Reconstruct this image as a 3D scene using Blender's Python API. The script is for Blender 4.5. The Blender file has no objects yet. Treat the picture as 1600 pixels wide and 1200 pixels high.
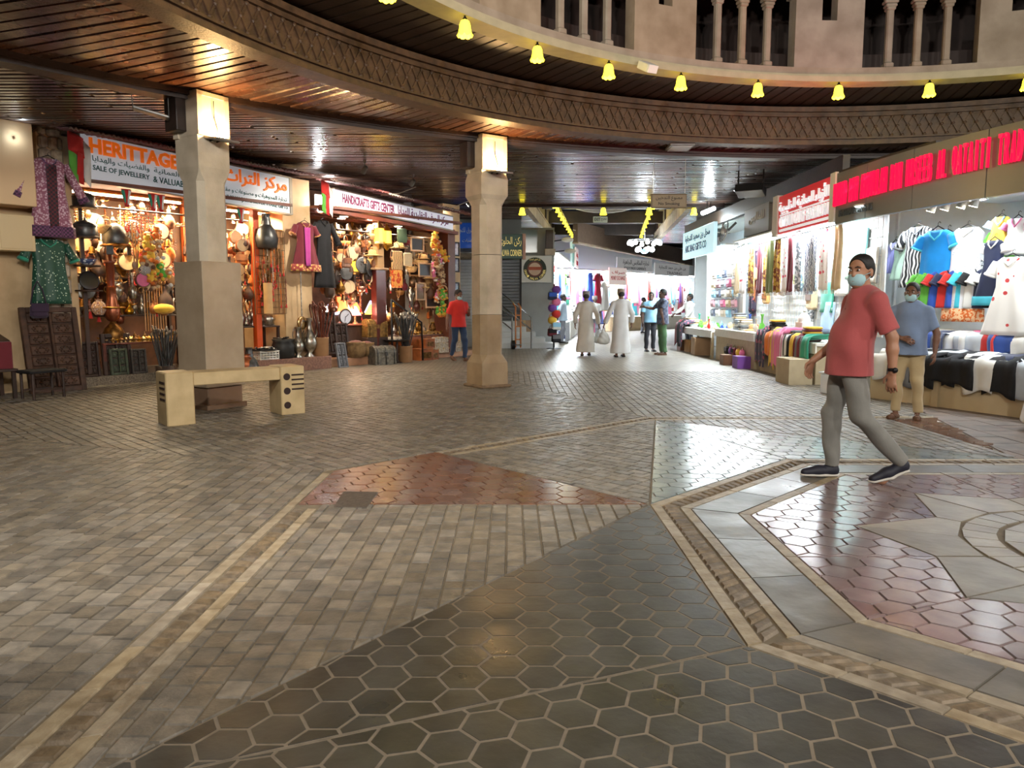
import bpy, bmesh, math, random
import numpy as np
from mathutils import Vector, Matrix
random.seed(7)
SC = bpy.context.scene
COL = SC.collection
pi = math.pi
R_ = math.radians

# ---------------------------------------------------------------- camera
F_PX, PITCH, CAM_H = 1150.0, 0.1085, 1.4
cam = bpy.data.cameras.new('camera')
cam.sensor_fit = 'HORIZONTAL'; cam.sensor_width = 36.0
cam.lens = 36.0 * F_PX / 1600.0
cam.clip_end = 300
cam_o = bpy.data.objects.new('camera', cam); COL.objects.link(cam_o)
cam_o.location = (0, 0, CAM_H); cam_o.rotation_euler = (pi/2 - PITCH, 0, 0)
SC.camera = cam_o

# ---------------------------------------------------------------- night sky, exposure
world = bpy.data.worlds.new('night_sky'); SC.world = world; world.use_nodes = True
_bg = world.node_tree.nodes['Background']
_bg.inputs[0].default_value = (0.10, 0.12, 0.18, 1); _bg.inputs[1].default_value = 0.06
SC.view_settings.view_transform = 'Standard'; SC.view_settings.look = 'None'
SC.view_settings.gamma = 1.0; SC.view_settings.use_curve_mapping = False
SC.view_settings.exposure = 0.4
POW = 1.0          # one factor on every lamp of the place

# ---------------------------------------------------------------- measuring helpers (photo pixel -> place)
_c, _s = math.cos(PITCH), math.sin(PITCH)
def ray(px, py):
    x = (px-800)/F_PX; y = -(py-600)/F_PX
    return Vector((x, _c + y*_s, -_s + y*_c))
def fl(px, py, z=0.0):
    d = ray(px, py); t = (z-CAM_H)/d.z
    return Vector((d.x*t, d.y*t))
def atY(px, py, Y):
    d = ray(px, py); t = Y/d.y
    return Vector((d.x*t, Y, CAM_H + d.z*t))

# ---------------------------------------------------------------- object helpers
def tag(o, label=None, cat=None, group=None, kind=None):
    if label: o['label'] = label
    if cat: o['category'] = cat
    if group: o['group'] = group
    if kind: o['kind'] = kind
    return o
def thing(name, label, cat, loc=(0,0,0), rz=0.0, group=None):
    o = bpy.data.objects.new(name, None); COL.objects.link(o)
    o.empty_display_size = .1
    o.location = loc; o.rotation_euler = (0,0,rz)
    return tag(o, label, cat, group)
def link(name, me, parent=None):
    o = bpy.data.objects.new(name, me); COL.objects.link(o)
    if parent is not None: o.parent = parent
    return o
KIDS = {}
def copy_tree(o, loc=None, rz=None, label=None, group=None, scale=None, parent=None, mats=None):
    c = o.copy(); COL.objects.link(c)
    if parent is not None: c.parent = parent
    if loc is not None: c.location = loc
    if rz is not None: c.rotation_euler = (o.rotation_euler[0], o.rotation_euler[1], rz)
    if scale is not None: c.scale = (scale,)*3 if not hasattr(scale,'__len__') else scale
    if label: c['label'] = label
    if group: c['group'] = group
    for ch in o.children:
        if ch.type!='LIGHT': copy_tree(ch, parent=c)
    return c
def delete_tree(o):
    for ch in list(o.children): delete_tree(ch)
    bpy.data.objects.remove(o)

def rotm(rz=0, rx=0, ry=0):
    return Matrix.Rotation(rz,3,'Z') @ Matrix.Rotation(ry,3,'Y') @ Matrix.Rotation(rx,3,'X')

class MB:
    """collects simple shapes, built into ONE mesh object"""
    def __init__(s): s.v=[]; s.f=[]; s.sm=[]; s.a=[]; s.mi=[]
    def add(s, vs, fs, smooth=False, M=None, a=0.0, mi=0):
        n=len(s.v)
        if M is not None: vs=[M@Vector(v) for v in vs]
        s.v += [tuple(v) for v in vs]
        s.f += [tuple(i+n for i in f) for f in fs]
        s.sm += [smooth]*len(fs); s.a += [a]*len(vs); s.mi += [mi]*len(fs)
        return s
    def box(s, c, d, rz=0, rx=0, ry=0, top=1.0, bev=0.0, a=0.0, mi=0):
        x,y,z=d[0]/2,d[1]/2,d[2]/2; m=rotm(rz,rx,ry); c=Vector(c)
        if bev<=0:
            vs=[(-x,-y,-z),(x,-y,-z),(x,y,-z),(-x,y,-z),(-x*top,-y*top,z),(x*top,-y*top,z),(x*top,y*top,z),(-x*top,y*top,z)]
            fs=[(3,2,1,0),(4,5,6,7),(0,1,5,4),(1,2,6,5),(2,3,7,6),(3,0,4,7)]
        else:
            b=min(bev,x*.9,y*.9,z*.9); vs=[]
            def ring(xx,yy,zz): return [(-xx,-yy,zz),(xx,-yy,zz),(xx,yy,zz),(-xx,yy,zz)]
            def oct(xx,yy,zz): return [(-xx+b,-yy,zz),(xx-b,-yy,zz),(xx,-yy+b,zz),(xx,yy-b,zz),(xx-b,yy,zz),(-xx+b,yy,zz),(-xx,yy-b,zz),(-xx,-yy+b,zz)]
            vs=oct(x-b,y-b,-z)+oct(x,y,-z+b)+oct(x*top,y*top,z-b)+oct(x*top-b,y*top-b,z)
            fs=[tuple(range(7,-1,-1)),tuple(range(24,32))]
            for k in range(3):
                for i in range(8):
                    j=(i+1)%8; fs.append((k*8+i,k*8+j,k*8+8+j,k*8+8+i))
        return s.add([c+m@Vector(v) for v in vs], fs, a=a, mi=mi)
    def cyl(s, p0, p1, r0, r1=None, n=10, caps=True, smooth=True, a=0.0, mi=0):
        if r1 is None: r1=r0
        p0=Vector(p0); p1=Vector(p1); ax=(p1-p0)
        q=ax.to_track_quat('Z','Y') if ax.length>1e-9 else Matrix.Identity(3).to_quaternion()
        vs=[]
        for p,r in ((p0,r0),(p1,r1)):
            for i in range(n):
                t=2*pi*i/n; vs.append(p+q@Vector((r*math.cos(t),r*math.sin(t),0)))
        fs=[(i,(i+1)%n,n+(i+1)%n,n+i) for i in range(n)]
        s.add(vs,fs,smooth,a=a,mi=mi)
        if caps:
            s.add(vs[:n],[tuple(range(n-1,-1,-1))],a=a,mi=mi); s.add(vs[n:],[tuple(range(n))],a=a,mi=mi)
        return s
    def tube(s, path, r, n=6, closed=False, mi=0):
        P=[Vector(p) for p in path]; N=len(P); vs=[]; fs=[]
        for i,p in enumerate(P):
            if closed: t=P[(i+1)%N]-P[i-1]
            else: t=P[min(i+1,N-1)]-P[max(i-1,0)]
            q=t.to_track_quat('Z','Y'); rr=r[i] if hasattr(r,'__len__') else r
            for k in range(n):
                an=2*pi*k/n; vs.append(p+q@Vector((rr*math.cos(an),rr*math.sin(an),0)))
        for i in range(N if closed else N-1):
            j=(i+1)%N
            for k in range(n):
                l=(k+1)%n; fs.append((i*n+k,i*n+l,j*n+l,j*n+k))
        if not closed: fs+= [tuple(range(n-1,-1,-1)), tuple((N-1)*n+k for k in range(n))]
        return s.add(vs,fs,True,mi=mi)
    def lathe(s, prof, n=14, c=(0,0,0), sx=1, sy=1, M=None, caps=True, mi=0, smooth=True):
        c=Vector(c); vs=[]; fs=[]
        for r,z in prof:
            for i in range(n):
                t=2*pi*i/n; v=Vector((r*math.cos(t)*sx,r*math.sin(t)*sy,z))
                vs.append(c+(M@v if M is not None else v))
        m=len(prof)
        for j in range(m-1):
            for i in range(n):
                k=(i+1)%n; fs.append((j*n+i,j*n+k,j*n+n+k,j*n+n+i))
        s.add(vs,fs,smooth,mi=mi)
        if caps:
            if prof[0][0]>1e-4: s.add(vs[:n],[tuple(range(n-1,-1,-1))],mi=mi)
            if prof[-1][0]>1e-4: s.add(vs[-n:],[tuple(range(n))],mi=mi)
        return s
    def ball(s, c, r, n=10, m=7, M=None, mi=0):
        rx,ry,rz=(r,r,r) if not hasattr(r,'__len__') else r
        vs=[];fs=[]; c=Vector(c)
        for j in range(m+1):
            ph=pi*j/m
            for i in range(n):
                t=2*pi*i/n; v=Vector((rx*math.sin(ph)*math.cos(t),ry*math.sin(ph)*math.sin(t),-rz*math.cos(ph)))
                vs.append(c+(M@v if M is not None else v))
        for j in range(m):
            for i in range(n):
                k=(i+1)%n; fs.append((j*n+i,j*n+k,j*n+n+k,j*n+n+i))
        return s.add(vs,fs,True,mi=mi)
    def prism(s, poly, z0, z1, inset=0.0, a=0.0, mi=0):
        """polygon (ccw) raised from z0 to z1, top edge drawn in"""
        n=len(poly); top=inset_poly(poly,inset) if inset>0 else poly
        vs=[(p[0],p[1],z0) for p in poly]+[(p[0],p[1],z1) for p in top]
        fs=[tuple(range(n,2*n))]+[(i,(i+1)%n,n+(i+1)%n,n+i) for i in range(n)]
        return s.add(vs,fs,a=a,mi=mi)
    def slab(s, poly, z0, z1, mi=0):
        n=len(poly); s.prism(poly,z0,z1,mi=mi); return s.add([(p[0],p[1],z0) for p in poly],[tuple(range(n-1,-1,-1))],mi=mi)
    def grid(s, fn, nu, nv, smooth=True, mi=0):
        vs=[fn(i/nu,j/nv) for j in range(nv+1) for i in range(nu+1)]
        fs=[(j*(nu+1)+i,j*(nu+1)+i+1,(j+1)*(nu+1)+i+1,(j+1)*(nu+1)+i) for j in range(nv) for i in range(nu)]
        return s.add(vs,fs,smooth,mi=mi)
    def sheet(s, fn, nu, nv, th=.008, mi=0):
        """cloth: a surface and its back, th apart along -normal, closed at the rim"""
        P=[[Vector(fn(i/nu,j/nv)) for i in range(nu+1)] for j in range(nv+1)]
        B=[]
        for j in range(nv+1):
            row=[]
            for i in range(nu+1):
                du=P[j][min(i+1,nu)]-P[j][max(i-1,0)]; dv=P[min(j+1,nv)][i]-P[max(j-1,0)][i]
                nn=du.cross(dv); nn=nn.normalized() if nn.length>1e-12 else Vector((0,0,1))
                row.append(P[j][i]-nn*th)
            B.append(row)
        W=nu+1; vs=[p for r in P for p in r]+[p for r in B for p in r]; o=W*(nv+1)
        fs=[]
        for j in range(nv):
            for i in range(nu):
                a0=j*W+i; fs.append((a0,a0+1,a0+W+1,a0+W)); fs.append((o+a0+W,o+a0+W+1,o+a0+1,o+a0))
        for i in range(nu):
            fs.append((i+1,i,o+i,o+i+1)); b=nv*W; fs.append((b+i,b+i+1,o+b+i+1,o+b+i))
        for j in range(nv):
            fs.append((j*W,(j+1)*W,o+(j+1)*W,o+j*W)); e=nu; fs.append(((j+1)*W+e,j*W+e,o+j*W+e,o+(j+1)*W+e))
        return s.add(vs,fs,True,mi=mi)
    def mesh(s, name, mat=None, attr=False):
        me=bpy.data.meshes.new(name); me.from_pydata(s.v,[],s.f)
        me.polygons.foreach_set('use_smooth', s.sm)
        for m in (mat if isinstance(mat,(list,tuple)) else [mat]):
            if m: me.materials.append(m)
        if any(s.mi): me.polygons.foreach_set('material_index', s.mi)
        if attr:
            at=me.attributes.new('rnd','FLOAT','POINT'); at.data.foreach_set('value', s.a)
        me.update(); return me
    def build(s, name, mat, parent=None, attr=False):
        return link(name, s.mesh(name,mat,attr), parent)

def inset_poly(poly, d):
    n=len(poly); out=[]
    for i in range(n):
        p0,p1,p2=Vector(poly[i-1]).to_2d(),Vector(poly[i]).to_2d(),Vector(poly[(i+1)%n]).to_2d()
        e1=p1-p0; e2=p2-p1
        if e1.length<1e-6 or e2.length<1e-6: out.append((p1.x,p1.y)); continue
        e1.normalize(); e2.normalize(); n1=Vector((-e1.y,e1.x)); n2=Vector((-e2.y,e2.x))
        b=n1+n2; l=b.length
        if l<1e-3: out.append((p1.x,p1.y)); continue
        b/=l; k=min(d/max(b.dot(n1),.35), min((p1-p0).length,(p2-p1).length)*.48)
        q=p1+b*k; out.append((q.x,q.y))
    return out
def clip_poly(P, region):
    """Sutherland-Hodgman, region convex ccw"""
    out=[(p[0],p[1]) for p in P]; n=len(region)
    for i in range(n):
        a=region[i]; b=region[(i+1)%n]; ex,ey=b[0]-a[0],b[1]-a[1]
        inp=out; out=[]
        if not inp: return []
        def side(p): return ex*(p[1]-a[1])-ey*(p[0]-a[0])
        for k in range(len(inp)):
            p,q=inp[k-1],inp[k]; sp,sq=side(p),side(q)
            if (sp>=0)!=(sq>=0):
                t=sp/(sp-sq); out.append((p[0]+t*(q[0]-p[0]),p[1]+t*(q[1]-p[1])))
            if sq>=0: out.append(q)
    return out
def area(P): return .5*sum(P[i-1][0]*P[i][1]-P[i][0]*P[i-1][1] for i in range(len(P)))
def cen(P): return (sum(p[0] for p in P)/len(P), sum(p[1] for p in P)/len(P))
def ccw(P): return list(P) if area(P)>0 else list(P)[::-1]
def clean(P,e=.004):
    o=[]
    for p in P:
        if not o or math.hypot(p[0]-o[-1][0],p[1]-o[-1][1])>e: o.append(p)
    while len(o)>1 and math.hypot(o[0][0]-o[-1][0],o[0][1]-o[-1][1])<=e: o.pop()
    return o

# ---------------------------------------------------------------- materials
_MC={}
def mat(name, col, rough=.55, metal=0.0, var=0.0, nscale=8.0, ncol=None, bump=0.0, bscale=40.0, emit=None, estr=0.0,
        coat=0.0, orand=0.0, sheen=0.0, rvar=0.0, alpha=None, trans=0.0, spec=None, stretch=None):
    """procedural material: base colour mixed with ncol by noise; orand shifts brightness piece by piece"""
    if name in _MC: return _MC[name]
    m=bpy.data.materials.new(name); m.use_nodes=True; nt=m.node_tree; N=nt.nodes; L=nt.links
    b=N['Principled BSDF']; b.inputs['Roughness'].default_value=rough; b.inputs['Metallic'].default_value=metal
    b.inputs['Coat Weight'].default_value=coat; b.inputs['Coat Roughness'].default_value=.15
    if sheen: b.inputs['Sheen Weight'].default_value=sheen
    if trans: b.inputs['Transmission Weight'].default_value=trans
    if spec is not None: b.inputs['Specular IOR Level'].default_value=spec
    c4=(*col,1); b.inputs['Base Color'].default_value=c4
    tc=N.new('ShaderNodeTexCoord'); src=tc.outputs['Object']
    if stretch:
        mp=N.new('ShaderNodeMapping'); mp.inputs['Scale'].default_value=stretch; L.new(src,mp.inputs[0]); src=mp.outputs[0]
    cur=None
    if ncol is not None or var:
        nz=N.new('ShaderNodeTexNoise'); nz.inputs['Scale'].default_value=nscale; nz.inputs['Detail'].default_value=5; L.new(src,nz.inputs['Vector'])
        mx=N.new('ShaderNodeMix'); mx.data_type='RGBA'
        mx.inputs[6].default_value=c4
        oc=ncol if ncol is not None else tuple(max(0,x*(1-var)) for x in col)
        mx.inputs[7].default_value=(*oc,1)
        cr=N.new('ShaderNodeMapRange'); cr.inputs[1].default_value=.35; cr.inputs[2].default_value=.68; L.new(nz.outputs[0],cr.inputs[0]); L.new(cr.outputs[0],mx.inputs[0])
        cur=mx.outputs[2]
    if orand:
        oi=N.new('ShaderNodeObjectInfo'); at=N.new('ShaderNodeAttribute'); at.attribute_name='rnd'
        ad=N.new('ShaderNodeMath'); ad.operation='ADD'; L.new(oi.outputs['Random'],ad.inputs[0]); L.new(at.outputs['Fac'],ad.inputs[1])
        fr=N.new('ShaderNodeMath'); fr.operation='FRACT'; L.new(ad.outputs[0],fr.inputs[0])
        mr=N.new('ShaderNodeMapRange'); mr.inputs[3].default_value=1-orand; mr.inputs[4].default_value=1+orand; L.new(fr.outputs[0],mr.inputs[0])
        hs=N.new('ShaderNodeHueSaturation'); hs.inputs['Color'].default_value=c4
        if cur is not None: L.new(cur,hs.inputs['Color'])
        L.new(mr.outputs[0],hs.inputs['Value'])
        # a little hue drift too
        m2=N.new('ShaderNodeMath'); m2.operation='MULTIPLY'; m2.inputs[1].default_value=7.31; L.new(fr.outputs[0],m2.inputs[0])
        f2=N.new('ShaderNodeMath'); f2.operation='FRACT'; L.new(m2.outputs[0],f2.inputs[0])
        m3=N.new('ShaderNodeMapRange'); m3.inputs[3].default_value=.72; m3.inputs[4].default_value=1.08; L.new(f2.outputs[0],m3.inputs[0]); L.new(m3.outputs[0],hs.inputs['Saturation'])
        cur=hs.outputs[0]
    if cur is not None: L.new(cur,b.inputs['Base Color'])
    if rvar:
        n2=N.new('ShaderNodeTexNoise'); n2.inputs['Scale'].default_value=nscale*.6; n2.inputs['Detail'].default_value=4; L.new(src,n2.inputs['Vector'])
        r2=N.new('ShaderNodeMapRange'); r2.inputs[1].default_value=.3; r2.inputs[2].default_value=.7; r2.inputs[3].default_value=max(.03,rough-rvar); r2.inputs[4].default_value=min(1,rough+rvar)
        L.new(n2.outputs[0],r2.inputs[0]); L.new(r2.outputs[0],b.inputs['Roughness'])
    if bump:
        n3=N.new('ShaderNodeTexNoise'); n3.inputs['Scale'].default_value=bscale; n3.inputs['Detail'].default_value=3; L.new(src,n3.inputs['Vector'])
        bp=N.new('ShaderNodeBump'); bp.inputs['Strength'].default_value=bump; bp.inputs['Distance'].default_value=.01; L.new(n3.outputs[0],bp.inputs['Height']); L.new(bp.outputs[0],b.inputs['Normal'])
    if emit is not None:
        b.inputs['Emission Color'].default_value=(*emit,1); b.inputs['Emission Strength'].default_value=estr
    _MC[name]=m; return m
def srgb(r,g,b): return tuple(((c/255)/12.92 if c/255<=.04045 else ((c/255+.055)/1.055)**2.4) for c in (r,g,b))

def pattern_mat(name, cols, kind='voronoi', scale=20.0, rough=.75, thr=.4, stretch=None, metal=0.0):
    """printed / woven cloth: two or three colours in a procedural pattern on the cloth itself"""
    if name in _MC: return _MC[name]
    m=bpy.data.materials.new(name); m.use_nodes=True; nt=m.node_tree; N=nt.nodes; L=nt.links
    b=N['Principled BSDF']; b.inputs['Roughness'].default_value=rough; b.inputs['Sheen Weight'].default_value=.15; b.inputs['Metallic'].default_value=metal
    tc=N.new('ShaderNodeTexCoord'); src=tc.outputs['Object']
    if stretch:
        mp=N.new('ShaderNodeMapping'); mp.inputs['Scale'].default_value=stretch; L.new(src,mp.inputs[0]); src=mp.outputs[0]
    if kind=='voronoi': t=N.new('ShaderNodeTexVoronoi'); out='Distance'
    elif kind=='wave': t=N.new('ShaderNodeTexWave'); out='Fac'; t.inputs['Distortion'].default_value=6; t.inputs['Detail'].default_value=1
    elif kind=='stripe': t=N.new('ShaderNodeTexWave'); out='Fac'
    elif kind=='check': t=N.new('ShaderNodeTexChecker'); out='Fac'
    else: t=N.new('ShaderNodeTexNoise'); out=0
    t.inputs['Scale'].default_value=scale; L.new(src,t.inputs['Vector'])
    cr=N.new('ShaderNodeValToRGB'); cr.color_ramp.interpolation='CONSTANT'; e=cr.color_ramp.elements
    e[0].position=0; e[0].color=(*cols[0],1); e[1].position=thr; e[1].color=(*cols[1],1)
    if len(cols)>2:
        x=e.new(min(.98,thr*1.35)); x.color=(*cols[2],1)
    L.new(t.outputs[out],cr.inputs[0]); L.new(cr.outputs[0],b.inputs['Base Color'])
    _MC[name]=m; return m

def lamp(name, kind, loc, power, col=(1,1,1), size=.1, rot=None, parent=None, spot=None, sy=None):
    l=bpy.data.lights.new(name,kind); l.energy=power*POW; l.color=col
    if kind=='AREA':
        l.size=size
        if sy: l.shape='RECTANGLE'; l.size_y=sy
    else: l.shadow_soft_size=size
    if spot: l.spot_size=spot; l.spot_blend=.6
    o=bpy.data.objects.new(name,l); COL.objects.link(o); o.location=loc
    if rot is not None: o.rotation_euler=rot
    if parent is not None: o.parent=parent
    return o
def aim(d):
    return Vector(d).to_track_quat('-Z','Y').to_euler()

# ---------------------------------------------------------------- writing
_AR={'ا':'FE8D FE8E','أ':'FE83 FE84','إ':'FE87 FE88','آ':'FE81 FE82','ب':'FE8F FE90 FE91 FE92','ة':'FE93 FE94','ت':'FE95 FE96 FE97 FE98','ث':'FE99 FE9A FE9B FE9C','ج':'FE9D FE9E FE9F FEA0','ح':'FEA1 FEA2 FEA3 FEA4','خ':'FEA5 FEA6 FEA7 FEA8','د':'FEA9 FEAA','ذ':'FEAB FEAC','ر':'FEAD FEAE','ز':'FEAF FEB0','س':'FEB1 FEB2 FEB3 FEB4','ش':'FEB5 FEB6 FEB7 FEB8','ص':'FEB9 FEBA FEBB FEBC','ض':'FEBD FEBE FEBF FEC0','ط':'FEC1 FEC2 FEC3 FEC4','ظ':'FEC5 FEC6 FEC7 FEC8','ع':'FEC9 FECA FECB FECC','غ':'FECD FECE FECF FED0','ف':'FED1 FED2 FED3 FED4','ق':'FED5 FED6 FED7 FED8','ك':'FED9 FEDA FEDB FEDC','ل':'FEDD FEDE FEDF FEE0','م':'FEE1 FEE2 FEE3 FEE4','ن':'FEE5 FEE6 FEE7 FEE8','ه':'FEE9 FEEA FEEB FEEC','و':'FEED FEEE','ى':'FEEF FEF0','ي':'FEF1 FEF2 FEF3 FEF4','ء':'FE80'}
_AR={k:[chr(int(x,16)) for x in v.split()] for k,v in _AR.items()}
def arabic(s):
    out=[]
    for i,ch in enumerate(s):
        if ch not in _AR: out.append(ch); continue
        f=_AR[ch]
        prev = i>0 and s[i-1] in _AR and len(_AR[s[i-1]])==4
        nxt = i+1<len(s) and s[i+1] in _AR and len(f)==4 and len(_AR[s[i+1]])>1
        k = (3 if nxt else 1) if prev and len(f)>1 else (2 if nxt else 0)
        out.append(f[min(k,len(f)-1)])
    return ''.join(out[::-1])
def text(name, body, mat_, parent, center, width, height, right=(1,0,0), up=(0,0,1), depth=.004, ar=False, bold=0.0, slant=0.0):
    """flat lettering, fitted into width x height around center; right/up are its axes in the parent's space"""
    c=bpy.data.curves.new(name,'FONT'); c.body=arabic(body) if ar else body
    c.extrude=.02; c.offset=bold; c.resolution_u=2 if len(body)>12 else 3; c.shear=slant
    o=bpy.data.objects.new(name,c)
    me=bpy.data.meshes.new_from_object(o)
    bpy.data.objects.remove(o); bpy.data.curves.remove(c)
    n=len(me.vertices); co=np.empty(n*3); me.vertices.foreach_get('co',co); co=co.reshape(-1,3)
    mn,mx=co.min(0),co.max(0); sx=width/max(mx[0]-mn[0],1e-6); sy=height/max(mx[1]-mn[1],1e-6)
    r=Vector(right).normalized(); u=Vector(up).normalized(); nn=r.cross(u)
    X=(co[:,0]-(mn[0]+mx[0])/2)*sx; Y=(co[:,1]-(mn[1]+mx[1])/2)*sy; Z=(co[:,2])/.02*depth
    out=np.array(center)[None]+X[:,None]*np.array(r)+Y[:,None]*np.array(u)+Z[:,None]*np.array(nn)
    me.vertices.foreach_set('co',out.ravel()); me.materials.clear(); me.materials.append(mat_); me.update()
    return link(name,me,parent)
# ================================================================ FLOOR: octagonal paved plaza
FC = Vector((3.55,3.95)); C8 = math.cos(R_(22.5))
def ov(k, apo, outer=False):
    a=R_(157.5+45*k); r=apo/C8; p=FC+Vector((r*math.cos(a),r*math.sin(a)))
    if outer and k%8==7: p=p+Vector((.2,-.05))
    return (p.x,p.y)
m_grout   = mat('grout',srgb(120,108,90),.85,var=.3,nscale=14)
m_dark    = mat('dark_slate_tile',srgb(68,67,63),.36,ncol=srgb(51,50,47),nscale=5,orand=.22,rvar=.1,bump=.12,bscale=30,spec=.45)
m_red     = mat('red_polished_tile',srgb(118,84,66),.2,ncol=srgb(98,68,52),nscale=9,orand=.08,bump=.05,bscale=25)
m_pale    = mat('pale_polished_tile',srgb(128,138,136),.22,ncol=srgb(106,116,116),nscale=6,orand=.12,bump=.06,bscale=25)
m_purple  = mat('mauve_polished_tile',srgb(138,118,116),.2,ncol=srgb(116,98,98),nscale=6,orand=.12,bump=.06,bscale=30)
m_paver   = mat('stone_paver',srgb(126,116,101),.46,ncol=srgb(98,91,81),nscale=11,orand=.3,rvar=.12,bump=.35,bscale=45)
m_stripe  = mat('cream_border_stone',srgb(164,149,124),.5,ncol=srgb(134,118,94),nscale=13,orand=.12,bump=.3,bscale=40)
m_carved  = mat('carved_border_stone',srgb(128,110,86),.6,ncol=srgb(92,78,60),nscale=16,orand=.2,bump=.5,bscale=40)
m_slate   = mat('grey_slate_slab',srgb(112,106,95),.36,ncol=srgb(84,80,73),nscale=3.5,orand=.18,bump=.4,bscale=9,rvar=.1)
m_star    = mat('medallion_stone',srgb(148,138,118),.34,ncol=srgb(116,106,90),nscale=4,orand=.24,bump=.2,bscale=20)
m_brownsl = mat('brown_paving_slab',srgb(118,98,84),.55,ncol=srgb(92,76,66),nscale=5,orand=.12,bump=.2,bscale=30)

# base: plain ground far away, its bricks only in the material beyond the built ones
mfar=bpy.data.materials.new('far_paving'); mfar.use_nodes=True
def _far():
    nt=mfar.node_tree; N=nt.nodes; L=nt.links; b=N['Principled BSDF']
    tc=N.new('ShaderNodeTexCoord'); mp=N.new('ShaderNodeMapping'); mp.inputs['Rotation'].default_value=(0,0,pi/2); L.new(tc.outputs['Object'],mp.inputs[0])
    br=N.new('ShaderNodeTexBrick'); br.inputs['Scale'].default_value=1; br.inputs['Brick Width'].default_value=.2; br.inputs['Row Height'].default_value=.103
    br.inputs['Mortar Size'].default_value=.006; br.inputs['Color1'].default_value=(*srgb(134,126,112),1); br.inputs['Color2'].default_value=(*srgb(112,104,92),1); br.inputs['Mortar'].default_value=(*srgb(78,72,62),1)
    L.new(mp.outputs[0],br.inputs['Vector'])
    nz=N.new('ShaderNodeTexNoise'); nz.inputs['Scale'].default_value=.8; L.new(tc.outputs['Object'],nz.inputs['Vector'])
    mr=N.new('ShaderNodeMapRange'); mr.inputs[3].default_value=.8; mr.inputs[4].default_value=1.2; L.new(nz.outputs[0],mr.inputs[0])
    hs=N.new('ShaderNodeHueSaturation'); L.new(br.outputs[0],hs.inputs['Color']); L.new(mr.outputs[0],hs.inputs['Value'])
    L.new(hs.outputs[0],b.inputs['Base Color']); b.inputs['Roughness'].default_value=.42
    bp=N.new('ShaderNodeBump'); bp.inputs['Strength'].default_value=.3; bp.inputs['Distance'].default_value=.006; bp.invert=True; L.new(br.outputs['Fac'],bp.inputs['Height']); L.new(bp.outputs[0],b.inputs['Normal'])
_far()
b_=MB(); b_.slab([(-16,-8),(16,-8),(16,60),(-16,60)],-.25,0.0)
FLOOR=b_.build('floor',[m_grout]); FLOOR['kind']='structure'
FLOOR['label']='stone paved souq floor with octagonal mosaic of hexagonal tiles'
b_=MB(); b_.slab([(-16,15.2),(16,15.2),(16,60),(-16,60)],-.002,.007)
far_pav=b_.build('far_paving',[mfar],FLOOR)
b_=MB(); b_.slab([(-16,-8),(16,-8),(16,1.15),(-16,1.15)],-.002,.006)
b_.build('rear_paving',[mfar],FLOOR)
ZT=.009
def inview(c): return c[1]>1.15 and abs(c[0])<.86*c[1]+1.1
slab_reg=ccw([(4.5,6.35),(9.5,4.6),(9.5,10.2),(5.45,9.9)])
def inside(p,reg):
    n=len(reg)
    return all((reg[(i+1)%n][0]-reg[i][0])*(p[1]-reg[i][1])-(reg[(i+1)%n][1]-reg[i][1])*(p[0]-reg[i][0])>=0 for i in range(n))
def lay(name, polys, material, gap=.004, limit=300, bev=.004, zt=ZT, zj=.0015):
    items=[]
    for P in polys:
        P=clean(P)
        if len(P)<3: continue
        P=ccw(P); A=area(P); c=cen(P)
        if A<2e-4 or not inview(c) or (name!='brown_paving_slab' and inside(c,slab_reg)): continue
        items.append((c[1]**2+c[0]**2,P))
    items.sort(key=lambda t:t[0])
    st=MB()
    for i,(d,P) in enumerate(items):
        h=zt+random.uniform(-zj,zj)
        Q=inset_poly(P,gap)
        if i<limit:
            mb=MB(); mb.prism(Q,-.004,h,bev); mb.build(name,material,FLOOR)
        else: st.prism(Q,-.004,h,bev,a=random.random())
    if st.v:
        o=st.build(name+'_field',material,FLOOR,attr=True); o['kind']='stuff'
    return len(items)
def hexes(region, a=.098, flat=True, rot=0.0, org=(0,0)):
    """regular hexagons of side a clipped to region"""
    xs=[p[0] for p in region]; ys=[p[1] for p in region]; cx,cy=(min(xs)+max(xs))/2,(min(ys)+max(ys))/2
    rad=max(max(xs)-min(xs),max(ys)-min(ys)); out=[]; n=int(rad/(1.5*a))+2; m=int(rad/(math.sqrt(3)*a))+2
    cr,sr=math.cos(rot),math.sin(rot)
    for i in range(-n,n+1):
        for j in range(-m,m+1):
            x=1.5*a*i; y=math.sqrt(3)*a*(j+.5*(i%2)); off=0
            if not flat: x,y=y,x; off=pi/6
            P=[]
            for k in range(6):
                t=off+k*pi/3; u,v=x+a*math.cos(t),y+a*math.sin(t); P.append((cx+cr*u-sr*v,cy+sr*u+cr*v))
            Q=clip_poly(P,region)
            if Q: out.append(Q)
    return out
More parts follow.
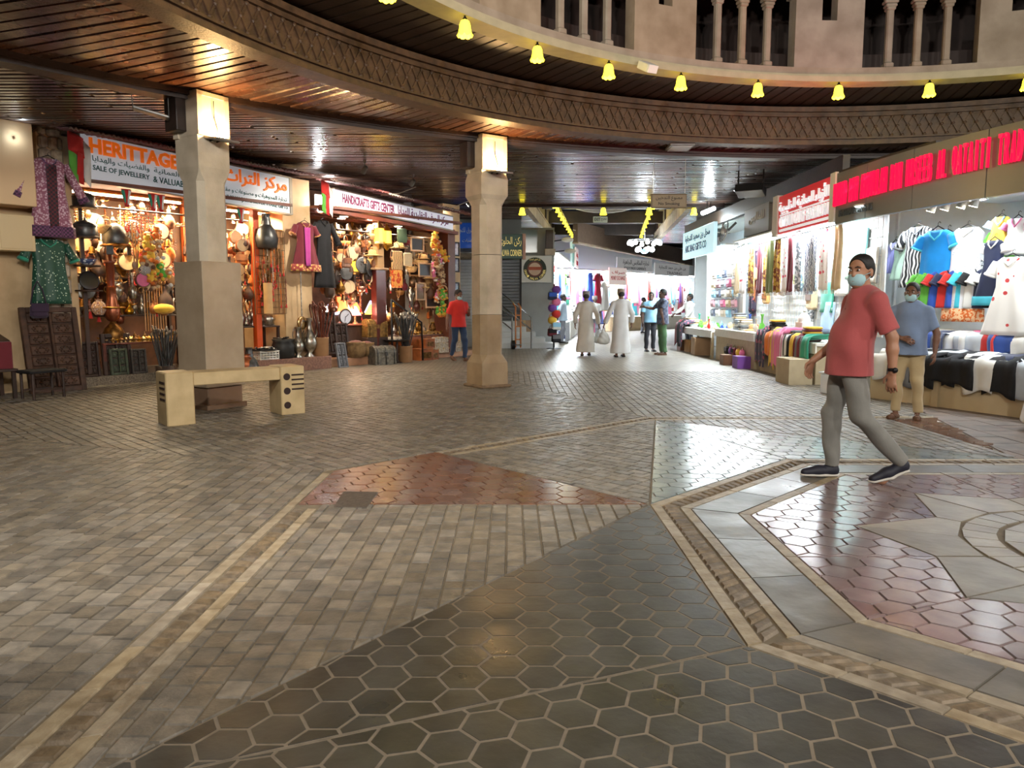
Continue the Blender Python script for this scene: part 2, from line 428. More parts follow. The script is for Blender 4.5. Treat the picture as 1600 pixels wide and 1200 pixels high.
def bricks(region, ang, w=.103, lmin=.1, lmax=.17, ymax=15.2):
    """rows running along direction ang"""
    c0=cen(region); d=(math.cos(ang),math.sin(ang)); nrm=(-d[1],d[0]); out=[]
    us=[(p[0]-c0[0])*d[0]+(p[1]-c0[1])*d[1] for p in region]; vs=[(p[0]-c0[0])*nrm[0]+(p[1]-c0[1])*nrm[1] for p in region]
    v=min(vs)-w*random.random()
    while v<max(vs):
        u=min(us)-random.random()*lmax
        while u<max(us):
            l=random.uniform(lmin,lmax)
            mx,my=c0[0]+d[0]*(u+l/2)+nrm[0]*(v+w/2),c0[1]+d[1]*(u+l/2)+nrm[1]*(v+w/2)
            if my<ymax and inview((mx,my)):
                P=[(c0[0]+d[0]*a+nrm[0]*b,c0[1]+d[1]*a+nrm[1]*b) for a,b in ((u,v),(u+l,v),(u+l,v+w),(u,v+w))]
                Q=clip_poly(P,region)
                if Q: out.append(Q)
            u+=l
        v+=w
    return out
A_IN=2.587; AO=(5.12,5.05,4.95,4.88)
dark=[];red=[];pale=[];cob=[]
m_lgrout=mat('light_grout',srgb(126,114,98),.8,var=.25,nscale=20)
def foot(p,a,b):
    a,b,p=Vector(a),Vector(b),Vector(p); e=b-a; t=(p-a).dot(e)/e.dot(e); q=a+e*t; return (q.x,q.y)
def ins(P,d): return inset_poly(ccw(P),d)
for k in range(8):
    I=ov(k,A_IN); Ip=ov(k-1,A_IN); In=ov(k+1,A_IN)
    O=ov(k,AO[3],True); Op=ov(k-1,AO[3],True); On=ov(k+1,AO[3],True); Oo=ov(k,AO[0],True)
    if k%2==1:
        for q,T in ((0,(Ip,I,O)),(1,(I,In,O))):
            T=ins(T,.004)
            if k in (1,3): MB().prism(ccw(T),-.003,.0076).build('grout_bed',m_lgrout,FLOOR)
            if k in (1,3): dark+=hexes(T,flat=True,rot=[0.0,R_(14)][q] if k==1 else 0)
            else: pale+=hexes(T,flat=False)
    else:
        f1=foot(I,Op,O); f2=foot(I,O,On)
        # the red kite runs across the outer band to its outer edge
        g1=foot(I,ov(k-1,AO[0],True),Oo); g2=f2
        T=ins((I,f2,(Oo[0]*.9+O[0]*.1,Oo[1]) if k==0 else Oo,g1),.004)
        if k==0: T=clean(ins((I,foot(I,ov(0,AO[1],True),ov(1,AO[1],True)),ov(0,AO[1],True),g1),.003))
        red+=hexes(T,flat=True,rot=R_(-4))
        cob+=[('n',ins((I,f2,On),.003),pi/2 if k==0 else R_(157.5+45*k+22.5)),('p',ins((I,f1,Op),.003),R_(157.5+45*k-22.5))]
lay('dark_hexagonal_tile',dark,m_dark,gap=.0046,bev=.002,zj=.0006)
lay('red_hexagonal_tile',red,m_red,gap=.0025)
lay('pale_hexagonal_tile',pale,m_pale,gap=.0028)
pav=[]
for _,T,a in cob: pav+=bricks(T,a)
# beyond the outer band, sector by sector
for k,a in ((0,pi/2),(7,R_(135)),(6,pi/2),(5,R_(45))):
    p,q=ov(k,AO[0]+.012,True),ov(k+1,AO[0]+.012,True)
    if k==7: pass
    dp=(Vector(p)-FC).normalized()*13; dq=(Vector(q)-FC).normalized()*13
    T=ccw((p,(p[0]+dp.x,p[1]+dp.y),(q[0]+dq.x,q[1]+dq.y),q))
    pav+=bricks(T,a)
pav=[P for P in pav if not inside(cen(P),slab_reg)]
lay('paver',pav,m_paver,gap=.0035,bev=.004,zj=.0022)
# outer band: two cream lines with carved stones between, broken by the red kites
def band_side(k, a0, a1, outer, step, name, material, slant=0.0, gap=.003, t0=0.0, t1=1.0, zt=ZT, zj=.001):
    p0,p1=Vector(ov(k,a0,outer)),Vector(ov(k+1,a0,outer)); q0,q1=Vector(ov(k,a1,outer)),Vector(ov(k+1,a1,outer))
    L=(p1-p0).length; n=max(1,round(L*(t1-t0)/step)); out=[]
    for i in range(n):
        a=t0+(t1-t0)*i/n; b=t0+(t1-t0)*(i+1)/n; s=slant*(b-a)
        P=[p0.lerp(p1,a),p0.lerp(p1,b),q0.lerp(q1,min(t1,b+s)),q0.lerp(q1,min(t1,a+s))]
        out.append([(v.x,v.y) for v in P])
    return [ccw(P) for P in out if not inside(cen(P),slab_reg)]
st=[];cv=[];sl=[]
for k in range(8):
    # t of the feet of the perpendiculars on the two ends of this side
    kt=.265 if k%2==0 else 0.0; ke=1-.265 if k%2==1 else 1.0
    t0,t1=(kt,1.0) if k%2==0 else (0.0,ke)
    st+=band_side(k,AO[0],AO[1],True,.34,'','',t0=0.02 if k%2==0 else 0,t1=t1)
    cv+=band_side(k,AO[1],AO[2],True,.085,'','',slant=.35,t0=t0,t1=t1)
    st+=band_side(k,AO[2],AO[3],True,.34,'','',t0=t0,t1=t1)
IA=(2.587,2.512,2.397,2.327,2.04,1.968)
for k in range(8):
    st+=band_side(k,IA[0],IA[1],False,.36,'',''); cv+=band_side(k,IA[1],IA[2],False,.082,'','',slant=.8*(1 if k%2 else -.9)*1.0 if k%2==0 else .7)
    st+=band_side(k,IA[2],IA[3],False,.36,'',''); sl+=band_side(k,IA[3],IA[4],False,.62,'',''); st+=band_side(k,IA[4],IA[5],False,.4,'','')
lay('cream_border_stone',st,m_stripe,gap=.002,bev=.003)
lay('carved_border_stone',cv,m_carved,gap=.006,bev=.010,zt=.011,zj=.003)
lay('slate_slab',sl,m_slate,gap=.0025,bev=.003)
# mauve hexagons between the inner border and an eight-pointed medallion
star=[]
for k in range(8):
    a=R_(157.5+45*k); star.append((FC.x+1.5*math.cos(a),FC.y+1.5*math.sin(a))); a+=R_(22.5); rr=1.2 if k%2==0 else 1.08; star.append((FC.x+rr*math.cos(a),FC.y+rr*math.sin(a)))
mau=[]
for k in range(8):
    a0=ov(k,IA[5]); a1=ov(k+1,IA[5]); s0,s1,s2=star[2*k],star[2*k+1],star[(2*k+2)%16]
    for T in ((a0,((a0[0]+a1[0])/2,(a0[1]+a1[1])/2),s1,s0),(((a0[0]+a1[0])/2,(a0[1]+a1[1])/2),a1,s2,s1)):
        T=ccw(T); mau+=hexes(inset_poly(T,.0005),a=.104,flat=False,rot=R_(-4))
lay('mauve_hexagonal_tile',mau,m_purple,gap=.0025)
md=[]
for k in range(16):
    p,q=star[k],star[(k+1)%16]
    def on(r,j): t=R_(157.5)+j*pi/8; return (FC.x+r*math.cos(t),FC.y+r*math.sin(t))
    md.append(ccw((p,q,on(.93,k+1),on(.93,k))))
    for s_ in range(2):
        md.append(ccw([on(.91,k+.5*s_),on(.91,k+.5*s_+.5),on(.72,k+.5*s_+.5),on(.72,k+.5*s_)]))
    md.append(ccw((on(.7,k),on(.7,k+1),on(.02,k+.5))))
lay('medallion_stone',md,m_star,gap=.003,bev=.003)
# brown slabs beside the clothes counter
br=[]
for i in range(14):
    for j in range(18):
        x=4.3+i*.42; y=4.4+j*.36
        Q=clip_poly([(x,y),(x+.42,y),(x+.42,y+.36),(x,y+.36)],slab_reg)
        if Q: br.append(Q)
lay('brown_paving_slab',br,m_brownsl,gap=.002,bev=.003)
# iron cover set into the paving
c0=fl(517,787); mb=MB(); mb.prism(ccw([tuple(fl(*p)) for p in ((520,795),(574,796),(592,771),(536,770))]),-.004,.013,.006)
mb.build('cover_plate',mat('iron_cover',srgb(92,84,76),.55,metal=.3,var=.4,nscale=30,bump=.8,bscale=60),FLOOR)
# ================================================================ ROTUNDA ROOF, COLUMNS, DRUM
RC=Vector((5.0,4.26)); RB=8.68; RD=7.29
ZC=4.12                       # underside of the plank ceilings
m_wood  = mat('brown_plank',srgb(92,58,40),.3,ncol=srgb(56,34,24),nscale=3.5,orand=.3,bump=.5,bscale=14,rvar=.12,stretch=(1,1,1),coat=.25)
m_woodx = mat('varnished_plank',srgb(88,62,50),.26,ncol=srgb(54,38,32),nscale=3,orand=.28,bump=.8,bscale=9,stretch=(.35,1,1),rvar=.1,coat=.35)
m_wdark = mat('dark_beam_wood',srgb(52,34,25),.45,ncol=srgb(34,22,16),nscale=4,orand=.1,bump=.3,bscale=20)
m_carvw = mat('carved_dark_wood',srgb(84,60,42),.5,ncol=srgb(58,40,28),nscale=9,bump=.4,bscale=40)
m_plast = mat('cream_plaster',srgb(176,158,136),.75,ncol=srgb(150,132,110),nscale=3,bump=.12,bscale=60,orand=.05)
m_stone = mat('column_stone',srgb(196,184,164),.65,ncol=srgb(172,160,140),nscale=3.5,bump=.15,bscale=50)
m_stone2= mat('column_plinth_paint',srgb(178,160,136),.5,ncol=srgb(158,140,116),nscale=2.5,bump=.06,bscale=50)
m_black = mat('black_metal',srgb(24,24,26),.5,metal=.4)
m_grey  = mat('grey_metal',srgb(130,130,128),.45,metal=.6,var=.2)
m_white = mat('white_paint',srgb(224,222,214),.5,var=.08)
m_wire  = mat('pale_wire',srgb(190,180,160),.6)
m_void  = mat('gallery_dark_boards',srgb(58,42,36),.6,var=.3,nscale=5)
def pol(r,t,z=None,c=RC):
    p=(c.x+r*math.cos(t),c.y+r*math.sin(t)); return p if z is None else (p[0],p[1],z)
def ringseg(mb,r0,r1,z0,z1,t0,t1,n,c=RC,a=0.0):
    for i in range(n):
        a0=t0+(t1-t0)*i/n; a1=t0+(t1-t0)*(i+1)/n
        P=[pol(r0,a0,None,c),pol(r1,a0,None,c),pol(r1,a1,None,c),pol(r0,a1,None,c)]
        mb.prism(ccw(P),z0,z1); mb.add([(p[0],p[1],z0) for p in ccw(P)],[(3,2,1,0)])
    return mb
CO1=Vector((-4.08,9.98)); CO2=Vector((-.42,12.42))
P3=fl(1185,243,4.07)
def circ3(a,b,c):
    ax,ay,bx,by,cx,cy=a.x,a.y,b.x,b.y,c.x,c.y; d=2*(ax*(by-cy)+bx*(cy-ay)+cx*(ay-by))
    ux=((ax*ax+ay*ay)*(by-cy)+(bx*bx+by*by)*(cy-ay)+(cx*cx+cy*cy)*(ay-by))/d
    uy=((ax*ax+ay*ay)*(cx-bx)+(bx*bx+by*by)*(ax-cx)+(cx*cx+cy*cy)*(bx-ax))/d
    u=Vector((ux,uy)); return u,(a-u).length
AC,AR=circ3(CO1,CO2,P3)
def arcR(t):
    """distance from RC to the column arc in direction t"""
    d=Vector((math.cos(t),math.sin(t))); o=RC-AC; b=o.dot(d); return -b+math.sqrt(max(0,b*b-o.dot(o)+AR*AR))
T0,T1=R_(40),R_(212)
CEIL=MB().slab([(-16,-3),(14,-3),(14,-2.9),(-16,-2.9)],ZC+.3,ZC+.4).build('ceiling',m_wdark); CEIL['kind']='structure'
CEIL['label']='dark varnished plank ceiling around the open rotunda'
def plank(poly, z, m, drop=.018, inset=.006, gap=.0055):
    P=ccw(clean(poly))
    if len(P)<3 or area(P)<.004: return
    Q=inset_poly(P,gap); q=inset_poly(Q,inset+.004); n=len(Q)
    mb=MB(); mb.add([(p[0],p[1],z+drop) for p in Q]+[(p[0],p[1],z) for p in q],[tuple(range(2*n-1,n-1,-1))]+[(n+i,n+(i+1)%n,(i+1)%n,i) for i in range(n)])
    mb.build('plank',m,CEIL)
# radial planks between carved ring beam and column beam
n=172
for i in range(n):
    a0=T0+(T1-T0)*i/n; a1=T0+(T1-T0)*(i+1)/n
    plank([pol(RB+.2,a0),pol(arcR(a0)+.02,a0),pol(arcR(a1)+.02,a1),pol(RB+.2,a1)],ZC+random.uniform(-.005,.005),m_wood,gap=.009,drop=.022)
# planks over the inner soffit up to the drum
n=110
for i in range(n):
    a0=R_(40)+(R_(195)-R_(40))*i/n; a1=R_(40)+(R_(195)-R_(40))*(i+1)/n
    P=[pol(RD-.05,a0),pol(RB+.1,a0),pol(RB+.1,a1),pol(RD-.05,a1)]
    plank(P,4.76+random.uniform(-.004,.004),m_wdark)
# backing above the planks keeps the night sky out
mb=MB(); ringseg(mb,RD+.02,RB+.4,4.79,4.83,R_(-10),R_(250),80); o=mb.build('soffit_board',m_wdark,CEIL)
mb=MB(); mb.slab([(-16,1.0),(-4.05,1.0),(-4.05,23),(-16,23)],ZC+.03,ZC+.07); mb.slab([(-4.1,13.1),(14,13.1),(14,20.75),(-4.1,20.75)],ZC+.03,ZC+.07)
for a0 in np.linspace(T0,T1-R_(3),50):
    a1=a0+R_(3.05); mb.slab(ccw([pol(RB+.1,a0),pol(arcR(a0)+1.6,a0),pol(arcR(a1)+1.6,a1),pol(RB+.1,a1)]),ZC+.031,ZC+.069)
mb.build('roof_board',m_wdark,CEIL)
# straight planks beyond the column beam (run across the passage)
w=.135; y=4.0; row=0
while y<20.6:
    row+=1
    ym=y+w/2
    segs=[]
    dy=ym-AC.y
    if abs(dy)<AR:
        h=math.sqrt(AR*AR-dy*dy); segs=[(-13.5,AC.x-h+.02)]
        if AC.x+h<9: segs.append((AC.x+h,9.0))
    else: segs=[(-13.5,9.0)]
    for x0,x1 in segs:
        vis0=-.95*ym-1.0; x0=max(x0,vis0)
        if x1-x0<.1: continue
        cuts=[x0]; 
        while cuts[-1]<x1-5.5: cuts.append(cuts[-1]+random.uniform(3.5,5.5))
        cuts.append(x1)
        for a,b in zip(cuts,cuts[1:]): plank([(a,y),(b,y),(b,y+w),(a,y+w)],ZC+random.uniform(-.006,.004),m_woodx,inset=.02,drop=.02)
    y+=w
# carved ring beam, in panels
TR=MB(); ringseg(TR,RB,RB+.28,4.1,4.16,T0-.35,T1,90); ringseg(TR,RB-.03,RB+.28,4.64,4.72,T0-.35,T1,90); ringseg(TR,RB+.03,RB+.27,4.14,4.66,T0-.35,T1,90)
ringseg(TR,RB-.015,RB+.03,4.56,4.60,T0-.35,T1,90); ringseg(TR,RB-.015,RB+.03,4.19,4.22,T0-.35,T1,90)
TRO=TR.build('trim_1',m_carvw); TRO['kind']='structure'; TRO['label']='carved dark wooden ring beam around the rotunda'
mb=MB()   # lattice of raised strips and studs on its inner face
nseg=int((T1-T0+.35)*RB/.17)
for i in range(nseg):
    t=T0-.35+(T1-T0+.35)*(i+.5)/nseg
    if not R_(45)<t<R_(205): continue
    tx=Vector((-math.sin(t),math.cos(t),0)); nr=Vector((-math.cos(t),-math.sin(t),0)); c=Vector(pol(RB+.03,t,4.39))
    for sgn in (-1,1):
        p=c-tx*.085*sgn*1.0+Vector((0,0,-.15)); q=c+tx*.085*sgn*1.0+Vector((0,0,.15))
        d=(q-p).normalized(); s=d.cross(nr)*.014
        vs=[p-s,p+s,q+s,q-s]; vs+= [v+nr*(.02+.006*sgn) for v in vs]
        mb.add(vs,[(4,5,6,7),(0,1,5,4),(1,2,6,5),(2,3,7,6),(3,0,4,7)])
    for z in (-.15,0,.15):
        p=c+Vector((0,0,z))+tx*(.085 if z else 0)
        M=Matrix((tx,Vector((0,0,1)),nr)).transposed()
        mb.lathe([(.034,0),(.03,.022),(.012,.034),(0,.034)],n=6,c=p,M=M,caps=False,smooth=False)
o=mb.build('carved_relief',m_carvw,TRO); o['kind']='stuff'
# column beam
BM=MB(); ta=[math.atan2(p.y-AC.y,p.x-AC.x) for p in (CO1,CO2,P3)]
ringseg(BM,AR-.13,AR+.13,4.0,ZC+.03,min(ta)-.5,max(ta)+.55,70,AC); ringseg(BM,AR-.17,AR+.17,4.05,ZC+.03,min(ta)-.5,max(ta)+.55,70,AC)
o=BM.build('trim_2',m_wdark); o['kind']='structure'; o['label']='dark curved beam carried by the columns'

# ---- drum with its gallery of openings
def cyl_ang(px,py):
    d=ray(px,py); d2=Vector((d.x,d.y)); a=d2.dot(d2); b=-d2.dot(RC); c=RC.dot(RC)-RD*RD
    t=(-b+math.sqrt(b*b-a*c))/a; p=d2*t-RC; return math.atan2(p.y,p.x)
DR=thing('gallery_drum','cream plaster gallery drum with tall narrow openings above the rotunda','gallery',(RC.x,RC.y,4.72))
O0=Vector((0,0)); 
def zl(z): return z-4.72
D0,D1=R_(20),R_(205)
mb=MB(); ringseg(mb,RD,RD+.22,zl(4.80),zl(4.94),D0,D1,90,O0); mb.build('sill',m_plast,DR)
mb=MB(); ringseg(mb,RD-.06,RD+.24,zl(4.72),zl(4.80),D0,D1,90,O0); ringseg(mb,RD-.03,RD+.24,zl(4.80),zl(4.835),D0,D1,90,O0); mb.build('moulding',mat('cream_moulding',srgb(196,184,150),.6,var=.15,nscale=6),DR)
mb=MB(); ringseg(mb,RD,RD+.22,zl(6.12),zl(7.6),D0,D1,90,O0); mb.build('upper_wall',m_plast,DR)
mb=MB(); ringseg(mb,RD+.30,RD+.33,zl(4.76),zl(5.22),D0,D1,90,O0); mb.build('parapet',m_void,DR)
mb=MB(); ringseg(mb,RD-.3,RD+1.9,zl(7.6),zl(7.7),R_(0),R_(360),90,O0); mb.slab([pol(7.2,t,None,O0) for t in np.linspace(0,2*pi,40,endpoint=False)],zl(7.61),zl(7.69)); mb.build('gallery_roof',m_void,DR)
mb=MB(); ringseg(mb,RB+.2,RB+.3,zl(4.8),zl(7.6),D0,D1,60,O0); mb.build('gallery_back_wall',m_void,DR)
pier_px=[1037,1295,1590]; pa=[cyl_ang(x,60) for x in pier_px]
per=((pa[0]-pa[1])+(pa[1]-pa[2]))/2
piers=[]; t=pa[1]
while t<D1: t+=per
while t>D0: piers.append(t); t-=per
pw=.52/RD  # half width of a pier (angle)
for t in piers:
    mb=MB()   # pier with a small square hole near its top
    hw=.115/RD
    for a0,a1,z0,z1 in ((-pw/1,-hw,4.94,6.12),(hw,pw,4.94,6.12),(-hw,hw,4.94,5.62),(-hw,hw,6.0,6.12)):
        ringseg(mb,RD,RD+.22,zl(z0),zl(z1),t+a0,t+a1,3,O0)
    mb.build('pier',m_plast,DR)
    # three slender posts between four openings
    span=per-2*pw
    for k in range(1,4):
        tt=t-pw-span*k/4; p=Vector(pol(RD+.09,tt,None,O0)); mb=MB()
        mb.box((p.x,p.y,zl(5.40)),(.10,.10,.94),rz=tt,bev=.02)
        mb.box((p.x,p.y,zl(4.98)),(.16,.14,.09),rz=tt,bev=.02)
        for z,wd in ((5.80,.125),(5.845,.16),(5.9,.2)): mb.box((p.x,p.y,zl(z)),(.14,wd,.05),rz=tt,bev=.012)
        mb.build('post',m_plast,DR)
    for k in range(4):   # arched heads
        ta_=t-pw-span*k/4; tb=t-pw-span*(k+1)/4; mb=MB(); N=8
        for i in range(N):
            u0,u1=i/N,(i+1)/N; z=lambda u: 5.9+.2*math.sin(pi*min(1,max(0,u)))**.6
            a0=ta_+(tb-ta_)*u0; a1=ta_+(tb-ta_)*u1; zz=(z(u0)+z(u1))/2
            P=ccw([pol(RD,a0,None,O0),pol(RD+.22,a0,None,O0),pol(RD+.22,a1,None,O0),pol(RD,a1,None,O0)])
            mb.slab(P,zl(zz),zl(6.13))
        mb.build('arch_head',m_plast,DR)
# crack lines and stone joints on the drum come from the plaster material

# ---- columns
def column(name, c, label, plinth):
    d=RC-c; rz=math.atan2(d.y,d.x)          # +x local faces the middle of the rotunda
    T=thing(name,label,'column',(c.x,c.y,0),rz,'columns carrying the rotunda roof')
    w=.47
    def sq(h,ch):   # square of half size h with chamfer ch
        return [(-h+ch,-h),(h-ch,-h),(h,-h+ch),(h,h-ch),(h-ch,h),(-h+ch,h),(-h,h-ch),(-h,-h+ch)]
    def loft(mb,secs):
        vs=[];fs=[]
        for z,h,ch in secs: vs+=[(x,y,z) for x,y in sq(h,max(ch,.001))]
        for j in range(len(secs)-1):
            for i in range(8): k=(i+1)%8; fs.append((j*8+i,j*8+k,j*8+8+k,j*8+8+i))
        fs.append(tuple(range(7,-1,-1))); e=(len(secs)-1)*8; fs.append(tuple(range(e,e+8)))
        mb.add(vs,fs)
    h=w/2
    if plinth:
        mb=MB(); mb.box((0,0,.035),(.62,.62,.07),bev=.01); mb.box((0,0,.18),(.54,.54,.24),bev=.012); mb.build('base',mat('pinkish_base_stone',srgb(150,122,100),.6,var=.2,nscale=5),T)
        mb=MB(); mb.box((0,0,1.125),(.6,.6,1.65),bev=.008); mb.build('plinth',m_stone2,T)
        z0=1.95; mb=MB(); loft(mb,[(z0,h-.02,.075),(z0+.7,h-.02,.075),(2.98,h-.02,.075),(3.08,h-.012,.02),(3.16,h,.004),(3.55,h,.004)]); mb.build('shaft',m_stone,T)
    else:
        mb=MB(); mb.box((0,0,.03),(.62,.6,.06),bev=.02); mb.build('base',mat('rough_base_mortar',srgb(136,112,86),.85,var=.4,nscale=12,bump=.6,bscale=25),T)
        mb=MB(); loft(mb,[(.05,h+.02,.004),(.42,h+.015,.004),(.5,h-.005,.05),(.56,h-.02,.085),(1.22,h-.02,.085)]); mb.build('lower_shaft',mat('stained_column_stone',srgb(170,148,118),.65,ncol=srgb(146,124,96),nscale=3),T)
        mb=MB(); loft(mb,[(1.225,h-.02,.085),(2.2,h-.02,.085)]); mb.build('shaft',m_stone,T)
        mb=MB(); loft(mb,[(2.208,h-.02,.085),(3.0,h-.02,.085),(3.09,h-.01,.02),(3.16,h+.02,.004),(3.42,h+.02,.004),(3.5,h,.004),(3.55,h,.004)]); mb.build('upper_shaft',m_stone,T)
    # head: cream block on the rotunda side with recessed panel, dark timber brackets on the others
    mb=MB(); mb.box((.03,0,3.82),(w-.06,w,.56)); 
    for yy in (-1,1): mb.box((h+.012,yy*(h-.035),3.83),(.028,.07,.52))
    for zz in (3.575,4.07): mb.box((h+.012,0,zz),(.028,w,.05))
    mb.build('head_block',m_stone,T)
    mb=MB(); mb.box((-.1,-h-.07,3.86),(.26,.14,.52),bev=.01); mb.box((-.1,h+.07,3.86),(.26,.14,.52),bev=.01)
    mb.box((-h-.02,0,3.9),(.18,.3,.44),bev=.01); mb.build('bracket',m_wdark,T)
    mb=MB(); mb.box((-h+.05,-h-.012,3.63),(.1,.024,.2)); mb.build('corner_ear',m_stone,T)
    # flood lamp on the head and its cable
    Lp=thing('flood_lamp','lit amber flood lamp clamped on the head of the '+('column beside the bench' if plinth else 'slender column'),'lamp',(0,0,0))
    Lp.location=(c.x+math.cos(rz)*(h),c.y+math.sin(rz)*(h),3.5); Lp.rotation_euler=(0,0,rz)
    mb=MB(); mb.box((.17,0,.0),(.34,.3,.03),ry=R_(10),bev=.006); mb.build('housing',m_grey,Lp)
    mb=MB(); mb.cyl((.0,.05,.0),(.12,.05,.02),.012,n=6); mb.cyl((.0,-.05,.0),(.12,-.05,.02),.012,n=6); mb.build('bracket_arm',m_black,Lp)
    mb=MB(); mb.box((.16,0,.03),(.1,.08,.025),ry=R_(14),bev=.008); mb.build('lens',mat('amber_lens',(1,.8,.45),.3,emit=(1,.72,.32),estr=60),Lp)
    mb=MB(); mb.tube([(.05,.0,.02),(.03,.05,.15),(.032,.0,.3),(.034,.0,.5)],.006); mb.build('cable',m_black,Lp)
    lamp('flood_light','POINT',(.17,0,.085),62,(1,.6,.24),.05,parent=Lp)
    return T
column('column',CO1,'cream stone column on tall beige plinth beside the low bench',True)
column('column',CO2,'slender cream stone column with chamfered shaft and brown stained foot',False)

# ---- bell lamps
m_bell=mat('glowing_yellow_glass',(1,.85,.1),.4,emit=(1,.80,.04),estr=2.6)
m_bellc=mat('bell_lamp_core',(1,.95,.5),.4,emit=(1,.92,.35),estr=9)
def bell_proto():
    T=thing('bell_lamp','yellow glass bell lamp hanging below the gallery moulding of the rotunda','lamp',(0,0,0),0,'bell lamps around the gallery drum')
    mb=MB(); n=24; vs=[];fs=[]
    prof=[(.022,-.06),(.048,-.075),(.062,-.11),(.068,-.17),(.074,-.21),(.088,-.245)]
    for j,(r,z) in enumerate(prof):
        for i in range(n):
            t=2*pi*i/n; k=(j/5)**2; rr=r*(1+.09*k*math.cos(8*t)); vs.append((rr*math.cos(t),rr*math.sin(t),z+.012*k*math.cos(8*t)))
    for j in range(5):
        for i in range(n): k=(i+1)%n; fs.append((j*n+i,j*n+n+i,j*n+n+k,j*n+k))
    mb.add(vs,fs,True); mb.build('shade',m_bell,T)
    mb=MB(); mb.ball((0,0,-.15),(.035,.035,.05)); mb.build('bulb',m_bellc,T)
    mb=MB(); mb.lathe([(.012,0),(.012,-.03),(.026,-.045),(.026,-.07)],n=10); mb.build('cap',m_black,T)
    return T
BELL=bell_proto()
lm=[(721,25),(834,67),(948,95),(1063,113),(1184,124),(1313,126),(1453,124),(1604,116)]
angs=[]
for px,py in lm:
    d=fl(px,py,4.73)-RC; angs.append(math.atan2(d.y,d.x))
st_=(angs[0]-angs[-1])/7
angs=[angs[0]+st_*2,angs[0]+st_]+angs
for i,t in enumerate(angs):
    p=pol(RD-.03,t,4.735); o=BELL if i==0 else copy_tree(BELL)
    o.location=p
    lamp('bell_light','POINT',(0,0,-.27),4.5,(1,.78,.08),.05,parent=o)

# ---- small fixtures
def spot_fixture(loc, rz, label, on=True, tilt=50, col=(1,.95,.85), power=0, m=None, group=None):
    T=thing('spotlight',label,'spotlight',loc,rz,group); m=m or m_grey
    mb=MB(); mb.cyl((0,0,0),(0,0,-.06),.035,.03,n=10); mb.cyl((0,0,-.05),(.0,0,-.15),.01,n=6); mb.build('mount',m,T)
    d=Vector((math.cos(R_(tilt)),0,-math.sin(R_(tilt)))); c=Vector((0,0,-.16)); mb=MB(); mb.cyl(c-d*.05,c+d*.09,.04,.06,n=12); mb.build('can',m,T)
    mb=MB(); mb.cyl(c+d*.09,c+d*.094,.052,n=12); mb.build('lens',mat('spot_lens_on',(1,1,.95),.3,emit=col,estr=25) if on else mat('spot_lens_off',srgb(70,70,72),.2),T)
    if power: lamp('spot_light','SPOT',tuple(c+d*.1),power,col,.05,rot=aim(d),parent=T,spot=R_(100))
    return T
# floodlight clipped under the drum moulding (seen from below), plus unseen ones added around the ring for fill light
def drum_flood(t, label, power=0, group=None, aim_d=None):
    T=thing('floodlight',label,'floodlight',pol(RD-.06,t,4.74),t,group)
    mb=MB(); mb.box((-.16,0,-.08),(.26,.17,.11),ry=R_(-28),bev=.01); mb.build('housing',m_white,T)
    mb=MB(); mb.box((-.02,0,-.02),(.1,.05,.05),bev=.008); mb.build('arm',m_white,T)
    mb=MB(); mb.box((-.285,0,-.145),(.012,.15,.1),ry=R_(-28)); mb.build('lens',mat('flood_lens',(1,.95,.85),.3,emit=(1,.9,.74),estr=3 if power else .0),T)
    if power:
        q=Matrix.Rotation(-t,3,'Z')@Vector(aim_d) if aim_d else Vector((-.93,0,-.36)); L=lamp('flood_beam','SPOT',(-.34,0,-.2),power,(1,.95,.87),.12,rot=aim(q),parent=T,spot=R_(150)); L.data.spot_blend=.4
    return T
_t=cyl_ang(997,100)
drum_flood(_t,'white floodlight clipped under the gallery moulding among yellow bell lamps')
for i,a in enumerate((196,236,276,316,352)):  # unseen floods, added to brighten the floor, drum, column and shop fronts
    drum_flood(R_(a),['warm floodlight under the drum on the left rear','warm floodlight under the drum behind the viewer on the left','warm floodlight under the drum behind the viewer','warm floodlight under the drum behind the viewer on the right','warm floodlight under the drum on the right rear'][i],(750,900,560,560,650)[i],aim_d=[(-.42,.86,-.28),(-.36,.88,-.3),None,None,None][i])
# ================================================================ GOODS: kits whose meshes are shared by their copies
def kit(name, cat, *parts): return dict(name=name,cat=cat,parts=[(p[0],p[1].mesh(p[0],p[2]),[(q[0],q[1].mesh(q[0],q[2])) for q in (p[3] if len(p)>3 else [])]) for p in parts])
def put(k, loc, label, group=None, rz=0.0, s=1.0, rx=0.0, ry=0.0, over=None, name=None):
    over=over or {}
    def slot(o,pn):
        m=over.get(pn) or over.get('*')
        if m is not None: o.material_slots[0].link='OBJECT'; o.material_slots[0].material=m
    P=k['parts']
    if len(P)==1 and not P[0][2]:
        root=link(name or k['name'],P[0][1]); slot(root,P[0][0])
    else:
        root=bpy.data.objects.new(name or k['name'],None); root.empty_display_size=.05; COL.objects.link(root)
        for pn,me,sub in P:
            o=link(pn,me,root); slot(o,pn)
            for qn,qm in sub: q=link(qn,qm,o); slot(q,qn)
    root.location=loc; root.rotation_euler=(rx,ry,rz); root.scale=(s,s,s) if not hasattr(s,'__len__') else s
    return tag(root,label,k['cat'],group)
def lath(prof,n=12,**kw): return MB().lathe(prof,n,**kw)
BR=mat('brass',srgb(212,164,72),.28,metal=1,var=.25,nscale=20,orand=.15)
BRD=mat('aged_brass',srgb(150,108,56),.4,metal=.9,ncol=srgb(84,58,30),nscale=18,orand=.2)
SV=mat('silver_metal',srgb(196,190,178),.28,metal=1,ncol=srgb(130,122,108),nscale=16,orand=.12,bump=.2,bscale=60)
CP=mat('copper',srgb(176,98,58),.35,metal=.9,var=.35,nscale=14,orand=.15)
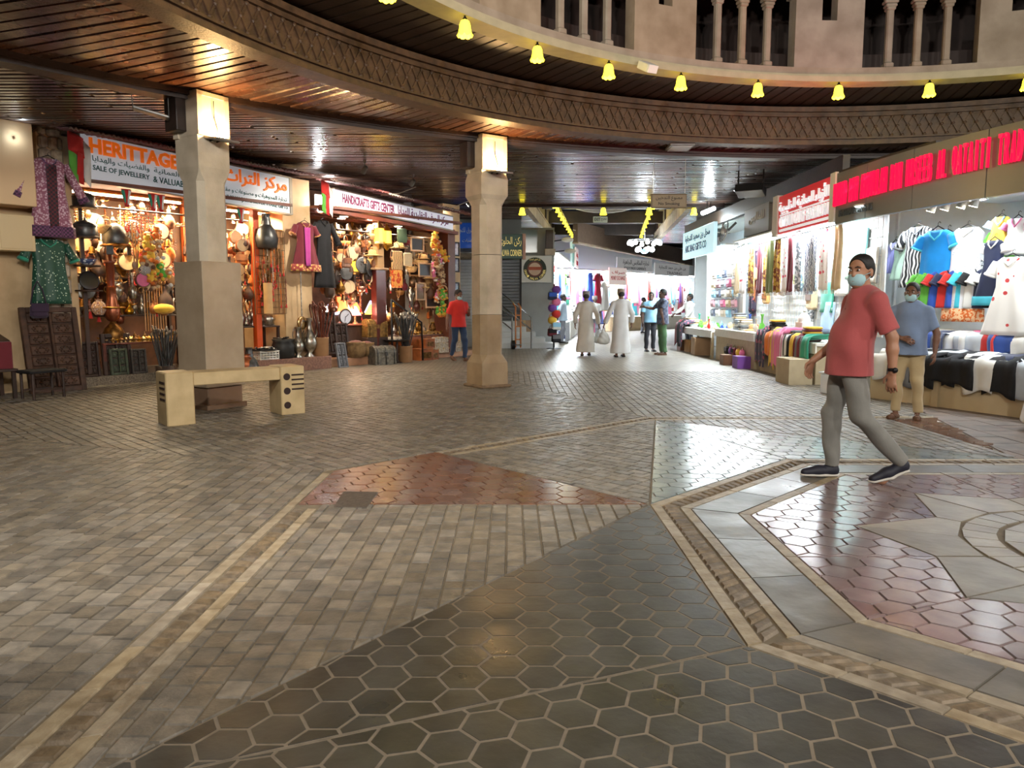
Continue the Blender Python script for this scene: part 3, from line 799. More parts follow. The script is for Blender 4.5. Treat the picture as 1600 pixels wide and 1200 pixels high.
PW=mat('pewter',srgb(98,98,98),.4,metal=.8,var=.3,nscale=14,orand=.15)
DK=mat('dark_wood',srgb(66,42,30),.5,ncol=srgb(42,27,20),nscale=7,orand=.2,bump=.3,bscale=30,stretch=(1,1,.3))
RW=mat('red_brown_wood',srgb(120,56,34),.4,ncol=srgb(84,38,24),nscale=6,orand=.18,stretch=(1,1,.3))
LW=mat('light_wood',srgb(196,146,88),.5,ncol=srgb(160,112,64),nscale=6,orand=.15)
LE=mat('tan_leather',srgb(158,98,54),.55,ncol=srgb(112,66,36),nscale=8,orand=.25)
LED=mat('brown_leather',srgb(96,62,40),.55,ncol=srgb(64,42,28),nscale=8,orand=.25)
WV=pattern_mat('woven_straw',[srgb(206,170,110),srgb(168,126,74)],'check',60)
TER=mat('terracotta',srgb(166,118,82),.75,var=.2,nscale=8,orand=.1)
BONE=mat('bone_inlay',srgb(206,192,168),.5,ncol=srgb(150,130,106),nscale=26,orand=.15)
BK=mat('black_cloth',srgb(26,25,28),.85,var=.3,orand=.15)
GRY=mat('grey_cloth',srgb(110,110,112),.85,var=.2)
def cloth(name,c,var=.18): return mat('cloth_'+name,srgb(*c),.85,var=var,nscale=6,sheen=.2,bump=.15,bscale=90)
RED=cloth('red',(196,40,34)); ORG=cloth('orange',(224,120,40)); YEL=cloth('yellow',(232,186,60)); GRN=cloth('green',(96,176,62)); BLU=cloth('blue',(44,84,176)); CYA=cloth('cyan',(72,196,220)); PNK=cloth('pink',(226,120,160)); WHT=cloth('white',(226,224,218),.08); PUR=cloth('purple',(120,70,160)); CRM=cloth('cream',(216,190,150)); TEA=cloth('teal',(48,150,122)); NVY=cloth('navy',(32,40,72)); BRN=cloth('brown',(110,74,50)); SKY=cloth('sky',(150,206,232)); MAR=cloth('maroon',(112,32,44))
# --- standing metal
K={}
def arcpts(c,r,a0,a1,n,pl='xz',sx=1,sz=1):
    return [(c[0]+sx*r*math.cos(a0+(a1-a0)*i/n),c[1],c[2]+sz*r*math.sin(a0+(a1-a0)*i/n)) for i in range(n+1)]
K['dallah']=kit('coffee_pot','coffee pot',('body',lath([(.05,0),(.075,.02),(.08,.06),(.05,.12),(.038,.16),(.055,.19)]),BR),('lid',lath([(.056,.19),(.045,.22),(.012,.26),(.014,.29),(.0,.32)]),BR),('handle',MB().tube(arcpts((-.055,0,.12),.07,R_(95),R_(265),8),.008),BR),('spout',MB().tube([(.04,0,.16),(.09,0,.17),(.14,0,.2)],[.02,.014,.006]),BR))
K['ewer']=kit('silver_ewer','ewer',('body',lath([(.07,0),(.075,.01),(.03,.05),(.09,.12),(.11,.2),(.08,.29),(.035,.36),(.03,.46),(.05,.52),(.052,.53)],14),SV),('handle',MB().tube([(-.035,0,.48),(-.12,0,.5),(-.16,0,.4),(-.13,0,.28),(-.08,0,.22)],.009),SV),('spout',MB().tube([(.09,0,.22),(.15,0,.3),(.17,0,.42),(.21,0,.47)],[.022,.016,.012,.01]),SV))
K['sprink']=kit('rosewater_sprinkler','sprinkler',('body',lath([(.05,0),(.05,.01),(.015,.04),(.055,.1),(.05,.16),(.02,.22),(.012,.4),(.02,.43),(.008,.46)],10),SV))
K['burner']=kit('incense_burner','incense burner',('bowl',lath([(.05,0),(.045,.015),(.02,.05),(.05,.09),(.065,.13),(.06,.14)],10),SV),('dome',lath([(.062,.142),(.055,.18),(.03,.22),(.012,.24),(.015,.27),(0,.31)],10),SV))
K['vase']=kit('metal_vase','vase',('body',lath([(.06,0),(.065,.02),(.09,.1),(.075,.2),(.03,.26),(.028,.42),(.055,.5),(.05,.5)],12),SV))
K['urn']=kit('brass_urn','urn',('body',lath([(.07,0),(.06,.03),(.12,.14),(.13,.22),(.09,.3),(.055,.33),(.07,.37)],14),BRD),('rim',lath([(.072,.365),(.08,.375),(.072,.385)],14),BR))
K['genie']=kit('oil_lamp','oil lamp',('body',lath([(.03,0),(.03,.008),(.012,.02),(.04,.035),(.045,.05),(.025,.066),(.01,.075),(.0,.1)],8,sx=1.3),BR),('spout',MB().tube([(.04,0,.05),(.08,0,.06),(.1,0,.075)],[.014,.01,.006],5),BR),('handle',MB().tube(arcpts((-.06,0,.055),.024,R_(40),R_(320),6),.005,5),BR))
K['hookah']=kit('tall_hookah','hookah',('base',lath([(.13,0),(.14,.03),(.15,.12),(.12,.2),(.05,.27),(.04,.3)],16),BRD),('tray',lath([(.17,.50),(.18,.51),(.17,.52)],16),BR),('lower_stem',lath([(.04,.3),(.09,.34),(.11,.44),(.1,.52),(.07,.62),(.065,.8),(.09,.82)],14),CP),('upper_stem',lath([(.05,.82),(.06,1.16),(.09,1.18),(.05,1.2),(.045,1.5),(.06,1.52)],12),RW),('bowl',lath([(.03,1.52),(.05,1.56),(.03,1.6),(.05,1.68)],10),BRD))
K['lidpot']=kit('lidded_pewter_pot','pot',('pot',lath([(.15,0),(.16,.02),(.16,.12),(.15,.14)],16),PW),('lid',lath([(.165,.14),(.16,.16),(.12,.2),(.02,.23),(.02,.25),(0,.26)],16),PW))
K['jar']=kit('painted_jar','jar',('body',lath([(.05,0),(.1,.06),(.11,.12),(.07,.19),(.045,.21),(.05,.24)],14),pattern_mat('jar_pattern',[srgb(216,196,176),srgb(110,60,70),srgb(190,150,110)],'voronoi',30)))
K['claypot']=kit('clay_pot','pot',('body',lath([(.09,0),(.13,.05),(.16,.18),(.13,.3),(.09,.34),(.11,.37)],14),TER))
K['plate']=kit('metal_plate','plate',('disc',lath([(.0,-.012),(.1,-.012),(.13,.0),(.15,.004),(.13,.008),(0,.002)],16,caps=False),PW))
K['bowl']=kit('bowl','bowl',('bowl',lath([(.05,0),(.1,.03),(.13,.09),(.125,.09),(.09,.035),(0,.015)],14,caps=False),PW))
K['bighandi']=kit('black_pot','pot',('body',lath([(.14,0),(.17,.02),(.17,.2),(.15,.25),(.17,.29),(.155,.29)],16),mat('sooty_metal',srgb(58,58,58),.5,metal=.5,var=.4)))
# --- hanging (origin at the hook)
K['lantern']=kit('hanging_lantern','lantern',('crown',lath([(.01,0),(.02,-.03),(.07,-.09),(.085,-.11)],8,smooth=False),BR),('glass',lath([(.07,-.11),(.075,-.3)],8,smooth=False),mat('lantern_glass',(1,.7,.1),.3,emit=(1,.62,.06),estr=1.2)),('base',lath([(.085,-.3),(.09,-.33),(.04,-.37),(.01,-.41)],8,smooth=False),BR),('ring',MB().tube([(.02*math.cos(t),0,.02+.02*math.sin(t)) for t in np.linspace(0,2*pi,9)[:-1]],.004,5,True),BR))
def beads(n,ln,r,loop=True):
    mb=MB()
    for i in range(n):
        u=i/(n-1); 
        if loop: a=pi*u; p=(.06*math.cos(a),.0,-ln*math.sin(a)**.8)
        else: p=(random.uniform(-.006,.006),0,-ln*u)
        mb.ball(p,r*random.uniform(.8,1.2),6,4)
    return mb
K['necklace']=kit('bead_necklace','necklace',('beads',beads(26,.42,.017),mat('amber_beads',srgb(206,86,22),.3,orand=.35)),('pendant',MB().ball((0,0,-.46),(.03,.012,.04),8,5),SV))
K['strand']=kit('bead_strand','bead strand',('beads',beads(18,.6,.02,False),mat('shell_beads',srgb(170,96,60),.45,orand=.35)),('tassel',MB().cyl((0,0,-.61),(0,0,-.7),.012,.03,n=7),RED))
K['dagger']=kit('curved_dagger','dagger',('sheath',MB().tube([(0,0,-.1),(0.0,0,-.2),(.03,0,-.28),(.09,0,-.31)],[.03,.026,.022,.012],8),SV),('hilt',MB().tube([(0,0,.0),(0,0,-.05),(0,0,-.1)],[.03,.014,.028],8),DK),('belt',MB().tube([(-.1,0,-.02),(-.04,.01,-.13),(.04,.01,-.13),(.1,0,-.02)],.009,5),LED))
K['satchel']=kit('leather_bag','bag',('pouch',MB().box((0,0,-.42),(.24,.09,.2),bev=.035,top=.9),LE),('flap',MB().box((0,-.052,-.37),(.22,.015,.12),bev=.006),LE),('strap',MB().tube([(-.1,0,-.33),(-.06,0,-.12),(0,0,0),(.06,0,-.12),(.1,0,-.33)],.009,5),LED))
K['gourd']=kit('leather_flask','flask',('body',lath([(0,-.34),(.07,-.32),(.1,-.24),(.08,-.15),(.03,-.09),(.025,-.03),(.035,0)],12,caps=False),LED),('cord',MB().tube([(-.03,0,-.06),(0,0,.06),(.03,0,-.06)],.005,5),LE))
K['basket']=kit('hanging_basket','basket',('bowl',lath([(.06,-.3),(.11,-.27),(.15,-.16),(.14,-.16),(.1,-.26),(0,-.28)],14,caps=False),WV),('handle',MB().tube([(-.14,0,-.16),(-.08,0,-.03),(0,0,0),(.08,0,-.03),(.14,0,-.16)],.008,5),WV))
K['hat']=kit('straw_hat','hat',('brim',lath([(.1,-.1),(.17,-.12),(.17,-.11),(.1,-.09)],16,caps=False),WV),('crown',lath([(.1,-.1),(.09,-.02),(.05,0),(0,0)],14,caps=False),WV))
K['bell']=kit('cow_bell','bell',('bell',lath([(.015,-.0),(.04,-.02),(.05,-.09),(.065,-.11)],10),BRD),('clapper',MB().ball((0,0,-.12),.016,6,4),PW))
K['drum']=kit('hand_drum','drum',('shell',MB().cyl((0,-.04,-.16),(0,.04,-.16),.15,n=18),RW),('skin',MB().cyl((0,-.046,-.16),(0,-.04,-.16),.138,n=18),CRM))
K['tamb']=kit('round_tambourine','tambourine',('hoop',MB().tube([(.14*math.cos(t),0,-.14+.14*math.sin(t)) for t in np.linspace(0,2*pi,21)[:-1]],.016,6,True),LW),('jingles',MB().ball((.14,0,-.14),.022,6,4).ball((-.14,0,-.14),.022,6,4).ball((0,0,-.28),.022,6,4),BR))
def frame_kit(w,h,m,inner):
    mb=MB(); t=.035
    for x in (-w/2,w/2): mb.box((x,0,-h/2),(t,.03,h+t),bev=.006)
    for z in (0,-h): mb.box((0,0,z),(w,.03,t),bev=.006)
    return kit('picture_frame','frame',('frame',mb,m),('panel',MB().box((0,.012,-h/2),(w-t,.006,h-t)),inner))
K['frame']=frame_kit(.34,.26,LW,mat('dark_panel',srgb(50,36,30),.4,var=.3)); K['mirror']=frame_kit(.26,.36,LW,mat('smoky_mirror',srgb(120,104,88),.12,metal=.9))
K['mask']=kit('carved_mask','mask',('face',MB().ball((0,0,-.15),(.08,.05,.13),10,8),DK),('nose',MB().box((0,-.055,-.16),(.025,.03,.06),bev=.008),DK),('brow',MB().tube([(-.06,-.045,-.11),(0,-.056,-.1),(.06,-.045,-.11)],.01,5),DK),('mouth',MB().tube([(-.03,-.045,-.215),(0,-.052,-.22),(.03,-.045,-.215)],.008,5),RED))
K['helmet']=kit('metal_helmet','helmet',('dome',lath([(.16,-.14),(.17,-.1),(.16,-.02),(.12,.08),(.05,.14),(0,.15)],16),PW),('brim',lath([(.16,-.14),(.2,-.17),(.2,-.18),(.15,-.16)],16,caps=False),BRD),('cheek_guard',MB().box((.13,-.1,-.22),(.09,.015,.16),rz=.6,bev=.02).box((-.13,-.1,-.22),(.09,.015,.16),rz=-.6,bev=.02),PW))
K['ladle']=kit('long_wooden_ladle','ladle',('handle',MB().cyl((0,0,0),(0,0,-.62),.01,.012,n=6),LW),('bowl',MB().ball((0,-.01,-.68),(.045,.025,.07),8,6),LW))
K['stick']=kit('walking_cane','cane',('shaft',MB().cyl((0,0,0),(0,0,.88),.011,.013,n=6),RW),('crook',MB().tube([(0,0,.87),(0,0,.95),(.03,0,.99),(.075,0,.97),(.085,0,.92)],.014,6),RW))
K['wand']=kit('silver_tipped_cane','cane',('shaft',MB().cyl((0,0,0),(0,0,.72),.011,.013,n=6),PW),('knob',MB().ball((0,0,.74),(.02,.02,.035),7,5),SV))
def plush(c,c2):
    return kit('plush_toy','plush toy',('body',MB().ball((0,0,-.2),(.07,.06,.09),9,7),c),('head',MB().ball((0,-.01,-.075),(.065,.06,.06),9,7),c,[('ear',MB().ball((-.05,0,-.025),.024,6,5).ball((.05,0,-.025),.024,6,5),c2),('muzzle',MB().ball((0,-.058,-.09),(.028,.022,.022),7,5),c2),('eye',MB().ball((-.024,-.058,-.062),.008,5,4).ball((.024,-.058,-.062),.008,5,4),m_black)]),('arm',MB().ball((-.085,-.02,-.17),(.045,.028,.028),7,5).ball((.085,-.02,-.17),(.045,.028,.028),7,5),c),('leg',MB().ball((-.05,-.05,-.275),(.034,.055,.034),7,5).ball((.05,-.05,-.275),(.034,.055,.034),7,5),c2))
PL=[plush(a,b) for a,b in ((ORG,CRM),(CRM,BRN),(YEL,ORG),(GRN,YEL),(cloth('tan',(206,150,96)),WHT),(PNK,WHT),(cloth('lightbrown',(176,110,60)),CRM))]
# --- boxes, chests, furniture
def chest(m,m2,w=.46,d=.3,h=.24):
    lid=MB(); N=8
    P=[(math.cos(pi*i/N)*d/2,math.sin(pi*i/N)*d*.42) for i in range(N+1)]
    vs=[(x,p[0],h+p[1]) for x in (-w/2,w/2) for p in P]; fs=[(i,i+1,N+2+i,N+1+i) for i in range(N)]+[tuple(range(N,-1,-1)),tuple(range(N+1,2*N+2))]
    lid.add(vs,fs); bands=MB()
    for x in (-w/2+.05,0,w/2-.05):
        pts=[(x,p[0]*1.03,h+p[1]*1.03) for p in P]; bands.tube([(x,d/2*1.02,.02)]+pts+[(x,-d/2*1.02,.02)],.012,5)
    return kit('domed_chest','chest',('body',MB().box((0,0,h/2),(w,d,h),bev=.008),m),('lid',lid,m),('band',bands,m2),('latch',MB().box((0,-d/2-.012,h-.02),(.06,.02,.08),bev=.006),m2))
K['chest']=chest(mat('brass_clad_wood',srgb(152,118,62),.42,metal=.6,ncol=srgb(96,72,38),nscale=22,bump=.4,bscale=30),BRD)
K['schest']=chest(mat('tin_clad_wood',srgb(126,122,110),.45,metal=.5,ncol=srgb(84,82,76),nscale=24,bump=.5,bscale=30),PW)
K['bonebox']=kit('bone_inlay_box','box',('box',MB().box((0,0,.05),(.2,.13,.1),bev=.006),BONE),('lid',MB().box((0,0,.112),(.206,.136,.024),bev=.008),BONE),('clasp',MB().box((0,-.07,.1),(.02,.01,.03)),BR))
K['woodbox']=kit('wooden_box','box',('box',MB().box((0,0,.09),(.3,.22,.18),bev=.006),mat('orange_wood',srgb(168,96,48),.45,ncol=srgb(120,66,34),nscale=10)),('inlay_panel',MB().box((0,-.113,.09),(.2,.008,.1),bev=.003),BRD),('lid',MB().box((0,0,.19),(.31,.23,.02),bev=.005),mat('orange_wood',srgb(168,96,48))))
def shade_lamp(c):
    return kit('table_lamp','lamp',('base',lath([(.07,0),(.06,.02),(.02,.05),(.03,.12),(.012,.2)],10),BRD),('shade',lath([(.05,.42),(.06,.4),(.15,.22),(.16,.2)],14,caps=False),mat('shade_%d%d%d'%c,srgb(*c),.7,emit=srgb(*c),estr=2.2)))
SH=[shade_lamp(c) for c in ((255,130,70),(255,250,240),(190,200,255),(255,220,90),(240,120,120))]
K['cushion']=kit('cushion','cushion',('pad',MB().ball((0,0,.1),(.2,.16,.1),12,8),YEL))
K['sack']=kit('open_sack','sack',('bag',lath([(.16,0),(.22,.06),(.23,.2),(.2,.3),(.21,.33),(.18,.33)],12),mat('burlap',srgb(140,112,74),.9,ncol=srgb(104,80,52),nscale=14,bump=.5,bscale=70)),('goods',MB().ball((0,0,.3),(.17,.17,.07),10,6),cloth('dates',(96,48,40))))
K['whitebasket']=None
def pbasket():
    mb=MB(); w,d,h=.42,.3,.17
    for k in range(4):
        z=.02+k*.045
        for y in (-d/2,d/2): mb.box((0,y,z),(w,.012,.022),bev=.003)
        for x in (-w/2,w/2): mb.box((x,0,z),(.012,d,.022),bev=.003)
    for i in range(7):
        x=-w/2+w*i/6
        for y in (-d/2,d/2): mb.box((x,y,h/2),(.016,.01,h))
    for i in range(5):
        y=-d/2+d*i/4
        for x in (-w/2,w/2): mb.box((x,y,h/2),(.01,.016,h))
    return kit('plastic_basket','basket',('frame',mb,mat('white_plastic',srgb(226,224,216),.4)),('floor_panel',MB().box((0,0,.01),(w,d,.015)),mat('white_plastic',srgb(226,224,216),.4)),('rim',MB().box((0,-d/2,h),(w+.03,.03,.02),bev=.005).box((0,d/2,h),(w+.03,.03,.02),bev=.005).box((-w/2,0,h),(.03,d,.02),bev=.005).box((w/2,0,h),(.03,d,.02),bev=.005),mat('white_plastic',srgb(226,224,216),.4)))
K['whitebasket']=pbasket()
K['knife']=kit('small_sheathed_knife','knife',('sheath',MB().tube([(0,0,.01),(.07,0,.012),(.13,.02,.012)],[.016,.014,.006],6),SV),('grip',MB().tube([(0,0,.01),(-.06,0,.012)],[.012,.015],6),BK))
K['pottub']=kit('clay_planter','planter',('tub',lath([(.15,0),(.16,.02),(.165,.38),(.175,.4),(.16,.4),(.15,.3)],16),mat('tan_planter',srgb(170,128,88),.7,var=.12)))
K['tray']=kit('round_tray','tray',('tray',lath([(.0,.0),(.22,0),(.26,.03),(.265,.035),(.24,.012),(0,.012)],18,caps=False),PW))
K['vessel']=kit('lidded_urn','urn',('body',lath([(.12,0),(.14,.02),(.16,.14),(.12,.26),(.07,.32)],14),PW),('neck',lath([(.07,.32),(.06,.4),(.05,.44),(.065,.47)],12),PW))
# --- cloth goods
def tube_cloth(secs,nfold=7,n=36,ph=0.0,seed=0):
    """closed garment shell lofted through (z, halfwidth, halfdepth, fold) sections"""
    rd=random.Random(seed); phs=[rd.uniform(0,6.28) for _ in range(3)]; vs=[];fs=[]
    for j,(z,hw,hd,fa) in enumerate(secs):
        for i in range(n):
            t=2*pi*i/n; f=fa*(math.sin(nfold*t+phs[0]+.5*z)+.5*math.sin((nfold*2-3)*t+phs[1]+z))
            ct,stt=math.cos(t),math.sin(t)
            x=(hw+f*.4)*math.copysign(abs(ct)**.8,ct); y=(hd+f)*math.copysign(abs(stt)**.9,stt); vs.append((x,y,z))
    m=len(secs)
    for j in range(m-1):
        for i in range(n): k=(i+1)%n; fs.append((j*n+i,j*n+n+i,j*n+n+k,j*n+k))
    fs+= [tuple(range(n)),tuple(range(m*n-1,(m-1)*n-1,-1))]
    mb=MB(); mb.add(vs,fs,True); return mb
def lerp_secs(keys,n):
    out=[]; 
    for i in range(n+1):
        z=keys[0][0]+(keys[-1][0]-keys[0][0])*i/n
        for a,b in zip(keys,keys[1:]):
            if (z-a[0])*(z-b[0])<=1e-9:
                u=(z-a[0])/(b[0]-a[0]) if b[0]!=a[0] else 0; out.append(tuple([z]+[a[q]+(b[q]-a[q])*u for q in (1,2,3)])); break
    return out
def dress(name,cat,ln,wtop,whem,sleeve,ms,waist=None,hem=None,yoke=None,seed=0,fold=.016,depth=.07,flare=None):
    """garment hung by its shoulders, origin at the hanger hook; ms: body, sleeve, trim materials"""
    zt=-.1; zw=-.1-ln*.38
    keys=[(zt,wtop*.62,.03,0),(zt-.05,wtop,.05,.002),(zt-.22,wtop*.86,depth,.004),(zw,wtop*(waist or .84),depth,fold*.4),(zt-ln,whem,depth*1.15,fold)]
    parts=[('bodice',tube_cloth(lerp_secs(keys,16),seed=seed),ms[0])]
    if sleeve>0:
        for sg,nm in ((-1,'sleeve'),(1,'sleeve')):
            a=Vector((sg*wtop*.9,0,zt-.06)); b=a+Vector((sg*sleeve*.42,-.01,-sleeve*.9))
            mb=MB(); mb.tube([a,a.lerp(b,.3),a.lerp(b,.7),b],[.055,.062,.066,.075],10); parts.append((nm,mb,ms[1],[('cuff',MB().tube([b-(b-a)*.12,b+(b-a)*.02],[.079,.082],10),ms[2])]))
    nb=MB(); nb.tube([(-wtop*.42,-.035,zt+.0),(-wtop*.3,-depth*.95,zt-.06),(0,-depth*1.12,zt-.12),(wtop*.3,-depth*.95,zt-.06),(wtop*.42,-.035,zt)],.012,6); parts.append(('neckline',nb,ms[2]))
    if yoke: parts.append(('front_panel',MB().sheet(lambda u,v:((u-.5)*wtop*.62*(1-.2*v),-depth*1.05-.014-.004*math.sin(9*u),zt-.1-v*ln*.8),6,10,.006),yoke))
    if hem:
        z1=zt-ln; k2=[(z1+ln*.14,whem*.985+.006,depth*1.14+.008,fold),(z1-.002,whem+.008,depth*1.15+.01,fold)]
        parts.append(('hem_band',tube_cloth(lerp_secs(k2,3),seed=seed),hem))
    parts.append(('hanger',MB().tube([(-wtop*.7,0,zt-.03),(0,0,-.045),(wtop*.7,0,zt-.03)],.008,5).tube([(0,0,-.05),(0,0,-.015),(.02,0,.005),(.035,0,-.015)],.004,5),m_black))
    return kit(name,cat,*parts)
def tee(ms,seed=0):
    return dress('hanging_shirt','shirt',.56,.2,.215,.17,ms,waist=.98,seed=seed,fold=.008,depth=.045)
def scarf_kit(m,ln=.95,w=.17,seed=0):
    rd=random.Random(seed); p1,p2=rd.uniform(0,6),rd.uniform(0,6)
    def fn(u,v): 
        ww=w*(1-.35*math.exp(-4*v)); return ((u-.5)*ww+.012*math.sin(5*v+p1),.022*math.sin(u*13+p1+1.5*v)+.012*math.sin(u*23+p2),-v*ln-.012*math.sin(u*9+p2)*v)
    fr=MB()
    for i in range(9): x=(i/8-.5)*w; fr.cyl((x,.0,-ln),(x+.004,0,-ln-.06),.004,n=4,caps=False)
    return kit('hanging_scarf','scarf',('cloth',MB().sheet(fn,14,14,.008),m),('fringe',fr,m))
def folded(m): 
    mb=MB()
    mb.box((0,0,.022),(.3,.24,.044),bev=.018); mb.tube([(-.13,-.12,.022),(.13,-.12,.022)],.02,6)
    return kit('folded_garment','garment',('fold',mb,m))
def heap(m,seed=0):
    """a garment laid over a counter edge: rumpled top and hanging front"""
    rd=random.Random(seed); p=[rd.uniform(0,6) for _ in range(4)]
    def fn(u,v):
        x=(u-.5)*(.34+.05*math.sin(4*v+p[3])); 
        if v<.5: y=.34-.68*v; z=.05+.03*math.sin(7*u+p[0]+3*v)+.02*math.sin(13*u+p[1])
        else:
            q=(v-.5)*2; y=-.012-.035*math.sin(min(1,q*3)*pi/2)-.014*math.sin(11*u+p[2]); z=.05*(1-q)-q*.3*(1+.12*math.sin(5*u+p[1]))
        return (x,y,z)
    return kit('draped_garment','garment',('cloth',MB().sheet(fn,12,14,.014),m))
def handbag(m,m2,w=.3,h=.2,d=.1,strap=.22,rnd=False):
    if rnd: body=MB().ball((0,0,h*.5),(w/2,d/2,h/2),14,10)
    else: body=MB().box((0,0,h/2),(w,d,h),bev=min(d*.4,.04),top=.92)
    fl_=MB().box((0,-d/2-.006,h*.66),(w*.86,.014,h*.5),bev=.006) if not rnd else MB().tube([(-w*.32,-d*.25,h*.88),(0,-d*.32,h*.95),(w*.32,-d*.25,h*.88)],.008,5)
    st=MB().tube([(-w*.34,0,h*.9),(-w*.26,0,h+strap*.7),(0,0,h+strap),(w*.26,0,h+strap*.7),(w*.34,0,h*.9)],.008,5)
    return kit('handbag','bag',('pouch',body,m),('flap',fl_,m2),('strap',st,m2))
def flag_kit():
    f=lambda u,v:(u*.42*.5+.02*math.sin(6*v),.02*math.sin(9*u+4*v),-v*.6-.12*u)
    T=[]
    red=MB().sheet(lambda u,v:((u*.34)*.25,.015*math.sin(8*v),-v*.75),3,10,.005)
    w_=MB().sheet(lambda u,v:(.085+.085*u+.0*v,.015*math.sin(8*(.02+v*.96)+2*u),-.06-.69*v),4,10,.005)
    return kit('national_flag','flag',('red_field',MB().sheet(lambda u,v:(.22*u,.018*math.sin(7*u+3*v),-.30*v-.1*u),6,6,.005),RED),('red_stripe',MB().sheet(lambda u,v:(.12+.1*u-.03*v,.018*math.sin(7*(.55+.45*u)+3*v)+.001,-.3-.45*v-.1*(.55+.45*u)+.05),5,6,.005),RED),('green_stripe',MB().sheet(lambda u,v:(-.0+.12*u,.018*math.sin(7*.55*u+3)+.001,-.3-.42*v-.055*u),5,6,.005),GRN),('white_stripe',MB().sheet(lambda u,v:(.22+.09*u-.02*v,.018*math.sin(7+3*u+3*v)+.002,-.12-.62*v-.1*u),5,8,.005),WHT),('pole',MB().cyl((-.01,0,-.02),(.34,0,.06),.006,n=6),m_wire))
K['flag']=flag_kit()
K['pennant']=kit('small_flag','flag',('cloth',MB().sheet(lambda u,v:((u-.5)*.16*(1-.55*v),.01*math.sin(6*u+5*v),-.3*v),5,6,.004),RED),('green_tip',MB().sheet(lambda u,v:((-.5+.35*u)*.165*(1-.55*v),.01*math.sin(6*.35*u+5*v)-.006,-.02-.22*v),4,6,.003),TEA),('white_tip',MB().sheet(lambda u,v:((.2+.3*u)*.165*(1-.55*v),.01*math.sin(6*(.7+.3*u)+5*v)-.006,-.02-.24*v),4,6,.003),WHT))
K['carton']=kit('cardboard_carton','carton',('box',MB().box((0,0,.15),(.42,.32,.3),bev=.004),mat('cardboard',srgb(168,128,84),.8,var=.15,orand=.15)),('tape',MB().box((0,0,.302),(.06,.322,.003)).box((0,-.162,.25),(.06,.003,.1)),mat('parcel_tape',srgb(190,160,110),.35)))
K['stool']=kit('low_stool','stool',('seat',MB().box((0,0,.43),(.42,.34,.05),bev=.012),BK),('leg',MB().cyl((-.17,-.13,0),(-.17,-.13,.41),.017,n=8),DK),('leg',MB().cyl((.17,-.13,0),(.17,-.13,.41),.017,n=8),DK),('leg',MB().cyl((-.17,.13,0),(-.17,.13,.41),.017,n=8),DK),('leg',MB().cyl((.17,.13,0),(.17,.13,.41),.017,n=8),DK),('stretcher',MB().box((0,-.13,.14),(.34,.02,.03)).box((0,.13,.14),(.34,.02,.03)),DK))
FOLD=folded(WHT)
def cname(m): return {'slate':'slate grey','dustyrose':'dusty pink','sky':'sky blue','sand':'sand coloured','mist':'mist grey','silver':'silver grey','denim':'denim blue','denimdark':'dark denim','grey_cloth':'grey','black_cloth':'black'}.get(m.name.replace('cloth_',''),m.name.replace('cloth_','').replace('_',' '))
def kname(k): return cname(k['parts'][0][1].materials[0])
# ================================================================ LEFT: two souvenir shops along a slanting facade
LP0=Vector((-7.19,12.35)); LANG=math.atan2(7.54,6.06); LU=Vector((math.cos(LANG),math.sin(LANG))); LN=Vector((LU.y,-LU.x))
LRZ=LANG
def LW_(s,o,z): p=LP0+LU*s+LN*o; return (p.x,p.y,z)
def H(px,py,o=0.0):
    d=ray(px,py); p=LP0+LN*o; t=p.dot(LN)/(d.x*LN.x+d.y*LN.y); g=Vector((d.x*t,d.y*t)); return (g-LP0).dot(LU), CAM_H+d.z*t
def lbox(mb,s0,s1,o0,o1,z0,z1,bev=0.0):
    c=LW_((s0+s1)/2,(o0+o1)/2,(z0+z1)/2); return mb.box(c,(abs(s1-s0),abs(o1-o0),abs(z1-z0)),rz=LRZ,bev=bev)
def board(mb,s0,s1,zb0,zt0,zb1,zt1,o0,o1):
    vs=[LW_(s0,o0,zb0),LW_(s1,o0,zb1),LW_(s1,o0,zt1),LW_(s0,o0,zt0),LW_(s0,o1,zb0),LW_(s1,o1,zb1),LW_(s1,o1,zt1),LW_(s0,o1,zt0)]
    return mb.add(vs,[(3,2,1,0),(4,5,6,7),(0,1,5,4),(1,2,6,5),(2,3,7,6),(3,0,4,7)])
def struct(name,mb,m,label=None):
    o=mb.build(name,m); o['kind']='structure'
    if label: o['label']=label
    return o
m_shopw=mat('shop_brown_wall',srgb(104,66,42),.6,ncol=srgb(72,44,28),nscale=4)
m_cream=mat('cream_wall_paint',srgb(214,184,142),.7,ncol=srgb(190,160,120),nscale=3)
m_gran=mat('reddish_granite',srgb(150,112,94),.4,ncol=srgb(112,80,68),nscale=26)
m_pebb=mat('pebble_dash',srgb(140,128,110),.8,ncol=srgb(86,78,68),nscale=40,bump=.8,bscale=60)
mb=MB(); lbox(mb,-.3,9.6,-1.75,-1.65,0,4.1); struct('wall_back_left',mb,m_shopw,'brown back wall of the two souvenir shops')
mb=MB(); lbox(mb,-.3,-.02,-1.65,-.02,0,4.1); struct('wall_left',mb,m_cream)
mb=MB(); lbox(mb,3.98,4.66,-1.65,-.06,0,4.0); struct('wall_pier',mb,m_cream,'cream wall pier between the two souvenir shops')
mb=MB(); lbox(mb,8.98,9.62,-1.65,-.3,0,4.0); struct('wall_end',mb,m_cream)
mb=MB(); lbox(mb,-.1,3.98,-1.65,.3,3.36,3.42); lbox(mb,4.66,9.0,-1.65,.35,3.42,3.48); struct('ceiling_shops',mb,mat('shop_ceiling_red_wood',srgb(120,64,42),.5,var=.3,nscale=5))
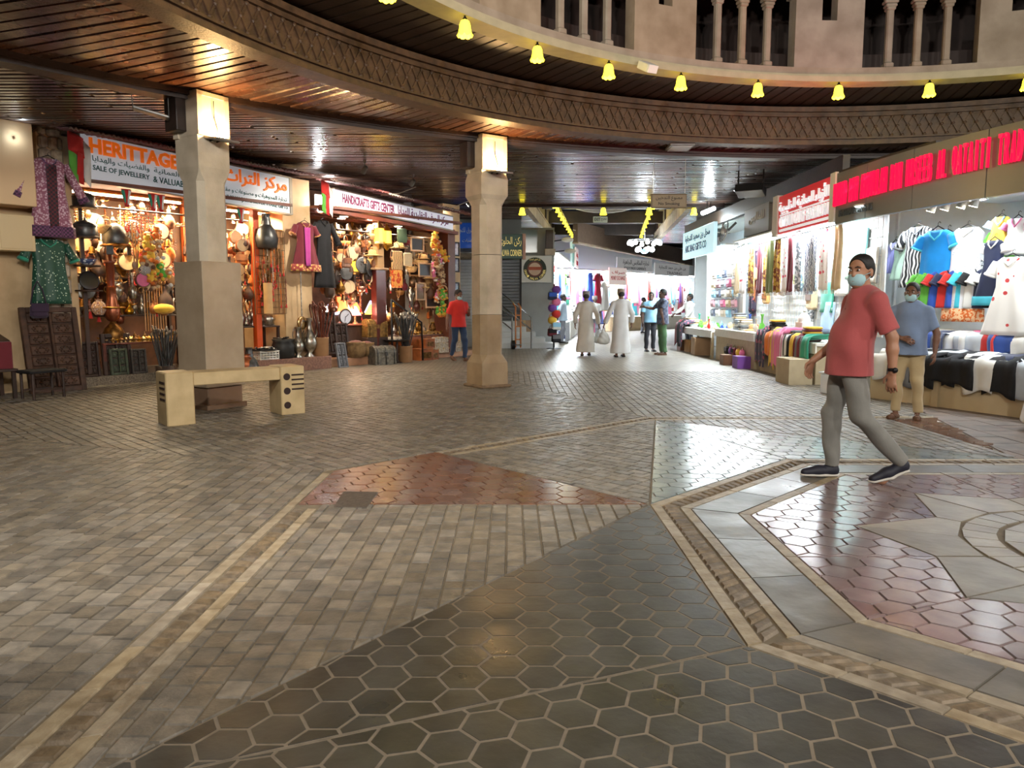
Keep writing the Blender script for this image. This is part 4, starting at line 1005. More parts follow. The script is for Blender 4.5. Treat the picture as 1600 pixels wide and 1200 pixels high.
# plinths
mb=MB(); lbox(mb,-.35,2.45,-1.7,.0,0,.165); struct('trim_3',mb,m_pebb,'pebble faced step before the orange sign shop')
mb=MB(); lbox(mb,2.45,4.86,-1.7,.3,0,.28,.01); struct('trim_4',mb,m_gran,'reddish granite step between the souvenir shops')
mb=MB(); lbox(mb,4.86,7.2,-1.7,.1,0,.19,.01); struct('trim_5',mb,mat('pink_tile_step',srgb(186,140,108),.45,var=.2,nscale=8),'pink tiled step of the purple sign shop')
mb=MB(); lbox(mb,7.2,10.2,-1.7,-.05,0,.15,.01); struct('trim_6',mb,mat('pink_tile_step',srgb(186,140,108)))

# red corrugated awnings, sheet by sheet
m_awn=mat('red_roof_sheet',srgb(122,62,58),.55,ncol=srgb(84,42,42),nscale=6,orand=.2)
m_awne=mat('pale_sheet_edge',srgb(176,160,150),.6,var=.3,nscale=8)
def awning(s0,s1,z0,z1,label,n):
    T=thing('corrugated_awning',label,'awning',LW_(s0,0,z0),LRZ)
    for i in range(n):
        w=(s1-s0)/n; a=w*i; zz=(z1-z0)*i/n; tilt=(z1-z0)/n
        def fn(u,v,a=a,zz=zz): return (a+u*(w+.06), -.32-.55*v, zz+tilt*u+.03-.07*v+.018*math.sin(u*w/.075*2*pi)+.012*(i%2))
        MB().sheet(fn,24,3,.012).build('sheet',m_awn,T)
        MB().sheet(lambda u,v,a=a,zz=zz:(a+u*(w+.04),-.874-.004*v,zz+tilt*u-.03-.03*v+.018*math.sin(u*w/.075*2*pi)+.012*(i%2)),24,1,.006).build('edge_strip',m_awne if i%2==0 else m_awn,T)
awning(-.35,4.1,4.10,3.98,'weathered red corrugated awning above the orange lettered sign',6)
awning(4.5,9.1,3.96,3.64,'weathered red corrugated awning above the purple lettered sign',6)

# signs
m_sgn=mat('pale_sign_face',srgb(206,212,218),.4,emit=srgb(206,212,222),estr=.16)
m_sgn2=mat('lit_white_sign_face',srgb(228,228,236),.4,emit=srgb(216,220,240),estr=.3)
m_orl=mat('orange_letter',srgb(240,120,24),.5,emit=srgb(240,110,20),estr=.25); m_tel=mat('teal_letter',srgb(16,84,78),.6); m_pul=mat('purple_letter',srgb(120,28,74),.6)
m_alu=mat('aluminium_frame',srgb(150,140,124),.4,metal=.7)
T=thing('shop_sign','long pale shop sign with orange block letters and green Arabic lettering','sign',(0,0,0))
s0,s1=0.0,3.96; b0,b1,t0,t1=3.42,3.22,4.14,3.92
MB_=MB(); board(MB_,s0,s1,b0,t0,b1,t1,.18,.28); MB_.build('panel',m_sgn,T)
mb=MB(); board(mb,s0-.03,s0+.03,b0-.02,t0+.02,b0-.02,t0+.02,.16,.3); board(mb,s1-.03,s1+.03,b1-.02,t1+.02,b1-.02,t1+.02,.16,.3); board(mb,s0,s1,b0-.03,b0,b1-.03,b1,.16,.3); board(mb,s0,s1,t0,t0+.03,t1,t1+.03,.16,.3); mb.build('frame',m_alu,T)
UR=Vector((LU.x,LU.y,(b1-b0)/(s1-s0))).normalized()
def stext(T,name,body,m,sa,sb,f0,f1,ar=False,o=.283,depth=.006,bold=0.0,geom=(0.0,3.96,3.42,4.14,3.22,3.92)):
    S0,S1,B0,T0_,B1,T1_=geom; sm=(sa+sb)/2; u=(sm-S0)/(S1-S0); zb=B0+(B1-B0)*u; zt=T0_+(T1_-T0_)*u
    zc=zb+(zt-zb)*(f0+f1)/2; hh=(zt-zb)*(f1-f0); UR=Vector((LU.x,LU.y,(B1-B0)/(S1-S0))).normalized()
    return text(name,body,m,T,LW_(sm,o,zc),sb-sa,hh,right=UR,depth=depth,ar=ar,bold=bold)
stext(T,'lettering','HERITTAGE GEMS',m_orl,.16,2.42,.60,.95,depth=.03,bold=.035)
stext(T,'arabic_lettering','والفضيات والهدايا',m_tel,.2,1.12,.40,.56,ar=True)
stext(T,'arabic_lettering','الخناجر العمانية',m_tel,1.2,2.1,.40,.56,ar=True)
stext(T,'lettering','SALE OF JEWELLERY',m_tel,.2,1.12,.20,.35,bold=.012)
stext(T,'lettering','& VALUABLE ARTS',m_tel,1.18,2.15,.20,.35,bold=.012)
stext(T,'arabic_lettering','مركز التراث',m_orl,2.5,3.86,.50,.95,ar=True,depth=.03,bold=.015)
stext(T,'arabic_lettering','تجارة المجوهرات و مصنوعات و مقتنيات',m_tel,2.3,3.86,.28,.43,ar=True)
stext(T,'lettering','OMANI KHANJAR & SILVER WARE GIFTS',m_tel,2.3,3.88,.08,.22,bold=.008)
T=thing('shop_sign','narrow white shop sign with purple letters over the wooden canopy','sign',(0,0,0))
g2=(5.05,8.72,3.52,3.84,3.26,3.58)
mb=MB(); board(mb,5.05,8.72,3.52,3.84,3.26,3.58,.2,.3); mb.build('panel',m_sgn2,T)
mb=MB(); board(mb,5.05,8.72,3.49,3.52,3.23,3.26,.18,.31); board(mb,5.05,8.72,3.84,3.87,3.58,3.61,.18,.31); mb.build('frame',m_alu,T)
stext(T,'lettering','HANDICRAFTS GIFTS CENTER',m_pul,5.25,6.75,.22,.84,o=.302,bold=.035,geom=g2)
stext(T,'arabic_lettering','مركز الحرف التقليدية للهدايا',m_pul,6.85,8.55,.15,.9,o=.302,ar=True,bold=.012,geom=g2)

# ---- leftmost bay: cream box, wall with rough stone pilaster
mb=MB(); lbox(mb,-3.2,-.55,-.6,-.02,0,4.1); struct('wall_side',mb,m_cream,'cream wall left of the souvenir shops')
T=thing('stone_pilaster','rough whitewashed stone pilaster beside the cream wall','pilaster',LW_(-.38,.08,0),LRZ)
rd=random.Random(4); z=.17
m_ws=mat('whitewashed_rubble',srgb(196,180,156),.85,ncol=srgb(140,124,104),nscale=9,bump=.6,bscale=18,orand=.12)
while z<4.1:
    h=rd.uniform(.16,.28); x=-.16
    while x<.16:
        w=min(rd.uniform(.12,.24),.17-x+.02)
        MB().box((x+w/2,0,z+h/2),(w-.008,.22+rd.uniform(0,.05),h-.008),bev=.03).build('stone',m_ws,T); x+=w
    z+=h
MB().box((0,.04,2.1),(.34,.16,3.95)).build('core',m_cream,T)
T=thing('wall_box','cream metal sign box fixed high on the side wall','box',LW_(-1.35,.22,2.88),LRZ)
MB().box((0,0,.62),(1.3,.42,1.24),bev=.01).build('casing',mat('cream_box_paint',srgb(232,200,156),.5),T); MB().box((.656,-.0,.62),(.01,.36,1.16),bev=.003).build('side_panel',mat('cream_box_edge',srgb(214,180,130),.5),T)
T=thing('wall_box','pale electric cabinet below the cream sign box','box',LW_(-1.2,.24,2.2),LRZ)
MB().box((0,0,.27),(.9,.34,.54),bev=.008).build('casing',mat('pale_cabinet_paint',srgb(226,204,160),.5),T); MB().box((.2,-.175,.27),(.42,.012,.48),bev=.003).build('cabinet_door',mat('pale_cabinet_paint',srgb(226,204,160)),T)
T=thing('tube_light','short lit tube light under the ceiling above the sign box','light',LW_(-.95,.3,4.07),LRZ)
MB().box((0,0,-.06),(.5,.1,.06),bev=.01).build('housing',m_white,T); MB().cyl((-.22,0,-.11),(.22,0,-.11),.022,n=8).build('tube',mat('cool_tube',(1,1,1),.3,emit=(.75,.9,1),estr=9),T); MB().cyl((-.2,0,0),(-.2,0,.03),.01,n=6).cyl((.2,0,0),(.2,0,.03),.01,n=6).build('mount',m_black,T)
lamp('tube_glow','POINT',(0,-.1,-.2),14,(.8,.92,1),.1,parent=T)
T=thing('security_camera','small white wall camera above the hung kaftan','camera',LW_(-.62,.2,3.42),LRZ)
MB().box((-.1,-.06,0),(.3,.12,.1),bev=.03).build('housing',m_white,T); MB().cyl((.05,-.06,0),(.05,.1,.0),.02,n=8).build('arm',m_white,T)
# frame lamp hanging from the ceiling
p=atY(235,150,9.6); T=thing('ceiling_frame_lamp','unlit lamp in a thin metal frame hanging from the ceiling','lamp',(p.x,p.y,ZC),R_(25))
MB().box((0,0,-.33),(.42,.18,.035),ry=R_(12),bev=.01).build('housing',m_grey,T); MB().tube([(-.2,0,-.3),(-.22,0,0)],.007,5).tube([(.2,0,-.36),(.2,0,0)],.007,5).tube([(-.22,.0,-.08),(.2,0,-.1)],.007,5).build('frame',m_grey,T)
MB().tube([(-.2,0,-.05),(-.5,.05,-.08),(-.9,.1,-.06),(-1.2,.1,-.0)],.009,5).build('cable',m_wire,T)

# ---- flags
put(K['flag'],LW_(-.18,.36,4.14),'large red white and green flag beside the stone pilaster',None,LRZ,1.05)
put(K['flag'],LW_(4.62,.42,3.98),'large red white and green flag on the pier between the souvenir shops',None,LRZ,.92)
for i,px in enumerate((197,238,250,347,375)):
    s,z=H(px,300,.2); put(K['pennant'],LW_(s,.2,3.38-.05*s),'small flag hanging under the orange lettered sign','small flags under the orange sign',LRZ,1.0)

# ---- orange sign shop: lights
m_tube=mat('warm_tube',(1,.9,.7),.3,emit=(1,.86,.6),estr=16)
for sa,sb,z,nm in ((.05,2.0,3.28,'long warm tube light along the front of the orange sign shop'),(2.3,3.8,3.24,'shorter warm tube light behind the plinth column in the orange sign shop')):
    T=thing('tube_light',nm,'light',LW_((sa+sb)/2,-.35,z),LRZ)
    L_=sb-sa; MB().box((0,0,.05),(L_,.1,.06),bev=.012).build('housing',mat('brass_channel',srgb(180,130,60),.4,metal=.6),T); MB().cyl((-L_/2+.03,0,0),(L_/2-.03,0,0),.022,n=8).build('tube',m_tube,T)
    MB().box((-L_/2+.02,0,.05),(.04,.07,.12)).box((L_/2-.02,0,.05),(.04,.07,.12)).build('end_cap',m_white,T)
    lamp('tube_glow','AREA',(0,-.03,-.06),210*L_/2,(1,.78,.46),L_*.95,rot=(R_(14),0,0),parent=T,sy=.12)
G1='goods of the orange sign shop'
# timber rails and shelves
def rail(s0,s1,o,z,label,m=DK,r=.016):
    T=MB(); T.cyl(LW_(s0,o,z),LW_(s1,o,z),r,n=8); return tag(T.build('hanging_rail',m),label,'rail')
def shelf(s0,s1,o0,o1,z,label,m=DK,legs=True):
    T=thing('display_shelf',label,'shelf',LW_((s0+s1)/2,(o0+o1)/2,.165),LRZ); w=s1-s0; d=o1-o0; zz=z-.165
    MB().box((0,0,zz-.015),(w,d,.03),bev=.005).build('board',m,T)
    if legs:
        for x in (-w/2+.03,w/2-.03): MB().box((x,d/2-.04,zz/2),(.05,.05,zz-.03)).build('upright',m,T); MB().box((x,-d/2+.04,zz/2),(.05,.05,zz-.03)).build('upright',m,T)
    return T
rail(.0,3.3,-.25,3.05,'dark rail carrying hanging goods in the orange sign shop')
rail(.0,3.3,-.75,2.9,'rear rail carrying hanging goods in the orange sign shop')
shelf(.05,2.3,-1.62,-1.25,2.45,'upper back shelf crowded with brassware'); shelf(.05,2.3,-1.62,-1.2,1.9,'middle back shelf crowded with brassware',legs=False); shelf(.0,2.4,-1.1,-.55,1.2,'long dark shelf with tall brass hookah'); 
shelf(.35,2.2,-.5,-.1,.72,'low front shelf heaped with golden oil lamps',RW)
shelf(2.55,3.9,-.75,-.15,.95,'dark table with silver vessels behind the plinth column')
# dark slender stand with pots, left end
T=thing('pot_stand','slender dark stand with four small round shelves','stand',LW_(.08,.02,.165),LRZ)
MB().box((0,.05,1.6),(.06,.05,3.1)).build('post',DK,T)
for z in (2.98,2.50,2.03,1.62): MB().lathe([(.2,z-.015-.165),(.21,z-.165),(.2,z+.01-.165)],14,c=(0.02,-.08,0)).build('shelf_disc',DK,T)
put(K['lidpot'],LW_(.1,.1,2.99),'upper lidded pewter pot on the slender stand',None,LRZ,1.05); put(K['lidpot'],LW_(.1,.1,2.51),'second lidded pewter pot on the slender stand',None,LRZ,1.15)
put(K['bowl'],LW_(.1,.1,2.04),'blue and white bowl on the slender stand',None,LRZ,1.1,over={'*':pattern_mat('blue_white_glaze',[srgb(210,214,222),srgb(70,80,120)],'voronoi',18,.25)})
put(K['plate'],LW_(.1,.13,1.78),'dark plate with a pale bird standing on the slender stand',None,LRZ,1.1,rx=R_(80),over={'*':mat('black_plate',srgb(28,26,30),.3)})
put(K['jar'],LW_(.42,-.35,1.205),'painted jar beside the tall hookah',None,LRZ,1.15)
put(K['hookah'],LW_(.62,-.3,.735),'tall wood and copper hookah with brass tray',None,LRZ,1.18)
s,z=H(180,365,-.2); put(K['helmet'],LW_(s,-.2,z),'dark metal helmet hanging among the brass goods',None,LRZ,1.25)
# kaftan and green dress on the pilaster
put(dress('embroidered_kaftan','kaftan',1.2,.25,.33,.62,(pattern_mat('kaftan_print',[srgb(214,184,196),srgb(170,120,140),srgb(150,90,110)],'voronoi',34),pattern_mat('kaftan_print',[]) ,pattern_mat('kaftan_trim',[srgb(120,70,110),srgb(190,150,160),srgb(60,40,60)],'check',34)),yoke=pattern_mat('kaftan_panel',[srgb(96,34,44),srgb(170,130,130),srgb(40,30,40)],'check',30),seed=1,hem=pattern_mat('kaftan_trim',[])),LW_(-.48,.36,3.74),'lilac patterned kaftan with dark embroidered front hung on the pilaster',None,LRZ,1.0)
put(dress('sequinned_dress','dress',1.0,.27,.29,.3,(pattern_mat('green_sequins',[srgb(206,222,200),srgb(24,92,68),srgb(18,74,56)],'voronoi',26,.5,.22),pattern_mat('green_sequins',[]),TEA),seed=2),LW_(-.55,.33,2.5),'dark green dress dotted with pale sequins below the lilac kaftan',None,LRZ,1.0)
# carved door leaning at the left end
def carved_door(loc,rz,label,w,h,m,cols,rows,rx=R_(-9),name='carved_door'):
    T=thing(name,label,'door panel',loc,rz); T.rotation_euler=(rx,0,rz); t=min(.06,w*.1)
    for x in (-w/2+t*.7,w/2-t*.7): MB().box((x,0,h/2),(t*1.4,.06,h),bev=.008).build('stile',m,T)
    for z in (t*.7,h-t*.7): MB().box((0,0,z),(w-t*2.8,.06,t*1.4),bev=.008).build('rail',m,T)
    MB().box((0,-.01,h/2),(t*.6,.07,h-t*2.8),bev=.01).build('centre_bar',m,T)
    MB().box((0,.018,h/2),(w-t*2,.02,h-t*2)).build('backing',DK,T)
    cw=(w-t*3.4)/2; rh=(h-t*2.8)/rows
    for sg in (-1,1):
        for r in range(rows):
            P=MB().box((sg*(cw/2+t*.3),-.004,t*1.4+rh*(r+.5)),(cw-.02,.03,rh-.02),bev=.012).build('panel',m,T)
            mb=MB(); c=Vector((sg*(cw/2+t*.3),-.024,t*1.4+rh*(r+.5)))
            for k in range(8):
                a=k*pi/4; mb.ball(c+Vector((math.cos(a)*cw*.24,0,math.sin(a)*rh*.26)),(cw*.1,.012,rh*.1),6,4)
            mb.build('rosette',m,P)
    return T
s,z=H(92,600,.42); carved_door(LW_(s,.42,0.0),LRZ+R_(4),'large carved dark wooden door panel leaning at the shop corner',.84,1.36,mat('carved_brown_wood',srgb(88,60,44),.55,ncol=srgb(56,38,28),nscale=8,bump=.4,bscale=30),2,7)
s,z=H(140,565,.05); 
for px,py,w,h,m,lb in ((186,590,.5,.72,DK,'dark carved panel standing behind the green plaque'),(188,588,.3,.46,mat('green_patina_wood',srgb(86,98,78),.7,ncol=srgb(60,66,54),nscale=14),'small greenish carved plaque on the pebble step'),(219,585,.27,.44,mat('grey_patina_wood',srgb(88,82,76),.7,ncol=srgb(58,54,50),nscale=14),'small grey carved plaque on the pebble step'),(143,588,.3,.6,DK,'dark arched carved panel beside the leaning door')):
    o=-.12 if w>.4 else .0-.04; s,z=H(px,py,o); carved_door(LW_(s,o,.165),LRZ,lb,w,h,m,2,3 if h<.6 else 4,rx=R_(-6),name='carved_plaque')
# bench seat, red chest at far left edge
put(K['stool'],LW_(-1.0,1.05,0),'dark low stool beside the carved door',None,LRZ+.2,(1.3,1.1,.95))
put(kit('red_display_case','case',('case',MB().box((0,0,.2),(.9,.6,.4),bev=.01),MAR),('lid',MB().box((0,.1,.46),(.92,.62,.04),rx=R_(12),bev=.008),DK),('handle',MB().box((.2,-.31,.3),(.16,.02,.03),bev=.004),SV)),LW_(-1.75,.55,.45),'maroon display case with tilted dark lid beside the carved door',None,LRZ)
put(kit('low_table','table',('top',MB().box((0,0,.43),(1.0,.66,.04),bev=.006),DK),('leg',MB().box((-.45,-.28,.21),(.05,.05,.42)),DK),('leg',MB().box((.45,-.28,.21),(.05,.05,.42)),DK),('leg',MB().box((-.45,.28,.21),(.05,.05,.42)),DK),('leg',MB().box((.45,.28,.21),(.05,.05,.42)),DK)),LW_(-1.75,.55,0),'dark low table under the maroon case',None,LRZ)
put(K['satchel'],LW_(-.78,.45,1.75),'dark purple cloth bag hanging beside the green dress',None,LRZ,1.1,over={'*':cloth('plum',(58,40,66))})
# plush toys in a cluster by the column
rd=random.Random(11)
for i in range(20):
    px=rd.uniform(228,262); py=352+82*(i/20); o=rd.uniform(-.1,.1); s,z=H(px,py,o)
    k=PL[[0,4,1,2,3,0,4,2,6,1][i%10]]; put(k,LW_(s,o,z),kname(k)+' plush toy bunched beside the plinth column','plush toys in the orange sign shop',LRZ+rd.uniform(-.6,.6),rd.uniform(.85,1.2),ry=rd.uniform(-.5,.5))
put(kit('zebra_ball','ball',('ball',MB().ball((0,0,0),.1,12,9),pattern_mat('zebra',[srgb(230,226,220),srgb(20,20,22)],'wave',26,thr=.5))),LW_(*(lambda q:(q[0],.05,q[1]))(H(226,422,.05))),'black and white striped ball below the plush toys',None,LRZ)
put(K['drum'],LW_(*(lambda q:(q[0],.02,q[1]))(H(222,425,.02))),'small hand drum with pink skin below the plush toys',None,LRZ,.85,over={'skin':PNK})
# necklaces, ladles, lanterns, swords on the front rail
for i in range(16):
    px=188+i*3.2; s,z=H(px,312,-.25); c=[ORG,ORG,RED,GRY,cloth('rust',(170,70,30)),SV][i%6]
    put(K['necklace'],LW_(s,-.25+.02*(i%3),3.0-.1*(i%2)),cname(c)+' bead strand hanging from the front rail','bead necklaces in the orange sign shop',LRZ,.8,over={'beads':c})
for i in range(7):
    s,z=H(206+i*4.2,350,-.05); put(K['ladle'],LW_(s,-.05,z-.12*(i%3)),'long wooden ladle hanging by the plush toys','wooden ladles',LRZ+rd.uniform(-.3,.3),1.05,ry=rd.uniform(-.08,.08))
for i in range(18):
    s=rd.uniform(.3,3.0); o=rd.choice([-.25,-.5,-.75]); k=rd.choice(['lantern','gourd','satchel','dagger','basket','bell','plate','mask']);
    z=rd.uniform(2.3,3.0); put(K[k],LW_(s,o,z),{'lantern':'brass lantern hanging inside the orange sign shop','gourd':'leather flask hanging inside the orange sign shop','satchel':'leather bag hanging inside the orange sign shop','dagger':'sheathed curved dagger hanging inside the orange sign shop','basket':'straw basket hanging inside the orange sign shop','bell':'aged brass bell hanging inside the orange sign shop','plate':'metal plate hanging inside the orange sign shop','mask':'carved mask hanging inside the orange sign shop'}[k],k+'s hanging in the orange sign shop',LRZ+rd.uniform(-.3,.3),rd.uniform(.9,1.25),rx=R_(80) if k=='plate' else 0)
# hanging strings that reach down in dense columns (bells, daggers, beads)
for i in range(46):
    px=rd.uniform(118,275); py=rd.uniform(345,470); o=rd.uniform(-1.0,-.35); s,z=H(px,py,o)
    if not .05<s<2.6: continue
    k=rd.choice(['bell','bell','dagger','gourd','strand','plate','mask']); put(K[k],LW_(s,o,z),{'dagger':'curved dagger in the dense display of the orange sign shop','bell':'brass bell in the dense display of the orange sign shop','gourd':'brown flask in the dense display of the orange sign shop','strand':'shell strand in the dense display of the orange sign shop','plate':'round metal plate in the dense display of the orange sign shop','mask':'dark mask in the dense display of the orange sign shop'}[k],k+'s in the dense display',LRZ+rd.uniform(-.4,.4),rd.uniform(1.0,1.5),rx=R_(82) if k=='plate' else 0)
# brassware on back shelves and the long shelf
def row(keys,s0,s1,o,z,n,label,group,sc=(.8,1.15),over=None):
    for i in range(n):
        k=keys[i%len(keys)]; s=s0+(s1-s0)*(i+.5)/n
        put(K[k],LW_(s,o+rd.uniform(-.04,.04),z),label[k],group,LRZ+rd.uniform(-1,1),rd.uniform(*sc),over=over)
LB={'dallah':'brass coffee pot on %s','ewer':'metal ewer on %s','sprink':'slender sprinkler on %s','burner':'domed incense burner on %s','vase':'metal vase on %s','urn':'round brass urn on %s','jar':'painted jar on %s','vessel':'pewter urn on %s'}
def lb(w): return {k:v%w for k,v in LB.items()}
bo={'*':BR}
for z,w,sc in ((2.455,'the upper back shelf',(.9,1.2)),(1.905,'the middle back shelf',(1,1.3))):
    row(['dallah','urn','ewer','burner','vase','sprink'],.1,2.3,-1.4,z,14,lb(w),'brassware on '+w,sc)
row(['urn','dallah','burner','vase','sprink','jar'],.95,2.35,-.82,1.205,12,lb('the long dark shelf'),'brassware on the long dark shelf')
row(['dallah','burner','urn'],.1,1.2,-.95,1.205,7,lb('the long dark shelf'),'brassware on the long dark shelf')
for i in range(46):
    s=.42+1.74*((i%23)+.5)/23; o=-.16-.13*(i//23)+rd.uniform(-.04,.04)
    put(K['genie'],LW_(s,o,.725),'small golden oil lamp on the heaped low shelf','golden oil lamps on the low shelf',rd.uniform(0,6),rd.uniform(.9,1.3))
for i in range(10): put(K['dallah'],LW_(.5+1.6*i/9,-.42,.725),'brass coffee pot at the back of the low shelf','coffee pots on the low shelf',LRZ+rd.uniform(-1,1),.55)
put(K['cushion'],LW_(*(lambda q:(q[0],-.3,1.205))(H(256,490,-.3))),'yellow cushion on the long dark shelf',None,LRZ,1.0)
for i in range(9):  # upright wooden rods behind
    s,z=H(228+i*4.0,470,-.3); put(K['stick'],LW_(s,-.36,.9),'wooden rod standing upright beside the plush toys','upright rods',rd.uniform(0,6),.95,over={'*':LW})
# bundle of grey canes in a tub beside the plinth column
def bundle(key,tub_loc,n,label_t,label_c,group,over=None,sp=.2,h0=.1,sc=1.0,tub=None):
    put(tub or K['pottub'],tub_loc,label_t,None,0,1.0)
    for i in range(n):
        a=rd.uniform(0,6.28); r=.1*math.sqrt(rd.random()); t=rd.uniform(.3,1)*sp
        put(K[key],(tub_loc[0]+r*math.cos(a),tub_loc[1]+r*math.sin(a),tub_loc[2]+h0),label_c,group,rd.uniform(0,6),sc*rd.uniform(.92,1.08),rx=t*math.sin(a)*-1 if True else 0,ry=t*math.cos(a),over=over)
s,z=H(258,570,.25); bundle('wand',LW_(s,.25,0),30,'dark tub holding silver tipped canes beside the plinth column','silver tipped cane in the tub beside the plinth column','silver tipped canes',sp=.42,h0=.2,tub=kit('dark_tub','tub',('tub',lath([(.15,0),(.16,.02),(.165,.3),(.15,.3)],14),DK)))

# right part of the orange sign shop
mb=MB(); lbox(mb,3.3,3.42,-.2,-.06,.28,3.36); T=tag(mb.build('orange_post',mat('orange_paint',srgb(214,84,24),.45,var=.2,nscale=5)),'glossy orange wooden post at the shop front','post')
mb=MB(); lbox(mb,2.6,3.3,-1.6,-1.5,.28,3.36); tag(mb.build('orange_board',mat('orange_board_paint',srgb(206,96,36),.6,var=.2,nscale=4)),'orange board behind hanging leather flasks','board')
for i in range(30):
    px=rd.uniform(352,398); py=rd.uniform(345,450); o=rd.uniform(-.9,-.15); s,z=H(px,py,o)
    k=rd.choice(['gourd','gourd','satchel','bell','dagger','mask','drum']); put(K[k],LW_(s,o,z),{'gourd':'brown leather flask hanging before the orange board','satchel':'leather pouch hanging before the orange board','bell':'brass bell hanging before the orange board','dagger':'dagger hanging before the orange board','mask':'dark mask hanging before the orange board','drum':'small drum hanging before the orange board'}[k],k+'s before the orange board',LRZ+rd.uniform(-.5,.5),rd.uniform(.8,1.1))
put(K['lantern'],LW_(*(lambda q:(q[0],-.1,q[1]))(H(372,452,-.1))),'small red lantern hanging above the silver vessels',None,LRZ,.8,over={'glass':mat('red_lantern_glass',srgb(230,60,30),.3,emit=srgb(255,60,20),estr=1.5)})
row(['ewer','vase','burner','sprink','vessel','burner','dallah','burner'],2.6,3.85,-.3,.955,14,lb('the dark table beside the orange post'),'silverware on the dark table',(.9,1.2),over={'*':SV})
row(['burner','ewer','vase','burner','dallah'],2.6,3.85,-.55,.955,9,lb('the dark table beside the orange post'),'silverware on the dark table',(.9,1.2),over={'*':SV})
put(K['vessel'],LW_(*(lambda q:(q[0],.02,q[1]-.0))(H(417,388,.02))),'pewter urn hanging beside the orange post',None,LRZ,1.45)
# bead wall
T=thing('wire_grid','wire grid hung with shell strands on the pier','grid',LW_(3.66,-.05,0),LRZ)
mb=MB()
for i in range(9): mb.cyl((-.34+.085*i,0,1.2),(-.34+.085*i,0,2.9),.005,n=4)
for i in range(14): mb.cyl((-.34,0,1.2+.13*i),(.34,0,1.2+.13*i),.005,n=4)
mb.build('wires',BRD,T); MB().box((0,.04,2.05),(.74,.03,1.75)).build('backing_board',mat('tan_board',srgb(170,128,84),.7,var=.2),T)
for i in range(34):
    s=3.36+.62*rd.random(); z=rd.uniform(1.75,2.75); put(K['strand'],LW_(s,-.02+.03*rd.random(),z),'shell and bead strand on the wire grid','strands on the wire grid',LRZ,rd.uniform(.6,.9),over={'beads':rd.choice([CP,ORG,cloth('rust',(170,70,30)),BONE,BRD])})
put(kit('parchment_roll','roll',('roll',MB().cyl((0,0,0),(0,0,.62),.09,n=14),mat('parchment',srgb(206,166,112),.7,var=.15))),LW_(3.5,.06,1.2),'pale parchment cylinder beside the orange post',None,LRZ)
put(kit('brass_pan','pan',('bowl',MB().ball((0,0,-.62),(.13,.05,.14),14,9),BR),('handle',MB().cyl((0,0,-.5),(0,0,.5),.014,n=6),SV)),LW_(4.28,.08,1.62),'large brass pan with long silver handle on the pier',None,LRZ)
put(dress('embroidered_dress','dress',1.0,.24,.36,.22,(MAR,MAR,pattern_mat('gold_trim',[srgb(206,160,90),srgb(150,60,60)],'check',40)),waist=.8,hem=pattern_mat('gold_hem',[srgb(220,176,100),srgb(150,60,50)],'voronoi',20,thr=.45),yoke=cloth('magenta',(176,60,140)),seed=5,fold=.026),LW_(4.36,.16,3.18),'maroon dress with magenta front and gold hem hung on the pier',None,LRZ,1.0)
# granite step goods
put(K['whitebasket'],LW_(*(lambda q:(q[0],.12,.28))(H(415,560,.12))),'white plastic basket holding small knives on the granite step',None,LRZ,1.0)
put(K['tray'],LW_(*(lambda q:(q[0],.12,.455))(H(412,545,.12))),'pewter tray of small knives on the white basket',None,LRZ,1.0)
c=H(412,540,.12)[0]
for i in range(26):
    put(K['knife'],LW_(c+rd.uniform(-.17,.17),.12+rd.uniform(-.14,.14),.475+.012*(i%4)),'small sheathed knife in the heap on the white basket','small knives on the basket tray',rd.uniform(0,6),1.0,over={'sheath':rd.choice([SV,WHT,BK])})
put(K['bighandi'],LW_(*(lambda q:(q[0],.08,.28))(H(443,560,.08))),'black metal pot on the granite step',None,LRZ,1.35)
for i in range(10): put(K['knife'],LW_(H(443,540,.08)[0]+rd.uniform(-.14,.14),.08+rd.uniform(-.12,.12),.675+.01*(i%3)),'small sheathed knife on the black pot','small knives on the black pot',rd.uniform(0,6),1.0,over={'sheath':rd.choice([SV,CRM,BK])})
put(K['ewer'],LW_(*(lambda q:(q[0],.17,.28))(H(466,560,.17))),'silver ewer with pointed cover on the granite step',None,LRZ+.4,1.2); put(K['ewer'],LW_(*(lambda q:(q[0],.16,.28))(H(484,560,.16))),'taller silver ewer with flared neck on the granite step',None,LRZ+.2,1.55)
put(K['claypot'],LW_(*(lambda q:(q[0],.46,0))(H(383,580,.44))),'brown clay pot on the floor behind the bench',None,LRZ,1.2,over={'*':CP})
put(K['vessel'],LW_(2.75,.5,0),'pewter urn on the floor behind the bench',None,LRZ,1.2)
s,z=H(502,568,.12); bundle('stick',LW_(s,.13,.28),22,'tan clay planter holding red walking canes','red wooden walking cane in the tan planter','red walking canes',sp=.3,h0=.12,sc=1.0)
# ================================================================ purple sign shop
rd=random.Random(23)
def HP(px,py,o): s,z=H(px,py,o); return LW_(s,o,z)
def HF(px,py,o,z): s,_=H(px,py,o); return LW_(s,o,z)
